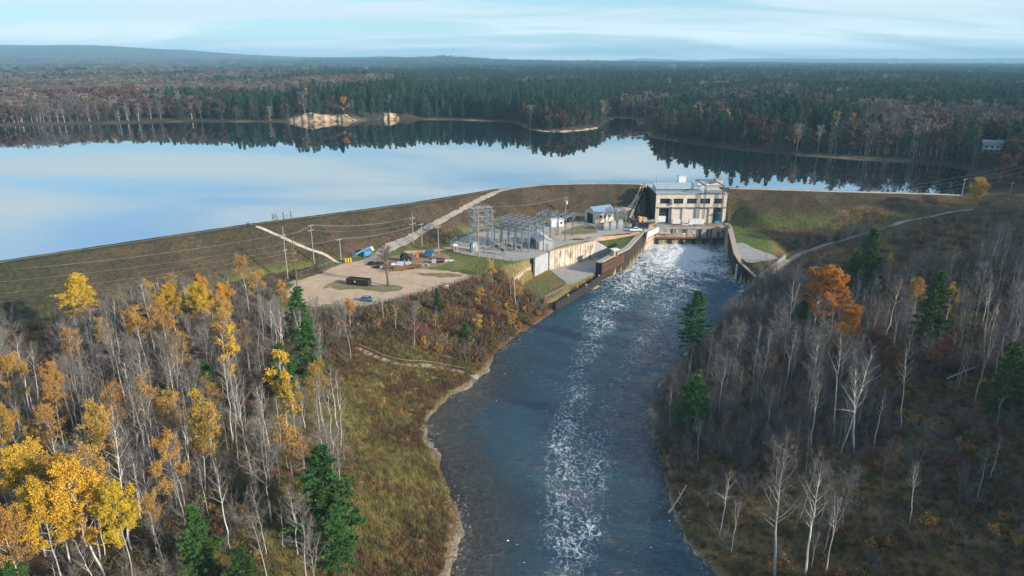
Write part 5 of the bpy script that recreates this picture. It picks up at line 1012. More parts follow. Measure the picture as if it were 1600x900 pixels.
# boat dock and house on the far shore
e = empty('boat_dock', (*G(993, 214.5, LAKE), LAKE), R(20), 'white boat dock reaching into the lake', 'dock')
for k in range(6): MB().box((k * 1.6 - 4, 0, .5), (1.5, 1.8, .15)).obj('plank', white, e)
MB().box((6.2, 1.4, .75), (4.5, 2.2, .9), 0, 0, .9).obj('float', white, e); [MB().cyl((x_, s_, .2), .1, 2.2, 6).obj('pile', wood_brown, e) for x_ in (-4, 0, 4) for s_ in (-.9, .9)]
p = hit(1551, 238); hs = gable('lake_house', (p[0], p[1], p[2]), R(-25), 13, 8, 4.6, 3.0, white, mat('grey_shingle', (.30, .33, .36), (.24, .26, .29), 1), 'white house among the trees beyond the lake')
for xx in (-4.5, -1.5, 1.5, 4.5):
    for zz__ in (.9, 3.0): MB().bb(xx - .5, xx + .5, -4.2, -4.12, zz__, zz__ + 1.2).obj('window', glass, hs)
MB().bb(-6, 6, -6.5, -4.12, 2.2, 2.4).obj('deck', white, hs); MB().box((2, 1.5, 7.6), (.9, .9, 1.8)).obj('chimney', rust2, hs)
# sand bluffs on the far shore
sand_m = mat('bare_sand', (.47, .35, .22), (.11, .08, .05), .16, coords='World', detail=8, stretch=(1, 1, .8), lo=.46, hi=.60)
def bluff(pxa, pxb, htop, name, depth=15.0):
    """bare sand slope draped from the waterline to the lip of the bank"""
    n, k = 46, 12; us = np.linspace(pxa, pxb, n); P = spline(FAR_SHORE, 2.0); pu = np.array([800 + FPX * q[0] / (.9486 * q[1] + .3165 * (CAMZ - LAKE)) for q in P]); V = []
    for a in range(n):
        i0 = int(np.argmin(np.abs(pu - us[a]))); q0 = P[i0]; nr = q0 / np.linalg.norm(q0); u = a / (n - 1); edge = min(1, 5 * u, 5 * (1 - u)); th = htop * (.55 + .75 * float(fbm(np.array(us[a] * 1.0), np.array(3.), 16, 77, 3))) * (.35 + .65 * edge)
        for b in range(k):
            v = b / (k - 1); gul = float(fbm(np.array(us[a] * .9 + v * 5), np.array(v * 2.), 5, 23, 3)) - .5; q = q0 + nr * (v * depth - 2.5 + gul * 5 * v); V.append((q[0], q[1], LAKE - .4 + th * SS(np.array(v), -.15, .85) + gul * 2.0 * v - .5 * max(0, v - .85) * 6))
    o = MB().add(V, [(a * k + b, (a + 1) * k + b, (a + 1) * k + b + 1, a * k + b + 1) for a in range(n - 1) for b in range(k - 1)]).obj(name, sand_m, smooth=True); return tag(o, kind='structure')
bluff(446, 558, 8.0, 'sand_bluff'); bluff(584, 626, 7.0, 'sand_bluff'); bluff(840, 944, 1.4, 'sand_beach', 7)
# fallen logs
def log(a, b, za, zb, r, label, name='fallen_log', m=None, twigs=3):
    e = empty(name, (0, 0, 0), label=label, cat='log'); p = np.array(hit(*a)) + (0, 0, za); q = np.array(hit(*b)) + (0, 0, zb); mid = (p + q) / 2 + RNG.normal(0, .2, 3)
    MB().tube([p, mid, q], (r, r * .8, r * .45), 7).obj('trunk', m or MATS['dead_wood'], e)
    for k in range(twigs):
        s_ = p + (q - p) * RNG.uniform(.45, .95); MB().tube([s_, s_ + RNG.normal(0, 1, 3) * (1, 1, .4) + (0, 0, .4)], (r * .4, r * .12), 5).obj('branch', m or MATS['dead_wood'], e)
mat('dead_wood', (.42, .40, .37), (.30, .28, .25), 1.5)
log((1044, 806), (1072, 764), .4, .8, .2, 'pale dead log leaning into the river from the right bank'); log((1018, 812), (1046, 800), .25, .4, .15, 'dark branching snag in the water beside the leaning log', m=wood_brown, twigs=7)
log((1478, 598), (1538, 578), .8, 1.4, .22, 'long pale fallen trunk on the brown right-hand slope'); log((714, 538), (748, 534), .6, .9, .14, 'pale fallen branch in the brush above the river steps'); log((694, 557), (712, 563), .3, .4, .14, 'broken pale branch beside the river steps'); log((1488, 404), (1502, 395), .3, .5, .3, 'pale log lying high on the dark right-hand slope', twigs=1); log((1232, 425), (1322, 432), .2, .3, .15, 'thin pale pole lying below the hill road', twigs=0)
# ------------------------------------------------------------------ tree kinds
bark_white = mat('white_bark', (0.60, 0.58, 0.54), (0.32, 0.30, 0.28), 1.3, stretch=(1, 1, .6), rand=.42, lo=.42, hi=.72)
bark_grey = mat('grey_bark', (0.30, 0.28, 0.26), (0.20, 0.185, 0.17), 1.3, stretch=(1, 1, .4), rand=.2)
bark_dark = mat('dark_bark', (0.13, 0.105, 0.085), (0.09, 0.075, 0.06), 1.5, stretch=(1, 1, .4), rand=.2)
twig_pale = mat('pale_twigs', (0.22, 0.195, 0.17), (0.13, 0.115, 0.10), .8, rand=.2)
twig_grey = mat('grey_twigs', (0.235, 0.22, 0.205), (0.15, 0.14, 0.13), .8, rand=.25)
twig_brown = mat('brown_twigs', (0.155, 0.105, 0.075), (0.105, 0.07, 0.05), .8, rand=.25, hue=.012)
leaf_yellow = mat('yellow_leaves', (0.70, 0.47, 0.04), (0.46, 0.28, 0.025), .9, rand=.12, hue=.012, rough=.7)
leaf_gold = mat('amber_leaves', (0.54, 0.32, 0.065), (0.36, 0.20, 0.05), .6, rand=.12, hue=.012, rough=.7)
leaf_orange = mat('orange_leaves', (0.68, 0.31, 0.04), (0.48, 0.20, 0.03), .6, rand=.12, hue=.012, rough=.7)
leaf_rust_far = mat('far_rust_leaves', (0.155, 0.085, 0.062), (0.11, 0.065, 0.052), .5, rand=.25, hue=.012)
leaf_rust = mat('rust_leaves', (0.26, 0.11, 0.055), (0.17, 0.075, 0.045), .5, rand=.25, hue=.015)
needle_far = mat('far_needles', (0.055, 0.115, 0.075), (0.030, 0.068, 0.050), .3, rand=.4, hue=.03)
needle = mat('pine_needles', (0.075, 0.180, 0.040), (0.036, 0.100, 0.028), .7, rand=.22, hue=.015, rough=.7)
needle_blue = mat('dark_pine_needles', (0.030, 0.075, 0.050), (0.020, 0.052, 0.038), .7, rand=.25, hue=.02, rough=.7)
straw = mat('dry_grass_blades', (0.28, 0.245, 0.09), (0.18, 0.155, 0.055), .25, rand=.35, hue=.02, coords='World')
bracken = mat('brown_bracken', (0.185, 0.12, 0.058), (0.12, 0.078, 0.04), .25, rand=.35, hue=.015, coords='World')
olive = mat('olive_leaves', (0.17, 0.16, 0.05), (0.11, 0.11, 0.04), .4, rand=.3, hue=.02)

def unit(v): return v / (np.linalg.norm(v, axis=-1, keepdims=True) + 1e-9)
def twig_tris(P, D, ln, wd, rg):
    """thin tapering triangles from P along D"""
    side = unit(np.cross(D, rg.normal(size=P.shape))); a = side * wd[:, None] / 2
    return np.stack([P - a, P + a, P + D * ln[:, None]], 1)
def leaf_quads(P, s, rg):
    a = unit(rg.normal(size=P.shape)); b = unit(np.cross(a, rg.normal(size=P.shape))); a = a * s[:, None] / 2; b = b * s[:, None] / 2
    return np.stack([P - a, P - b * .8, P + a, P + b * .8], 1)
def grow(seed, h, r, c0=.5, nl=16, spread=.36, lift=.75, nsub=6, ntw=9, tl=.9, leaves=0, lsize=.3, fork=False, wob=.3, tipw=.03, leafzone=(0, 1), clump=0):
    """deciduous tree: trunk and limbs in one mesh, sublimbs, twigs and leaves in the other"""
    rg = np.random.default_rng(seed); T = MB(); K = MB(); n = 9; z = np.linspace(0, h * .97, n)
    wx = np.cumsum(rg.normal(0, wob / 3, n)); wy = np.cumsum(rg.normal(0, wob / 3, n)); tr = np.c_[wx - wx[0], wy - wy[0], z]; rad = r * (1 - .88 * (z / h) ** .9)
    T.tube(tr, rad, 7); TP = []; TD = []; TL = []; LP = []; az = rg.uniform(0, 6.28)
    stems = [(tr, rad, c0, nl)]
    if fork:
        k = int(n * rg.uniform(.42, .6)); a = rg.uniform(0, 6.28); m_ = n - k; st = np.cumsum(np.r_[[[0, 0, 0]], np.c_[np.full(m_ - 1, math.cos(a) * .38), np.full(m_ - 1, math.sin(a) * .38), np.full(m_ - 1, h * .97 / (n - 1))] + rg.normal(0, .1, (m_ - 1, 3))], 0) * np.array((1, 1, .95)) + tr[k]
        T.tube(st, rad[k:] * .75, 6); stems.append((st, rad[k:] * .75, .25, nl // 2))
    for (sp_, rd_, cc, nlim) in stems:
        zs = np.linspace(0, 1, len(sp_))
        for i in range(nlim):
            t = cc + (1 - cc) * (i + rg.uniform(0, .9)) / nlim; t = min(t, .985); s = np.array([np.interp(t, zs, sp_[:, j]) for j in range(3)]); rr = np.interp(t, zs, rd_)
            az += 2.4 + rg.normal(0, .4); u = (t - cc) / (1 - cc); L_ = h * spread * (1 - .62 * u ** 1.3) * rg.uniform(.65, 1.15) * (0.75 + .25 * min(1, u * 6))
            el = lift + .35 * u + rg.normal(0, .12); d = np.array((math.cos(az) * math.cos(el), math.sin(az) * math.cos(el), math.sin(el)))
            pts = [s]; dd = d.copy()
            for q in range(4): dd = unit(dd + rg.normal(0, .13, 3) + np.array((0, 0, .06))); pts.append(pts[-1] + dd * L_ / 4)
            pts = np.array(pts); lr = max(.018, min(rr * .55, L_ * .014)); T.tube(pts, np.linspace(lr, lr * .2, 5), 5, cap=False)
            for q in range(nsub):
                v = rg.uniform(.22, 1); b = np.array([np.interp(v * 4, range(5), pts[:, j]) for j in range(3)]); sd_ = unit(dd + rg.normal(0, .62, 3) + np.array((0, 0, .25))); sl = L_ * (.2 + .32 * (1 - v)) * rg.uniform(.6, 1.3)
                K.quads(twig_tris(b[None], sd_[None], np.array([sl]), np.array([max(.05, lr * .7)]), rg)); K.quads(twig_tris(b[None], sd_[None], np.array([sl]), np.array([max(.05, lr * .7)]), rg))
                e = rg.uniform(.15, 1, ntw); TP.append(b + sd_ * sl * e[:, None]); TD.append(unit(sd_ + rg.normal(0, .6, (ntw, 3)) + np.array((0, 0, .2)))); TL.append(tl * rg.uniform(.5, 1.3, ntw))
    TP = np.concatenate(TP); TD = np.concatenate(TD); TL = np.concatenate(TL); K.quads(twig_tris(TP, TD, TL, np.full(len(TP), tipw), rg))
    if leaves:
        zr = (TP[:, 2] - TP[:, 2].min()) / np.ptp(TP[:, 2]); ok = np.where((zr >= leafzone[0]) & (zr <= leafzone[1]))[0]
        if clump: keep = vnoise(TP[ok, 0] / 1.5 + seed, TP[ok, 1] / 1.5 + TP[ok, 2] / 1.8, seed) > clump; ok = ok[keep] if keep.any() else ok
        i = rg.choice(ok, leaves); P = TP[i] + TD[i] * (TL[i] * rg.uniform(.3, 1.1, leaves))[:, None] + rg.normal(0, .12, (leaves, 3)); K.quads(leaf_quads(P, lsize * rg.uniform(.6, 1.3, leaves), rg), 1)
    return T, K
def conifer(seed, h, r, base=.12, wid=.2, whorl=.62, nb=5, nt_=11, tuft=9, nlen=.42, droop=-.1, gap=0.0, nw=.09, power=.8):
    rg = np.random.default_rng(seed); T = MB(); K = MB(); T.tube([(0, 0, 0), (rg.normal(0, .1), rg.normal(0, .1), h * .5), (0, 0, h)], (r, r * .6, .03), 7); z = h * base; az = 0; P = []; D = []
    while z < h - .3:
        u = (z - h * base) / (h * (1 - base)); Lm = h * wid * (1 - u) ** power * (.55 + .45 * min(1, u * 5 + .2)) + .25
        for k in range(nb):
            az += 2 * math.pi / nb + rg.normal(0, .25)
            if rg.uniform() < gap * (1 - u): continue
            L_ = Lm * rg.uniform(.45, 1.2) * (1 + .25 * math.sin(az * 1.0 + z * .9 + seed)); d = np.array((math.cos(az), math.sin(az), droop + .55 * u + rg.normal(0, .08))); d = unit(d); e = np.array((0, 0, z)); tip = e + d * L_ + np.array((0, 0, .09 * L_)); T.tube([e, e + d * L_ * .5, tip], (max(.02, r * .22 * (1 - u)), .02, .008), 4, cap=False)
            m = max(3, int(nt_ * L_ / (h * wid) + 2)); v = np.sqrt(rg.uniform(.05, 1, m)); c = e + (tip - e) * v[:, None] + rg.normal(0, 1, (m, 3)) * np.array((.16, .16, .07)) * (L_ * .5 + .3) * .5
            P.append(np.repeat(c, tuft, 0)); dd = unit(d * .8 + rg.normal(0, .75, (m * tuft, 3)) + np.array((0, 0, .35))); D.append(dd)
        z += whorl * rg.uniform(.7, 1.3) * (1 - .35 * u); az += .7
    P = np.concatenate(P); D = np.concatenate(D); K.quads(twig_tris(P, D, nlen * rg.uniform(.6, 1.3, len(P)), np.full(len(P), nw * 2), rg)); return T, K
def pair(name, tk, trunk_m, crown_ms, smooth=True): return (tk[0].mesh(name + '_trunk', trunk_m, True), tk[1].mesh(name + '_crown', crown_ms))
def bush(seed, h, w_, n, m, nt_=14, leaves=0, lsize=.22, tw=.03):
    rg = np.random.default_rng(seed); K = MB(); a = rg.uniform(0, 6.28, n); el = rg.uniform(.7, 1.5, n); d = np.c_[np.cos(a) * np.cos(el), np.sin(a) * np.cos(el), np.sin(el)]; L_ = h * rg.uniform(.6, 1.1, n); b = np.c_[rg.normal(0, w_ * .18, (n, 2)), np.zeros(n) - .1]
    for _ in range(2): K.quads(twig_tris(b, d, L_, np.full(n, tw * 1.7), rg))
    i = rg.integers(0, n, n * nt_); v = rg.uniform(.25, 1, n * nt_); P = b[i] + d[i] * (L_[i] * v)[:, None]; D = unit(d[i] + rg.normal(0, .55, (n * nt_, 3))); K.quads(twig_tris(P, D, h * .3 * rg.uniform(.4, 1.2, n * nt_), np.full(n * nt_, tw), rg))
    if leaves: j = rg.integers(0, n * nt_, leaves); K.quads(leaf_quads(P[j] + D[j] * h * .2 * rg.uniform(0, 1, leaves)[:, None] + rg.normal(0, .08, (leaves, 3)), lsize * rg.uniform(.6, 1.3, leaves), rg), 1)
    return K
def tuft(seed, h, w_, n, m=0):
    rg = np.random.default_rng(seed); K = MB(); b = np.c_[rg.normal(0, w_ * .4, (n, 2)), np.full(n, -.05)]; d = unit(np.c_[rg.normal(0, .38, (n, 2)), np.ones(n)]); K.quads(twig_tris(b, d, h * rg.uniform(.5, 1.15, n), np.full(n, .07), rg)); return K

KINDS = {}
KINDS['aspen'] = [pair('aspen', grow(100 + i, 18, .15, .52 + .03 * (i % 3), 15 + i % 4, .24, .82, 6, 6, .95, fork=i % 3 == 1, wob=.45, tipw=.024), bark_white, [twig_pale]) for i in range(7)]
KINDS['grey'] = [pair('grey', grow(140 + i, 15, .16, .38, 17, .34, .7, 7, 9, .9, fork=i % 2 == 0, wob=.4), bark_grey, [twig_grey]) for i in range(6)]
KINDS['brown'] = [pair('brown', grow(160 + i, 13, .13, .34, 16, .34, .72, 7, 10, .9, fork=i % 2 == 0, wob=.4), bark_dark, [twig_brown]) for i in range(4)]
KINDS['yellow'] = [pair('yellow', grow(200 + i, 17, .15, .42, 19, .30, .66, 8, 9, .8, leaves=24000, lsize=.165, fork=i % 2 == 0), bark_white, [twig_pale, leaf_yellow]) for i in range(4)]
KINDS['gold'] = [pair('gold', grow(220 + i, 17, .15, .48, 16, .27, .74, 7, 9, .9, leaves=12500, lsize=.155, clump=.2), bark_white, [twig_pale, leaf_gold]) for i in range(4)]
KINDS['sparse'] = [pair('sparse', grow(240 + i, 17, .14, .5, 16, .26, .76, 6, 9, .95, leaves=4200, lsize=.17, clump=.3), bark_white, [twig_pale, leaf_gold]) for i in range(4)]
KINDS['thinyellow'] = [pair('thinyellow', grow(260 + i, 15, .10, .35, 13, .2, .8, 5, 8, .8, leaves=4200, lsize=.22, clump=.45), bark_white, [twig_grey, leaf_yellow]) for i in range(3)]
KINDS['orange'] = [pair('orange', grow(280 + i, 16, .17, .36, 19, .36, .6, 8, 9, .9, leaves=24000, lsize=.19, fork=i % 2 == 1), bark_white, [twig_grey, leaf_orange]) for i in range(3)]
KINDS['rust'] = [pair('rust', grow(300 + i, 13, .16, .3, 17, .36, .62, 8, 9, .9, leaves=8000, lsize=.2, clump=.2), bark_dark, [twig_brown, leaf_rust]) for i in range(3)]
KINDS['pine'] = [pair('pine', conifer(320 + i, 18, .24, .08, .25, .62, 6, 17, 12, .55, -.05, .12, .085, .72), bark_dark, [needle]) for i in range(4)]
KINDS['openpine'] = [pair('openpine', conifer(340 + i, 20, .24, .20, .21, .85, 6, 15, 13, .6, -.12, .15, .09, .7), bark_dark, [needle]) for i in range(2)]
KINDS['yardtree'] = [pair('yardtree', grow(195, 13, .42, .25, 18, .42, .6, 9, 10, .9, fork=True, wob=.5, tipw=.04), bark_dark, [twig_brown])]
KINDS['tanbush'] = [pair('tanbush', grow(196 + i, 12, .14, .14, 20, .40, .8, 9, 12, .9, fork=True, wob=.4, tipw=.035, leaves=2600, lsize=.16, clump=.2, leafzone=(.45, 1)), bark_grey, [twig_pale, leaf_gold]) for i in range(2)]
KINDS['round'] = [pair('round', grow(190, 10, .16, .16, 20, .42, .5, 9, 9, .8, leaves=14000, lsize=.2), bark_grey, [twig_grey, leaf_yellow])]
KINDS['bigbare'] = [pair('bigbare', grow(180 + i, 18, .22, .40, 24, .30, .72, 9, 10, 1.0, wob=.3, tipw=.026), bark_white, [twig_pale]) for i in range(2)]
COUNT = {}
WORDS = {'tanbush': 'willow_tree', 'yardtree': 'bare_tree', 'round': 'aspen_tree', 'bigbare': 'bare_tree', 'aspen': 'bare_tree', 'grey': 'bare_tree', 'brown': 'bare_tree', 'yellow': 'aspen_tree', 'gold': 'aspen_tree', 'sparse': 'aspen_tree', 'thinyellow': 'aspen_tree', 'orange': 'maple_tree', 'rust': 'oak_tree', 'pine': 'pine_tree', 'openpine': 'pine_tree'}
HT = {'tanbush': 12, 'yardtree': 13, 'round': 10, 'bigbare': 18, 'aspen': 18, 'grey': 15, 'brown': 13, 'yellow': 17, 'gold': 17, 'sparse': 17, 'thinyellow': 15, 'orange': 16, 'rust': 13, 'pine': 18, 'openpine': 20, 'firfar': 20, 'decfar': 18, 'rustfar': 16}
PLACED = []; NOTES = []
def tree(kind, x, y, h, label, group=None, wide=1.0, lean=0.0, idx=None):
    ms = KINDS[kind]; tm, cm = ms[(idx if idx is not None else RNG.integers(len(ms))) % len(ms)]; k = h / HT[kind]
    e = empty(WORDS.get(kind, 'tree'), (x, y, float(gz(x, y)) - .15), RNG.uniform(0, 6.28), label, 'tree', group); e.scale = (k * wide, k * wide, k); e.rotation_euler = (RNG.normal(0, .045) + lean, RNG.normal(0, .045), e.rotation_euler[2])
    for nm, me in (('trunk', tm), ('crown', cm)):
        o = bpy.data.objects.new(nm, me); C.objects.link(o); o.parent = e
    PLACED.append((x, y)); return e
def top_at(kind, px, py, h, label, group=None, wide=1.0, idx=None):
    """a tree of height h whose top stands in the direction of this point of the photograph"""
    p = hit(px, py, h); q = project(p[0], p[1], p[2] + h * .74); NOTES.append((q[0], q[1], .2 * h * wide * FPX / (p[1] * cp + 20), p[1])); return tree(kind, p[0], p[1], h, label, group, wide, idx=idx)
def project(x, y, z):
    dz = z - CAMZ; dep = y * cp - dz * sp; return 800 + FPX * x / dep, 450 - FPX * (y * sp + dz * cp) / dep

# ------------------------------------------------------------------ single trees one can point to
for a in (
 ('yellow', 118, 436, 18, 'bright yellow aspen standing alone against the green dam face', 1.4), ('yellow', 268, 452, 16, 'yellow-crowned aspen left of the orange crowns below the dam', 1.2), ('yellow', 312, 450, 16, 'yellow aspen directly under the orange crowns', 1.1),
 ('orange', 312, 439, 15, 'orange tree rising behind the yellow aspens below the dam', .8), ('orange', 345, 449, 14.5, 'darker orange tree right of the yellow aspens', .8), ('sparse', 378, 403, 17, 'tall thin-leaved yellow tree nearest the dam face', 1.2), ('sparse', 400, 425, 15, 'pale half-bare yellow tree left of the dark pine', 1.2),
 ('gold', 216, 486, 16, 'amber aspen with many forked white limbs, left of the yellow aspens', 1.15), ('gold', 72, 578, 17, 'amber-leaved aspen below the lone yellow aspen', 1.0), ('gold', 2, 562, 17, 'amber aspen cut by the left edge, beside the white forked tree', 1.0), ('sparse', 70, 642, 17, 'half-bare amber aspen above the big yellow crowns', 1.0), ('gold', 152, 640, 17, 'amber aspen above and right of the big yellow crowns', 1.0),
 ('gold', 266, 685, 17, 'slim white aspen with a small golden crown in the lower woods', .85), ('thinyellow', 436, 553, 17, 'slender aspen with bright yellow leaf tufts beside the dark pine', 1.2), ('thinyellow', 452, 585, 14, 'small slender yellow aspen under the dark pine', 1.0), ('thinyellow', 348, 520, 16, 'sparse yellow aspen in the middle of the left woods', 1.1), ('sparse', 322, 640, 17, 'orange-gold leafy aspen in the middle of the lower left woods', 1.1), ('gold', 300, 655, 15, 'orange-gold aspen crown low in the left woods', 1.0), ('thinyellow', 322, 612, 15, 'yellow-tufted slim aspen above the orange-gold crowns', 1.1),
 ('yellow', 28, 708, 18, 'big amber-yellow aspen at the lower left edge', 1.0), ('gold', 70, 722, 18, 'second big amber crown from the lower left edge', 1.05), ('yellow', 124, 726, 19, 'biggest brightest yellow aspen in the lower left', 1.1), ('yellow', 64, 768, 17, 'yellow aspen below the biggest yellow crown', 1.0), ('yellow', 178, 766, 16, 'smaller yellow aspen right of the biggest yellow crown', .9), ('gold', 8, 800, 16, 'amber aspen at the very left edge low down', 1.0), ('gold', 20, 640, 16, 'amber aspen at the left edge above the big yellow crowns', 1.0),
 ('pine', 458, 448, 16, 'dark green pine at the left end of the yard', 1.1), ('pine', 478, 500, 15, 'dark pine just below the pine at the end of the yard', 1.2), ('pine', 440, 530, 14, 'dark pine half hidden behind the slender yellow aspen', 1.1),
 ('pine', 497, 698, 19, 'big bright green pine in the lower left beside the brown bank', 1.2), ('pine', 520, 790, 12, 'shorter green pine at the foot of the big green pine', 1.1), ('pine', 300, 786, 12, 'dark green pine under the bare trees in the lower left', 1.0), ('pine', 376, 858, 9, 'low green pine at the bottom edge of the left woods', 1.4), ('pine', 8, 868, 10, 'green pine cut by the bottom left corner', 1.3), ('pine', 310, 560, 11, 'dark pine deep in the left woods under the yellow aspens', 1.2),
 ('pine', 684, 449, 9, 'small dark pine at the river edge of the yard', .8), ('pine', 725, 505, 7, 'low dark juniper-like pine in the brush above the river', 1.3),
 ('thinyellow', 770, 405, 9, 'yellow-leaved sapling beside the substation bank', 1.4), ('thinyellow', 800, 488, 6.5, 'bright yellow bushy tree at the water on the brushy bank', 2.0), ('thinyellow', 746, 490, 6.5, 'yellow-leaved small tree in the brush left of the bright yellow one', 2.0), ('thinyellow', 750, 448, 7, 'yellow-green small tree in the brush below the substation', 1.8), ('rust', 650, 505, 6, 'rusty orange small tree in the brush below the yard', 1.1), ('gold', 545, 470, 9, 'golden thin tree below the near corner of the yard', 1.2), ('rust', 700, 470, 7, 'rust brown small tree on the brushy bank', 1.1), ('rust', 770, 470, 6.5, 'rust brown small tree nearest the sheet piling', 1.1),
 ('openpine', 1086, 454, 20, 'tall dark open-branched pine standing over the river on the right bank', 1.2), ('pine', 1090, 583, 15, 'compact bright green pine beside the right bank', 1.3), ('pine', 1368, 358, 21, 'tall green pine below the hill road, right one of two', 1.0), ('pine', 1344, 392, 16, 'green pine leaning against the taller pine below the hill road', 1.2), ('pine', 1471, 424, 20, 'green pine among yellow leaves on the right hill side', .9), ('pine', 1262, 460, 11, 'dark pine behind the orange maples', 1.3), ('openpine', 1590, 535, 17, 'dim green pine at the right edge of the slope', 1.0),
 ('orange', 1283, 428, 18, 'big orange maple on the right hill side, river side one of the pair', 1.15), ('orange', 1314, 430, 18, 'big orange maple on the right hill side, hill side one of the pair', 1.15), ('orange', 1330, 486, 12, 'lower orange maple below the big orange pair', 1.1), ('orange', 1318, 512, 10, 'smallest orange maple at the foot of the orange group', 1.0), ('rust', 1372, 520, 11, 'rust brown tree right of the orange maples', 1.3), ('rust', 1400, 545, 9, 'rust brown low tree on the slope right of the orange group', 1.3), ('gold', 1440, 440, 12, 'yellow tree left of the green pine on the right hill side', 1.3), ('gold', 1490, 448, 11, 'yellow tree right of the green pine on the right hill side', 1.2), ('sparse', 1395, 400, 11, 'pale yellow half-bare tree above the orange maples', 1.1),
 ('rust', 1196, 485, 6, 'rusty bush-like tree beside the white curved steps', 1.2), ('rust', 1180, 500, 5, 'low rust tree left of the white curved steps', 1.2), ('rust', 1476, 530, 10, 'dull rust tree on the dark right slope', 1.2)):
    top_at(a[0], a[1], a[2], a[3], a[4], None, a[5])
# trees hidden base known: round yellow tree and pale broad tree by the hill road, bare yard tree
p = hit(1526, 325); tree('round', p[0], p[1], 12, 'round yellow tree at the end of the crest track', None, 1.15)
p = hit(606, 447); tree('yardtree', p[0], p[1], 13, 'bare spreading tree on the grass island of the tan yard')
for a, b, t, lb_ in ((1296, 386, 344, 'lowest of the pale brown trees screening the hill road'), (1312, 380, 334, 'second of the pale brown trees from the river, by the hill road'), (1328, 376, 330, 'third of the pale brown trees from the river, by the hill road'), (1344, 371, 329, 'broadest of the pale brown trees screening the hill road'), (1360, 368, 331, 'second last of the pale brown trees before the two pines'), (1376, 363, 336, 'last of the pale brown trees, above the two pines')):
    p = hit(a, b); tree('tanbush', p[0], p[1], px_h(p, t), lb_, None, 1.25)
for a, b, t, k, lb_ in ((1210, 905, 700, 'bigbare', 'tall pale bare tree with a thick straight trunk at the bottom right'), (1258, 900, 735, 'bigbare', 'leaning bare tree just right of the tall thick-trunked one'), (1288, 900, 760, 'aspen', 'third pale bare tree from the river at the bottom edge'), (1300, 690, 522, 'aspen', 'tall white bare tree in the middle of the right woods'), (1262, 640, 524, 'bigbare', 'white bare tree with a broad forked crown left of the tall white one'), (1316, 700, 545, 'aspen', 'white bare tree right behind the tall white one'), (1334, 710, 570, 'bigbare', 'white bare tree with a wide flat crown on the right'), (1365, 700, 610, 'aspen', 'short white bare tree at the right end of the white group'), (1178, 580, 505, 'aspen', 'small white bare tree left of the white group'), (1230, 540, 435, 'aspen', 'bare white trunk just right of the curved steps'), (1366, 500, 440, 'grey', 'pale grey bare tree right of the orange maples'), (1500, 520, 450, 'grey', 'pale grey bare tree right of the pine on the hill side'), (1482, 545, 500, 'grey', 'grey bare tree below the pale grey one on the hill side'), (1020, 700, 640, 'grey', 'bent pale bare tree leaning over the right bank'),
                       (600, 507, 452, 'aspen', 'white bare tree at the corner of the yard beside the blue car'), (618, 522, 474, 'aspen', 'white forked bare tree below the yard edge'), (647, 548, 470, 'grey', 'thin grey bare tree above the river steps'), (680, 522, 478, 'aspen', 'pale bare tree beside the small dark pine'), (548, 562, 470, 'grey', 'dark thin bare tree left of the river steps'), (497, 560, 470, 'grey', 'thin bare tree at the right side of the left woods'), (806, 478, 420, 'aspen', 'white leaning bare tree above the sheet piling'), (799, 468, 410, 'aspen', 'white slim bare tree beside the kerb wall'), (745, 400, 352, 'grey', 'bare thin tree in front of the tall gantry')):
    p = hit(a, b); h = px_h(p, t); tree(k, p[0], p[1], max(5, h), lb_, None, .9)

# ------------------------------------------------------------------ the woods on both banks
MARKS = [(118, 500, 'by the lone yellow aspen'), (20, 610, 'at the left edge by the amber aspens'), (75, 620, 'below the lone yellow aspen'), (152, 600, 'left of the forked amber aspen'), (216, 540, 'around the forked amber aspen'), (290, 520, 'under the yellow and orange crowns'), (378, 460, 'by the tall thin-leaved yellow tree'), (400, 540, 'left of the dark pine by the yard'), (455, 600, 'beside the slender yellow aspen'), (490, 600, 'right of the dark pine by the yard'), (340, 600, 'by the sparse yellow aspen'), (320, 720, 'among the orange-gold crowns'), (266, 760, 'by the small golden crown'), (120, 800, 'in front of the biggest yellow aspen'), (200, 840, 'right of the biggest yellow aspen'), (300, 850, 'by the dark green pine'), (400, 800, 'left of the big green pine'), (440, 740, 'above the big green pine'), (30, 850, 'in the bottom left corner'), (200, 690, 'left of the small golden crown'), (60, 440, 'under the far left dam face'), (180, 440, 'right behind the lone yellow aspen'), (260, 430, 'behind the yellow and orange crowns'),
 (1090, 520, 'by the tall dark riverside pine'), (1090, 650, 'by the compact green pine'), (1040, 700, 'at the waterline below the compact pine'), (1170, 560, 'below the white curved steps'), (1180, 640, 'right of the compact green pine'), (1250, 620, 'left of the white group'), (1320, 620, 'among the white group'), (1390, 660, 'right of the white group'), (1300, 500, 'by the orange maples'), (1390, 500, 'right of the orange maples'), (1370, 420, 'by the two pines below the road'), (1470, 480, 'around the pine with yellow leaves'), (1540, 480, 'right of the pine with yellow leaves'), (1550, 400, 'high on the slope'), (1440, 390, 'above the pine with yellow leaves'), (1585, 600, 'by the dim pine at the edge'), (1480, 600, 'by the long fallen trunk'), (1150, 780, 'by the leaning dead log'), (1240, 800, 'by the tall thick trunk'), (1360, 800, 'right of the tall thick trunk'), (1500, 760, 'on the open brown slope'), (1220, 470, 'by the white curved steps'), (1130, 500, 'right of the tall riverside pine'), (1110, 740, 'behind the leaning dead log')]
def near(u, v): return min(MARKS, key=lambda m: (m[0] - u) ** 2 + (m[1] - v) ** 2)[2]
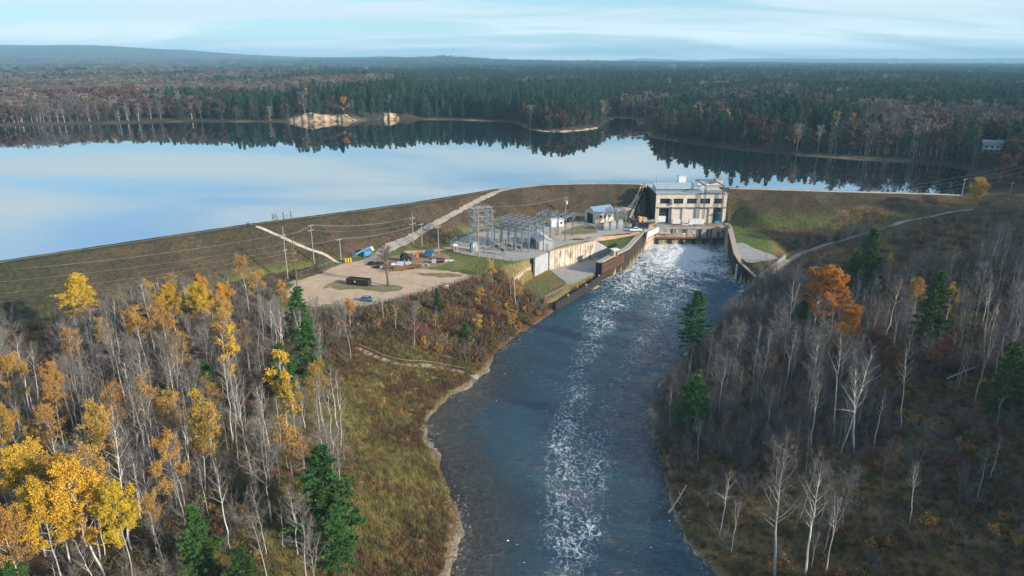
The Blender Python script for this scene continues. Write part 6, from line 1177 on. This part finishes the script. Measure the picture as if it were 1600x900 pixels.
SHORE_MARKS = [(60, 'at the left edge'), (140, 'left of the lone orange tree'), (230, 'below the lone orange tree'), (320, 'right of the lone orange tree'), (410, 'left of the sand bluffs'), (505, 'between the first bluffs'), (570, 'before the last sand bluff'), (650, 'right of the sand bluffs'), (720, 'midway to the lake point'), (780, 'left of the lake point'), (840, 'at the root of the lake point'), (910, 'near the lake point tip'), (965, 'in the narrow inlet'), (1020, 'by the boat dock'), (1080, 'right of the boat dock'), (1140, 'by the round orange tree'), (1200, 'by the dark red-brown tree'), (1260, 'above the powerhouse'), (1330, 'by the orange shore crown'), (1400, 'by the tall shore pine'), (1460, 'by the broad brown tree'), (1530, 'by the white house'), (1600, 'at the right edge')]
def near_shore(u): return min(SHORE_MARKS, key=lambda m: abs(m[0] - u))[1]
def fill(n, region, kinds, hr, lim, label, group, dens=None, sep=3.2, wide=1.0, tries=40):
    k = 0; (xa, xb, ya, yb) = region
    for _ in range(n * tries):
        if k >= n: break
        x, y = RNG.uniform(xa, xb), RNG.uniform(ya, yb); z = float(gz(x, y))
        if z < .8 or z > 40: continue
        h = RNG.uniform(*hr); u, v = project(x, y, z); tu, tv = project(x, y, z + h)
        if tu < -40 or tu > 1640 or tv > 935: continue
        l0 = np.interp(tu, lim[0], lim[1])
        if tv < l0: continue
        if dens is not None and RNG.uniform() > dens(x, y, u, v): continue
        cu, cv = project(x, y, z + h * .72); cr_ = .13 * h * FPX / (y * cp + 20)
        if any(y < q[3] and (cu - q[0]) ** 2 + (cv - q[1]) ** 2 < (q[2] + cr_) ** 2 for q in NOTES): continue
        if any((x - a) ** 2 + (y - b) ** 2 < sep ** 2 for a, b in PLACED): continue
        kk = kinds[RNG.integers(len(kinds))]; lb_ = label[kk] if isinstance(label, dict) else label
        gp = group[kk] if isinstance(group, dict) else group; lb_ = lb_ + ' ' + near(tu, (tv + v) / 2)
        tree(kk, x, y, h, lb_, gp, wide * RNG.uniform(.85, 1.15)); k += 1
    return k
dP_ = lambda x, y: float(sdpoly(np.array(x), np.array(y), PLATEAU))
LIML = ([-50, 0, 60, 160, 250, 330, 420, 470, 520, 560, 600], [500, 505, 520, 455, 425, 415, 415, 450, 520, 560, 2000])
def densL(x, y, u, v):
    if dP_(x, y) < 3: return 0
    bx = np.interp(y, [75, 95, 165, 200, 230], [-27, -28, -43, -54, -60])
    if x > bx: return 0
    return 1.0 if v > 480 else .8
nl_ = fill(128, (-170, -26, 74, 215), ['aspen', 'aspen', 'aspen', 'sparse', 'grey'], (12, 20), LIML, {'sparse': 'thin amber-leaved aspen in the left woods', 'aspen': 'white-trunked bare tree in the left woods', 'grey': 'grey-brown bare tree in the left woods'}, {'sparse': 'thin amber-leaved aspens in the left woods', 'aspen': 'white-trunked bare trees in the left woods', 'grey': 'grey bare trees in the left woods'}, densL, 2.8)
nb_ = fill(22, (-170, -60, 150, 230), ['grey', 'brown', 'aspen'], (9, 13), LIML, 'small bare tree at the dam foot', 'small bare trees along the left dam foot', densL, 3.0)
LIMR = ([980, 1010, 1040, 1100, 1170, 1230, 1290, 1400, 1480, 1540, 1600, 1700], [2000, 660, 585, 520, 480, 462, 440, 405, 380, 355, 335, 330])
def densR(x, y, u, v):
    if sdpoly(np.array(x), np.array(y), FILL_R) < 8: return 0
    if u > 1380 and v > 610: return .12
    if v > 720: return .4
    return 1
nr__ = fill(118, (24, 215, 86, 268), ['grey', 'grey', 'brown', 'aspen', 'aspen'], (9, 17), LIMR, {'grey': 'grey bare tree on the right bank', 'brown': 'brown-twigged bare tree on the right bank', 'aspen': 'pale bare tree on the right bank'}, {'grey': 'grey bare trees on the right bank', 'brown': 'brown bare trees on the right bank', 'aspen': 'pale bare trees on the right bank'}, densR, 3.0)
print('woods', nl_, nb_, nr__)

# ------------------------------------------------------------------ geometry-node scatter for what nobody could count
def scatter(name, pts, sc, protos, idx, label, cat):
    me = bpy.data.meshes.new(name); me.from_pydata([tuple(p) for p in pts], [], []); n = len(pts); sc = np.asarray(sc, float); sc = np.repeat(sc[:, None], 3, 1) if sc.ndim == 1 else sc
    me.attributes.new('sv', 'FLOAT_VECTOR', 'POINT').data.foreach_set('vector', sc.ravel()); me.attributes.new('rz', 'FLOAT', 'POINT').data.foreach_set('value', RNG.uniform(0, 6.28, n)); me.attributes.new('ix', 'INT', 'POINT').data.foreach_set('value', np.asarray(idx, np.int32))
    o = bpy.data.objects.new(name, me); C.objects.link(o); tag(o, label, cat, kind='stuff')
    col = bpy.data.collections.new(name + '_kinds')
    for i, pm in enumerate(protos): q = bpy.data.objects.new('%s_kind_%02d' % (name, i), pm); col.objects.link(q)
    ng = bpy.data.node_groups.new(name, 'GeometryNodeTree'); ng.interface.new_socket('Geometry', in_out='INPUT', socket_type='NodeSocketGeometry'); ng.interface.new_socket('Geometry', in_out='OUTPUT', socket_type='NodeSocketGeometry')
    a = ng.nodes; l = ng.links; gi = a.new('NodeGroupInput'); go = a.new('NodeGroupOutput'); ip = a.new('GeometryNodeInstanceOnPoints'); ci = a.new('GeometryNodeCollectionInfo'); ci.inputs[0].default_value = col; ci.inputs['Separate Children'].default_value = True; ci.inputs['Reset Children'].default_value = True
    def na(nm, t): q = a.new('GeometryNodeInputNamedAttribute'); q.data_type = t; q.inputs[0].default_value = nm; return q.outputs[0]
    cx = a.new('ShaderNodeCombineXYZ'); l.new(na('rz', 'FLOAT'), cx.inputs[2]); l.new(gi.outputs[0], ip.inputs['Points']); l.new(ci.outputs[0], ip.inputs['Instance']); ip.inputs['Pick Instance'].default_value = True
    l.new(na('ix', 'INT'), ip.inputs['Instance Index']); l.new(cx.outputs[0], ip.inputs['Rotation']); l.new(na('sv', 'FLOAT_VECTOR'), ip.inputs['Scale']); l.new(ip.outputs[0], go.inputs[0])
    o.modifiers.new('scatter', 'NODES').node_group = ng; return o
def joint(tk, ms, name):
    """trunk and crown in one mesh, for far woods"""
    A, B = tk; k = MB(); k.v = A.v + B.v; k.f = A.f + [tuple(i + A.n for i in q) for q in B.f]; k.m = [0] * len(A.f) + [m + 1 for m in B.m]; k.n = A.n + B.n; return k.mesh(name, ms)
def sample(n, region, fn):
    (xa, xb, ya, yb) = region; x = RNG.uniform(xa, xb, n); y = RNG.uniform(ya, yb, n); keep = RNG.uniform(size=n) < fn(x, y); x, y = x[keep], y[keep]; return x, y, gz(x, y)
# more of the same woods, too many to count one by one
YW = [joint(grow(500 + i, 14, .11, .5, 13, .22, .85, 5, 6, .9, fork=i % 3 == 0, wob=.5, tipw=.024), [bark_white if i < 4 else bark_grey, twig_pale if i < 4 else twig_grey], 'young') for i in range(7)]
def woods_mass(name, n, region, dens, lim, smin, smax, label):
    xa, xb, ya, yb = region; P = []; Q = []
    for _ in range(n * 30):
        if len(P) >= n: break
        x, y = RNG.uniform(xa, xb), RNG.uniform(ya, yb); z = float(gz(x, y)); k = RNG.uniform(smin, smax)
        if z < .8: continue
        u, v = project(x, y, z); tu, tv = project(x, y, z + 14 * k)
        if tu < -40 or tu > 1640 or tv > 930 or tv < np.interp(tu, *lim) or RNG.uniform() > dens(x, y, u, v): continue
        cu, cv = project(x, y, z + 10 * k)
        if any(y < q[3] and (cu - q[0]) ** 2 + (cv - q[1]) ** 2 < (q[2] * 1.1) ** 2 for q in NOTES): continue
        P.append((x, y, z - .1)); Q.append(k)
    scatter(name, P, Q, YW, RNG.integers(0, 7, len(P)), label, 'woods')
woods_mass('young_aspen_woods', 120, (-170, -26, 74, 215), densL, LIML, .5, 1.1, 'thin young white-stemmed trees filling the left woods')
woods_mass('young_riverbank_woods', 190, (24, 215, 86, 268), densR, LIMR, .45, 1.0, 'thin young bare trees filling the right bank')
# stones along the waterline
def stone(seed):
    rg = np.random.default_rng(seed); bm = bmesh.new(); bmesh.ops.create_icosphere(bm, subdivisions=1, radius=.5)
    for v in bm.verts: v.co = Vector((v.co.x * 1.2, v.co.y * .9, v.co.z * .6)) * rg.uniform(.75, 1.15)
    me = bpy.data.meshes.new('stone'); bm.to_mesh(me); bm.free(); me.materials.append(mat('shore_stone', (.26, .22, .18), (.15, .13, .11), 2, rand=.35)); return me
STN = [stone(i) for i in range(4)]
x = RNG.uniform(-50, 70, 60000); y = RNG.uniform(78, 200, 60000); z = gz(x, y); k_ = (z > -.1) & (z < .5) & (np.abs(sdpoly(x, y, RIVER)) < 6) & (RNG.uniform(size=60000) < .1 + .5 * SS(fbm(x, y, 9, 411), .5, .65)); x, y, z = x[k_], y[k_], z[k_]
scatter('shore_stones', np.c_[x, y, z], RNG.uniform(.15, .7, len(x)) ** 1.3, STN, RNG.integers(0, 4, len(x)), 'scattered stones along the river edges', 'stones')
# brush, bracken and dry grass
G_ = [tuft(1 + i, 1.0, .9, 70).mesh('grass', [straw]) for i in range(3)] + [tuft(9 + i, .9, 1.0, 70).mesh('grass', [bracken]) for i in range(3)]
B_g = [bush(20 + i, 2.6, 2.2, 16, 0).mesh('brush', [twig_grey]) for i in range(3)]; B_b = [bush(30 + i, 2.2, 2.2, 16, 0).mesh('brush', [twig_brown]) for i in range(3)]
B_l = [bush(40 + i, 1.9, 2.0, 12, 0, 12, 260, .22).mesh('brush', [twig_brown, m_]) for i, m_ in enumerate((leaf_rust, olive, leaf_gold, leaf_rust, olive))]
SAP = [bush(60 + i, 5.5, 1.6, 8, 0, 40).mesh('sapling', [twig_grey if i % 2 else twig_pale]) for i in range(4)]
def riv(x, y): return sdpoly(x, y, RIVER)
x, y, z = sample(34000, (-66, 5, 76, 190), lambda x, y: (riv(x, y) > 1.5) * (x < river_mid(y)) * SS(x, -66, -46) * (z_ok(x, y)) if False else (riv(x, y) > 1.6) * (x < river_mid(y)) * SS(x, -62, -46) * .75)
ix = np.where(fbm(x, y, 22, 60) + (fbm(x, y, 3.2, 70) - .5) * .35 + RNG.normal(0, .08, len(x)) > .44, RNG.integers(0, 3, len(x)), RNG.integers(3, 6, len(x)))
scatter('dry_grass', np.c_[x, y, z], RNG.uniform(.5, 1.15, len(x)), G_, ix, 'dry tan and rust grass covering the left river bank', 'grass')
x, y, z = sample(5200, (-66, 3, 76, 190), lambda x, y: (riv(x, y) > 3) * (x < river_mid(y)) * SS(x, -66, -50) * SS(fbm(x, y, 10, 51), .42, .6) * .8); ix = RNG.choice(8, len(x), p=[.1, .1, .1, .1, .24, .06, .06, .24])
scatter('bank_brush', np.c_[x, y, z], RNG.uniform(.3, .85, len(x)), B_b + B_l, ix, 'low brown and olive brush dotted over the left river bank', 'brush')
x, y, z = sample(4600, (-62, 30, 172, 246), lambda x, y: (riv(x, y) > 1.2) * (x < river_mid(y)) * (sdpoly(x, y, PLATEAU) > 1.5) * (sdpoly(x, y, LOWPAD) > 1) * (crest_side(x, y) > 30) * (sdpoly(x, y, GL([(835, 404), (858, 390), (858, 424), (812, 448), (800, 436)], 6)) > 1.5) * .9); ix = RNG.choice(11, len(x), p=[.04, .04, .03, .13, .13, .13, .16, .08, .08, .12, .06])
scatter('slope_brush', np.c_[x, y, z], RNG.uniform(.6, 1.6, len(x)), B_g + B_b + B_l, ix, 'dense red-brown brush on the bank between the yard and the river', 'brush')
x, y, z = sample(14000, (18, 215, 78, 290), lambda x, y: (riv(x, y) > 1.0) * (x > river_mid(y)) * (sdpoly(x, y, FILL_R) > 7) * (crest_side(x, y) > 30) * .5 * (.35 + SS(fbm(x, y, 13, 77), .38, .6)) * (sdseg(x, y, [hit(*p)[:2] for p in [(1196, 432), (1240, 403), (1300, 380), (1385, 356), (1480, 333), (1520, 328)]], False) > 3)); ix = RNG.choice(15, len(x), p=[.09, .09, .09, .08, .08, .08, .12, .06, .06, .08, .05, .03, .03, .03, .03])
scatter('hillside_brush', np.c_[x, y, z], RNG.uniform(.5, 1.35, len(x)), B_g + B_b + B_l + SAP, ix, 'dense grey-brown leafless brush covering the right bank', 'brush')
x, y, z = sample(5200, (20, 110, 120, 246), lambda x, y: (riv(x, y) > 1.5) * (riv(x, y) < 46) * (x > river_mid(y)) * (.25 + SS(fbm(x, y, 9, 177), .4, .6)) * .55); scatter('riverside_thicket', np.c_[x, y, z], RNG.uniform(.75, 1.5, len(x)), B_g + SAP + B_b, RNG.choice(10, len(x), p=[.14, .14, .14, .13, .13, .13, .1, .03, .03, .03]), 'tall grey thicket of leafless shrubs along the right bank', 'brush')
x, y, z = sample(16000, (25, 160, 78, 230), lambda x, y: (riv(x, y) > 1.0) * (x > river_mid(y)) * .7); scatter('hillside_grass', np.c_[x, y, z], RNG.uniform(.5, 1.1, len(x)), G_, RNG.choice(6, len(x), p=[.2, .2, .2, .14, .13, .13]), 'dull brown grass and bracken under the brush of the right bank', 'grass')
x, y, z = sample(7000, (-175, -40, 72, 225), lambda x, y: (crest_side(x, y) > 26) * (sdpoly(x, y, PLATEAU) > 2) * SS(-x, 30, 50) * .45); ix = RNG.choice(15, len(x), p=[.07, .07, .07, .07, .07, .07, .06, .10, .03, .06, .10, .06, .06, .055, .055])
scatter('forest_undergrowth', np.c_[x, y, z], RNG.uniform(.5, 1.3, len(x)), B_g + B_b + B_l + SAP, ix, 'bare saplings and brush under the left woods', 'undergrowth')
x, y, z = sample(26000, (-175, 215, 110, 345), lambda x, y: (crest_side(x, y) > 3.0) * (crest_side(x, y) < 27) * (sdpoly(x, y, PLATEAU) > 1) * (sdpoly(x, y, HOUSE) > 1.5) * (sdpoly(x, y, CUT) > .5) * (sdseg(x, y, [p[:2] for p in road_pts], False) > 3) * .6); scatter('dam_grass', np.c_[x, y, z], RNG.uniform(.25, .5, len(x)), G_, RNG.integers(3, 6, len(x)), 'short dead grass covering the dam faces', 'grass')

# ------------------------------------------------------------------ far shore: front-rank trees one by one, the forest behind as one mass
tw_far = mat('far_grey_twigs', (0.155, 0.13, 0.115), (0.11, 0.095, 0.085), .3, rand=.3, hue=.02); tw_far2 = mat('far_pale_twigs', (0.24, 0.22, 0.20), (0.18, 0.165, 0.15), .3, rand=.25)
FD = [grow(400 + i, 18, .2, .25, 14, .34, .65, 6, 9, 1.3, tipw=.15, fork=i % 2 == 0) for i in range(3)]; FR = [grow(420 + i, 16, .22, .22, 13, .36, .6, 5, 7, 1.3, tipw=.12, leaves=2400, lsize=.6) for i in range(3)]; FC = [conifer(440 + i, 20, .25, .1, .17, 1.1, 5, 6, 5, .95, -.1, .05, .16) for i in range(3)]
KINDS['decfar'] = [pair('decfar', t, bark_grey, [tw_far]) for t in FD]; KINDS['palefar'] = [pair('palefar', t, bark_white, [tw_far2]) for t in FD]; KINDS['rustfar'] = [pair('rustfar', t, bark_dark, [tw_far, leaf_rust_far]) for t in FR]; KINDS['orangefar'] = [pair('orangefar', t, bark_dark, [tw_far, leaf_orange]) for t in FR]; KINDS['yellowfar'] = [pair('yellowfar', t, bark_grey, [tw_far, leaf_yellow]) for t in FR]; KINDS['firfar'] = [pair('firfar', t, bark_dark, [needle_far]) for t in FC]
for k_, h_, w__ in (('palefar', 18, 'bare_tree'), ('orangefar', 16, 'oak_tree'), ('yellowfar', 16, 'aspen_tree'), ('decfar', 18, 'bare_tree'), ('rustfar', 16, 'oak_tree'), ('firfar', 20, 'fir_tree')): HT[k_] = h_; WORDS[k_] = w__
for k_, px, py, h, lb_ in (('yellowfar', 468, 139, 20, 'bright yellow tree crown above the left sand bluff'), ('yellowfar', 482, 141, 19, 'second yellow crown above the sand bluffs, right of the first'), ('orangefar', 215, 141, 19, 'lone orange tree in the woods on the far left shore'), ('yellowfar', 163, 128, 19, 'yellow crown deep in the far left woods'), ('yellowfar', 312, 122, 19, 'yellow crown in the far woods above the left shore'), ('orangefar', 537, 155, 17, 'small orange tree just above the middle sand bluff'), ('orangefar', 1136, 173, 17, 'orange-brown round tree on the right lake shore'), ('orangefar', 1088, 168, 18, 'orange-topped tree left of the round orange-brown one'), ('rustfar', 1196, 187, 19, 'large dark red-brown tree on the right lake shore'), ('orangefar', 1332, 180, 15, 'orange crown on the right lake shore beyond the powerhouse'), ('rustfar', 1290, 186, 15, 'brown leafy tree on the right lake shore'), ('rustfar', 1450, 183, 21, 'broad brown tree on the right lake shore near the house'), ('rustfar', 1558, 196, 14, 'rust crown beside the white lake house'), ('rustfar', 1545, 240, 13, 'rust tree below the white lake house'), ('rustfar', 1570, 245, 14, 'brown tree right below the white lake house'), ('orangefar', 822, 152, 18, 'tallest orange-brown tree on the lake point'), ('rustfar', 880, 158, 17, 'brown tree in the middle of the lake point'), ('rustfar', 922, 160, 17, 'brown tree at the tip of the lake point'), ('rustfar', 1400, 128, 16, 'lone pale brown crown standing in the far pine forest'), ('palefar', 1370, 196, 18, 'pale bare tree on the right lake shore'), ('firfar', 1376, 178, 24, 'tall dark pine on the right lake shore'), ('firfar', 1106, 192, 15, 'blue-green fir at the water on the right lake shore')):
    top_at(k_, px, py, h, lb_, None, 1.15)
def shore_type(px):
    if px < 440: return ['decfar', 'rustfar', 'decfar', 'palefar', 'rustfar', 'firfar'], [.34, .24, .12, .14, .1, .06]
    if px < 640: return ['decfar', 'palefar', 'firfar', 'rustfar'], [.25, .3, .3, .15]
    if px < 810: return ['firfar', 'decfar', 'palefar', 'rustfar'], [.62, .14, .14, .1]
    if px < 960: return ['firfar', 'rustfar', 'decfar', 'palefar'], [.4, .3, .15, .15]
    return ['firfar', 'rustfar', 'decfar', 'palefar'], [.30, .34, .2, .16]
SL = {'decfar': 'grey-brown bare tree on the far shore', 'palefar': 'pale bare tree on the far shore', 'rustfar': 'rust brown tree on the far shore', 'firfar': 'dark conifer on the far shore'}
SG = {'decfar': 'grey-brown trees on the far lake shore', 'palefar': 'pale bare trees on the far lake shore', 'rustfar': 'rust brown trees on the far lake shore', 'firfar': 'dark conifers on the far lake shore'}
FS = spline(FAR_SHORE, 9)
for i, q in enumerate(FS[:-4]):
    t = unit(FS[min(i + 1, len(FS) - 1)] - FS[i - 1 if i else 0]); nr = np.array((-t[1], t[0])); o_ = RNG.uniform(3, 16); qu = project(q[0], q[1], LAKE)[0]; o_ = RNG.uniform(11, 16) if (450 < qu < 506 or 508 < qu < 552 or 586 < qu < 624) else o_; x, y = q + nr * o_ + t * RNG.uniform(-2, 2)
    u, v = project(x, y, LAKE)
    if u < -20 or u > 1640 or (1525 < u < 1575): continue
    ks, ps = shore_type(u); k_ = RNG.choice(ks, p=np.array(ps) / sum(ps)); tree(str(k_), x, y, RNG.uniform(12, 19) * (.95 if u > 1050 else 1), SL[str(k_)] + ' ' + near_shore(u), SG[str(k_)], RNG.uniform(1.0, 1.35))
# forest mass
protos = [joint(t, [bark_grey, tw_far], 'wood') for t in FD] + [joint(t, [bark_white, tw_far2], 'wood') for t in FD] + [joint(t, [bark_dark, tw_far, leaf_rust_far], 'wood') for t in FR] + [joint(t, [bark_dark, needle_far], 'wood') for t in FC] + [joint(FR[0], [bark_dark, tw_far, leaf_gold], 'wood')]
def forest(name, r0, r1, area, sxy, sz, label):
    n = int(.80 * (r1 * r1 - r0 * r0) / area); rr = np.sqrt(RNG.uniform(r0 * r0, r1 * r1, n)); th = RNG.uniform(-R(42), R(42), n); x = rr * np.sin(th); y = rr * np.cos(th)
    ok = (sdpoly(x, y, LAKE_POLY) > 8) & (crest_side(x, y) < -3) & ((x - hs.location.x) ** 2 + (y - hs.location.y) ** 2 > 130); uh = 800 + FPX * x / (.9486 * y + .3165 * 50); ok &= ~((uh > 1528) & (uh < 1574) & (y < hs.location.y + 8)); x, y = x[ok], y[ok]; z = gz(x, y); n = len(x); px = 800 + FPX * x / (.9486 * y)
    cn = fbm(x, y, 260, 301, 4) + (fbm(x, y, 60, 305, 2) - .5) * .25 + np.interp(px, [0, 400, 620, 800, 1600], [-.22, -.15, .07, .13, .14]) + SS(rr[ok], 800, 1500) * .12; con = cn + RNG.normal(0, .06, n) > .52
    dn = fbm(x, y, 90, 333, 3) + RNG.normal(0, .09, n); ix = np.where(con, RNG.integers(9, 12, n), np.where(dn < .46, RNG.integers(0, 3, n), np.where(dn < .58, RNG.integers(3, 6, n), RNG.integers(6, 9, n)))); ix = np.where(~con & (RNG.uniform(size=n) < .012), 12, ix)
    s = RNG.uniform(.6, 1.25, n) * (.75 + .5 * fbm(x, y, 120, 381, 3)); s = np.where((rr[ok] < 700) & (px > 1000), s * .95, s); return scatter(name, np.c_[x, y, z - .3], np.c_[s * sxy, s * sxy, s * sz], protos, ix, label, 'forest')
forest('lakeside_forest', 400, 1150, 34, 1.1, 1.0, 'mixed forest of bare trees and conifers behind the lake shore')
forest('pine_forest', 1150, 2300, 110, 1.5, 1.0, 'dark conifer forest spreading beyond the lake')
forest('distant_forest', 2300, 6500, 750, 3.4, 1.05, 'hazy forest reaching to the foot of the hills')
MAPLE = hit(1300, 430, 18)  # sun gap shaped through the unseen hill woods to light the orange maples
# unseen wooded hill rising beyond the frame on the right; its trees shade the bank
x, y, z = sample(9000, (70, 330, -20, 320), lambda x, y: (project(x, np.maximum(y, 5.), gz(x, y) + 8)[0] > 1655) * (crest_side(x, y) > 4) * (sdseg(x, y, [MAPLE[:2], (MAPLE[0] + 124, MAPLE[1] - 66)], False) > 20) * .12)
scatter('hill_woods', np.c_[x, y, z], RNG.uniform(.85, 1.25, len(x)), protos[:3] + protos[9:12], RNG.choice(6, len(x), p=[.1, .1, .1, .24, .23, .23]), 'woods on the hill beyond the right edge', 'woods')

for o in C.objects:
    if o.parent and o.name.split('.')[0] in ('insulators', 'bushings'): o['kind'] = 'stuff'
# ------------------------------------------------------------------ air
hz = bpy.data.materials.new('haze_air'); hz.use_nodes = True; n_ = hz.node_tree; n_.nodes.clear(); o_ = nd(n_, 'ShaderNodeOutputMaterial'); pv_ = nd(n_, 'ShaderNodeVolumePrincipled'); pv_.inputs['Color'].default_value = (0.40, 0.75, 1.0, 1); pv_.inputs['Density'].default_value = 0.00012; pv_.inputs['Anisotropy'].default_value = 0.0; n_.links.new(pv_.outputs[0], o_.inputs['Volume'])
xe, y0_, y1_ = GX[-1] + 60, GY[0] - 60, GY[-1] + 60
o = MB().bb(-xe, xe, y0_, y1_, -6, float(ZZ.max()) + 8).obj('haze', hz); tag(o, 'pale blue air over the lake and forest', 'haze', kind='stuff')
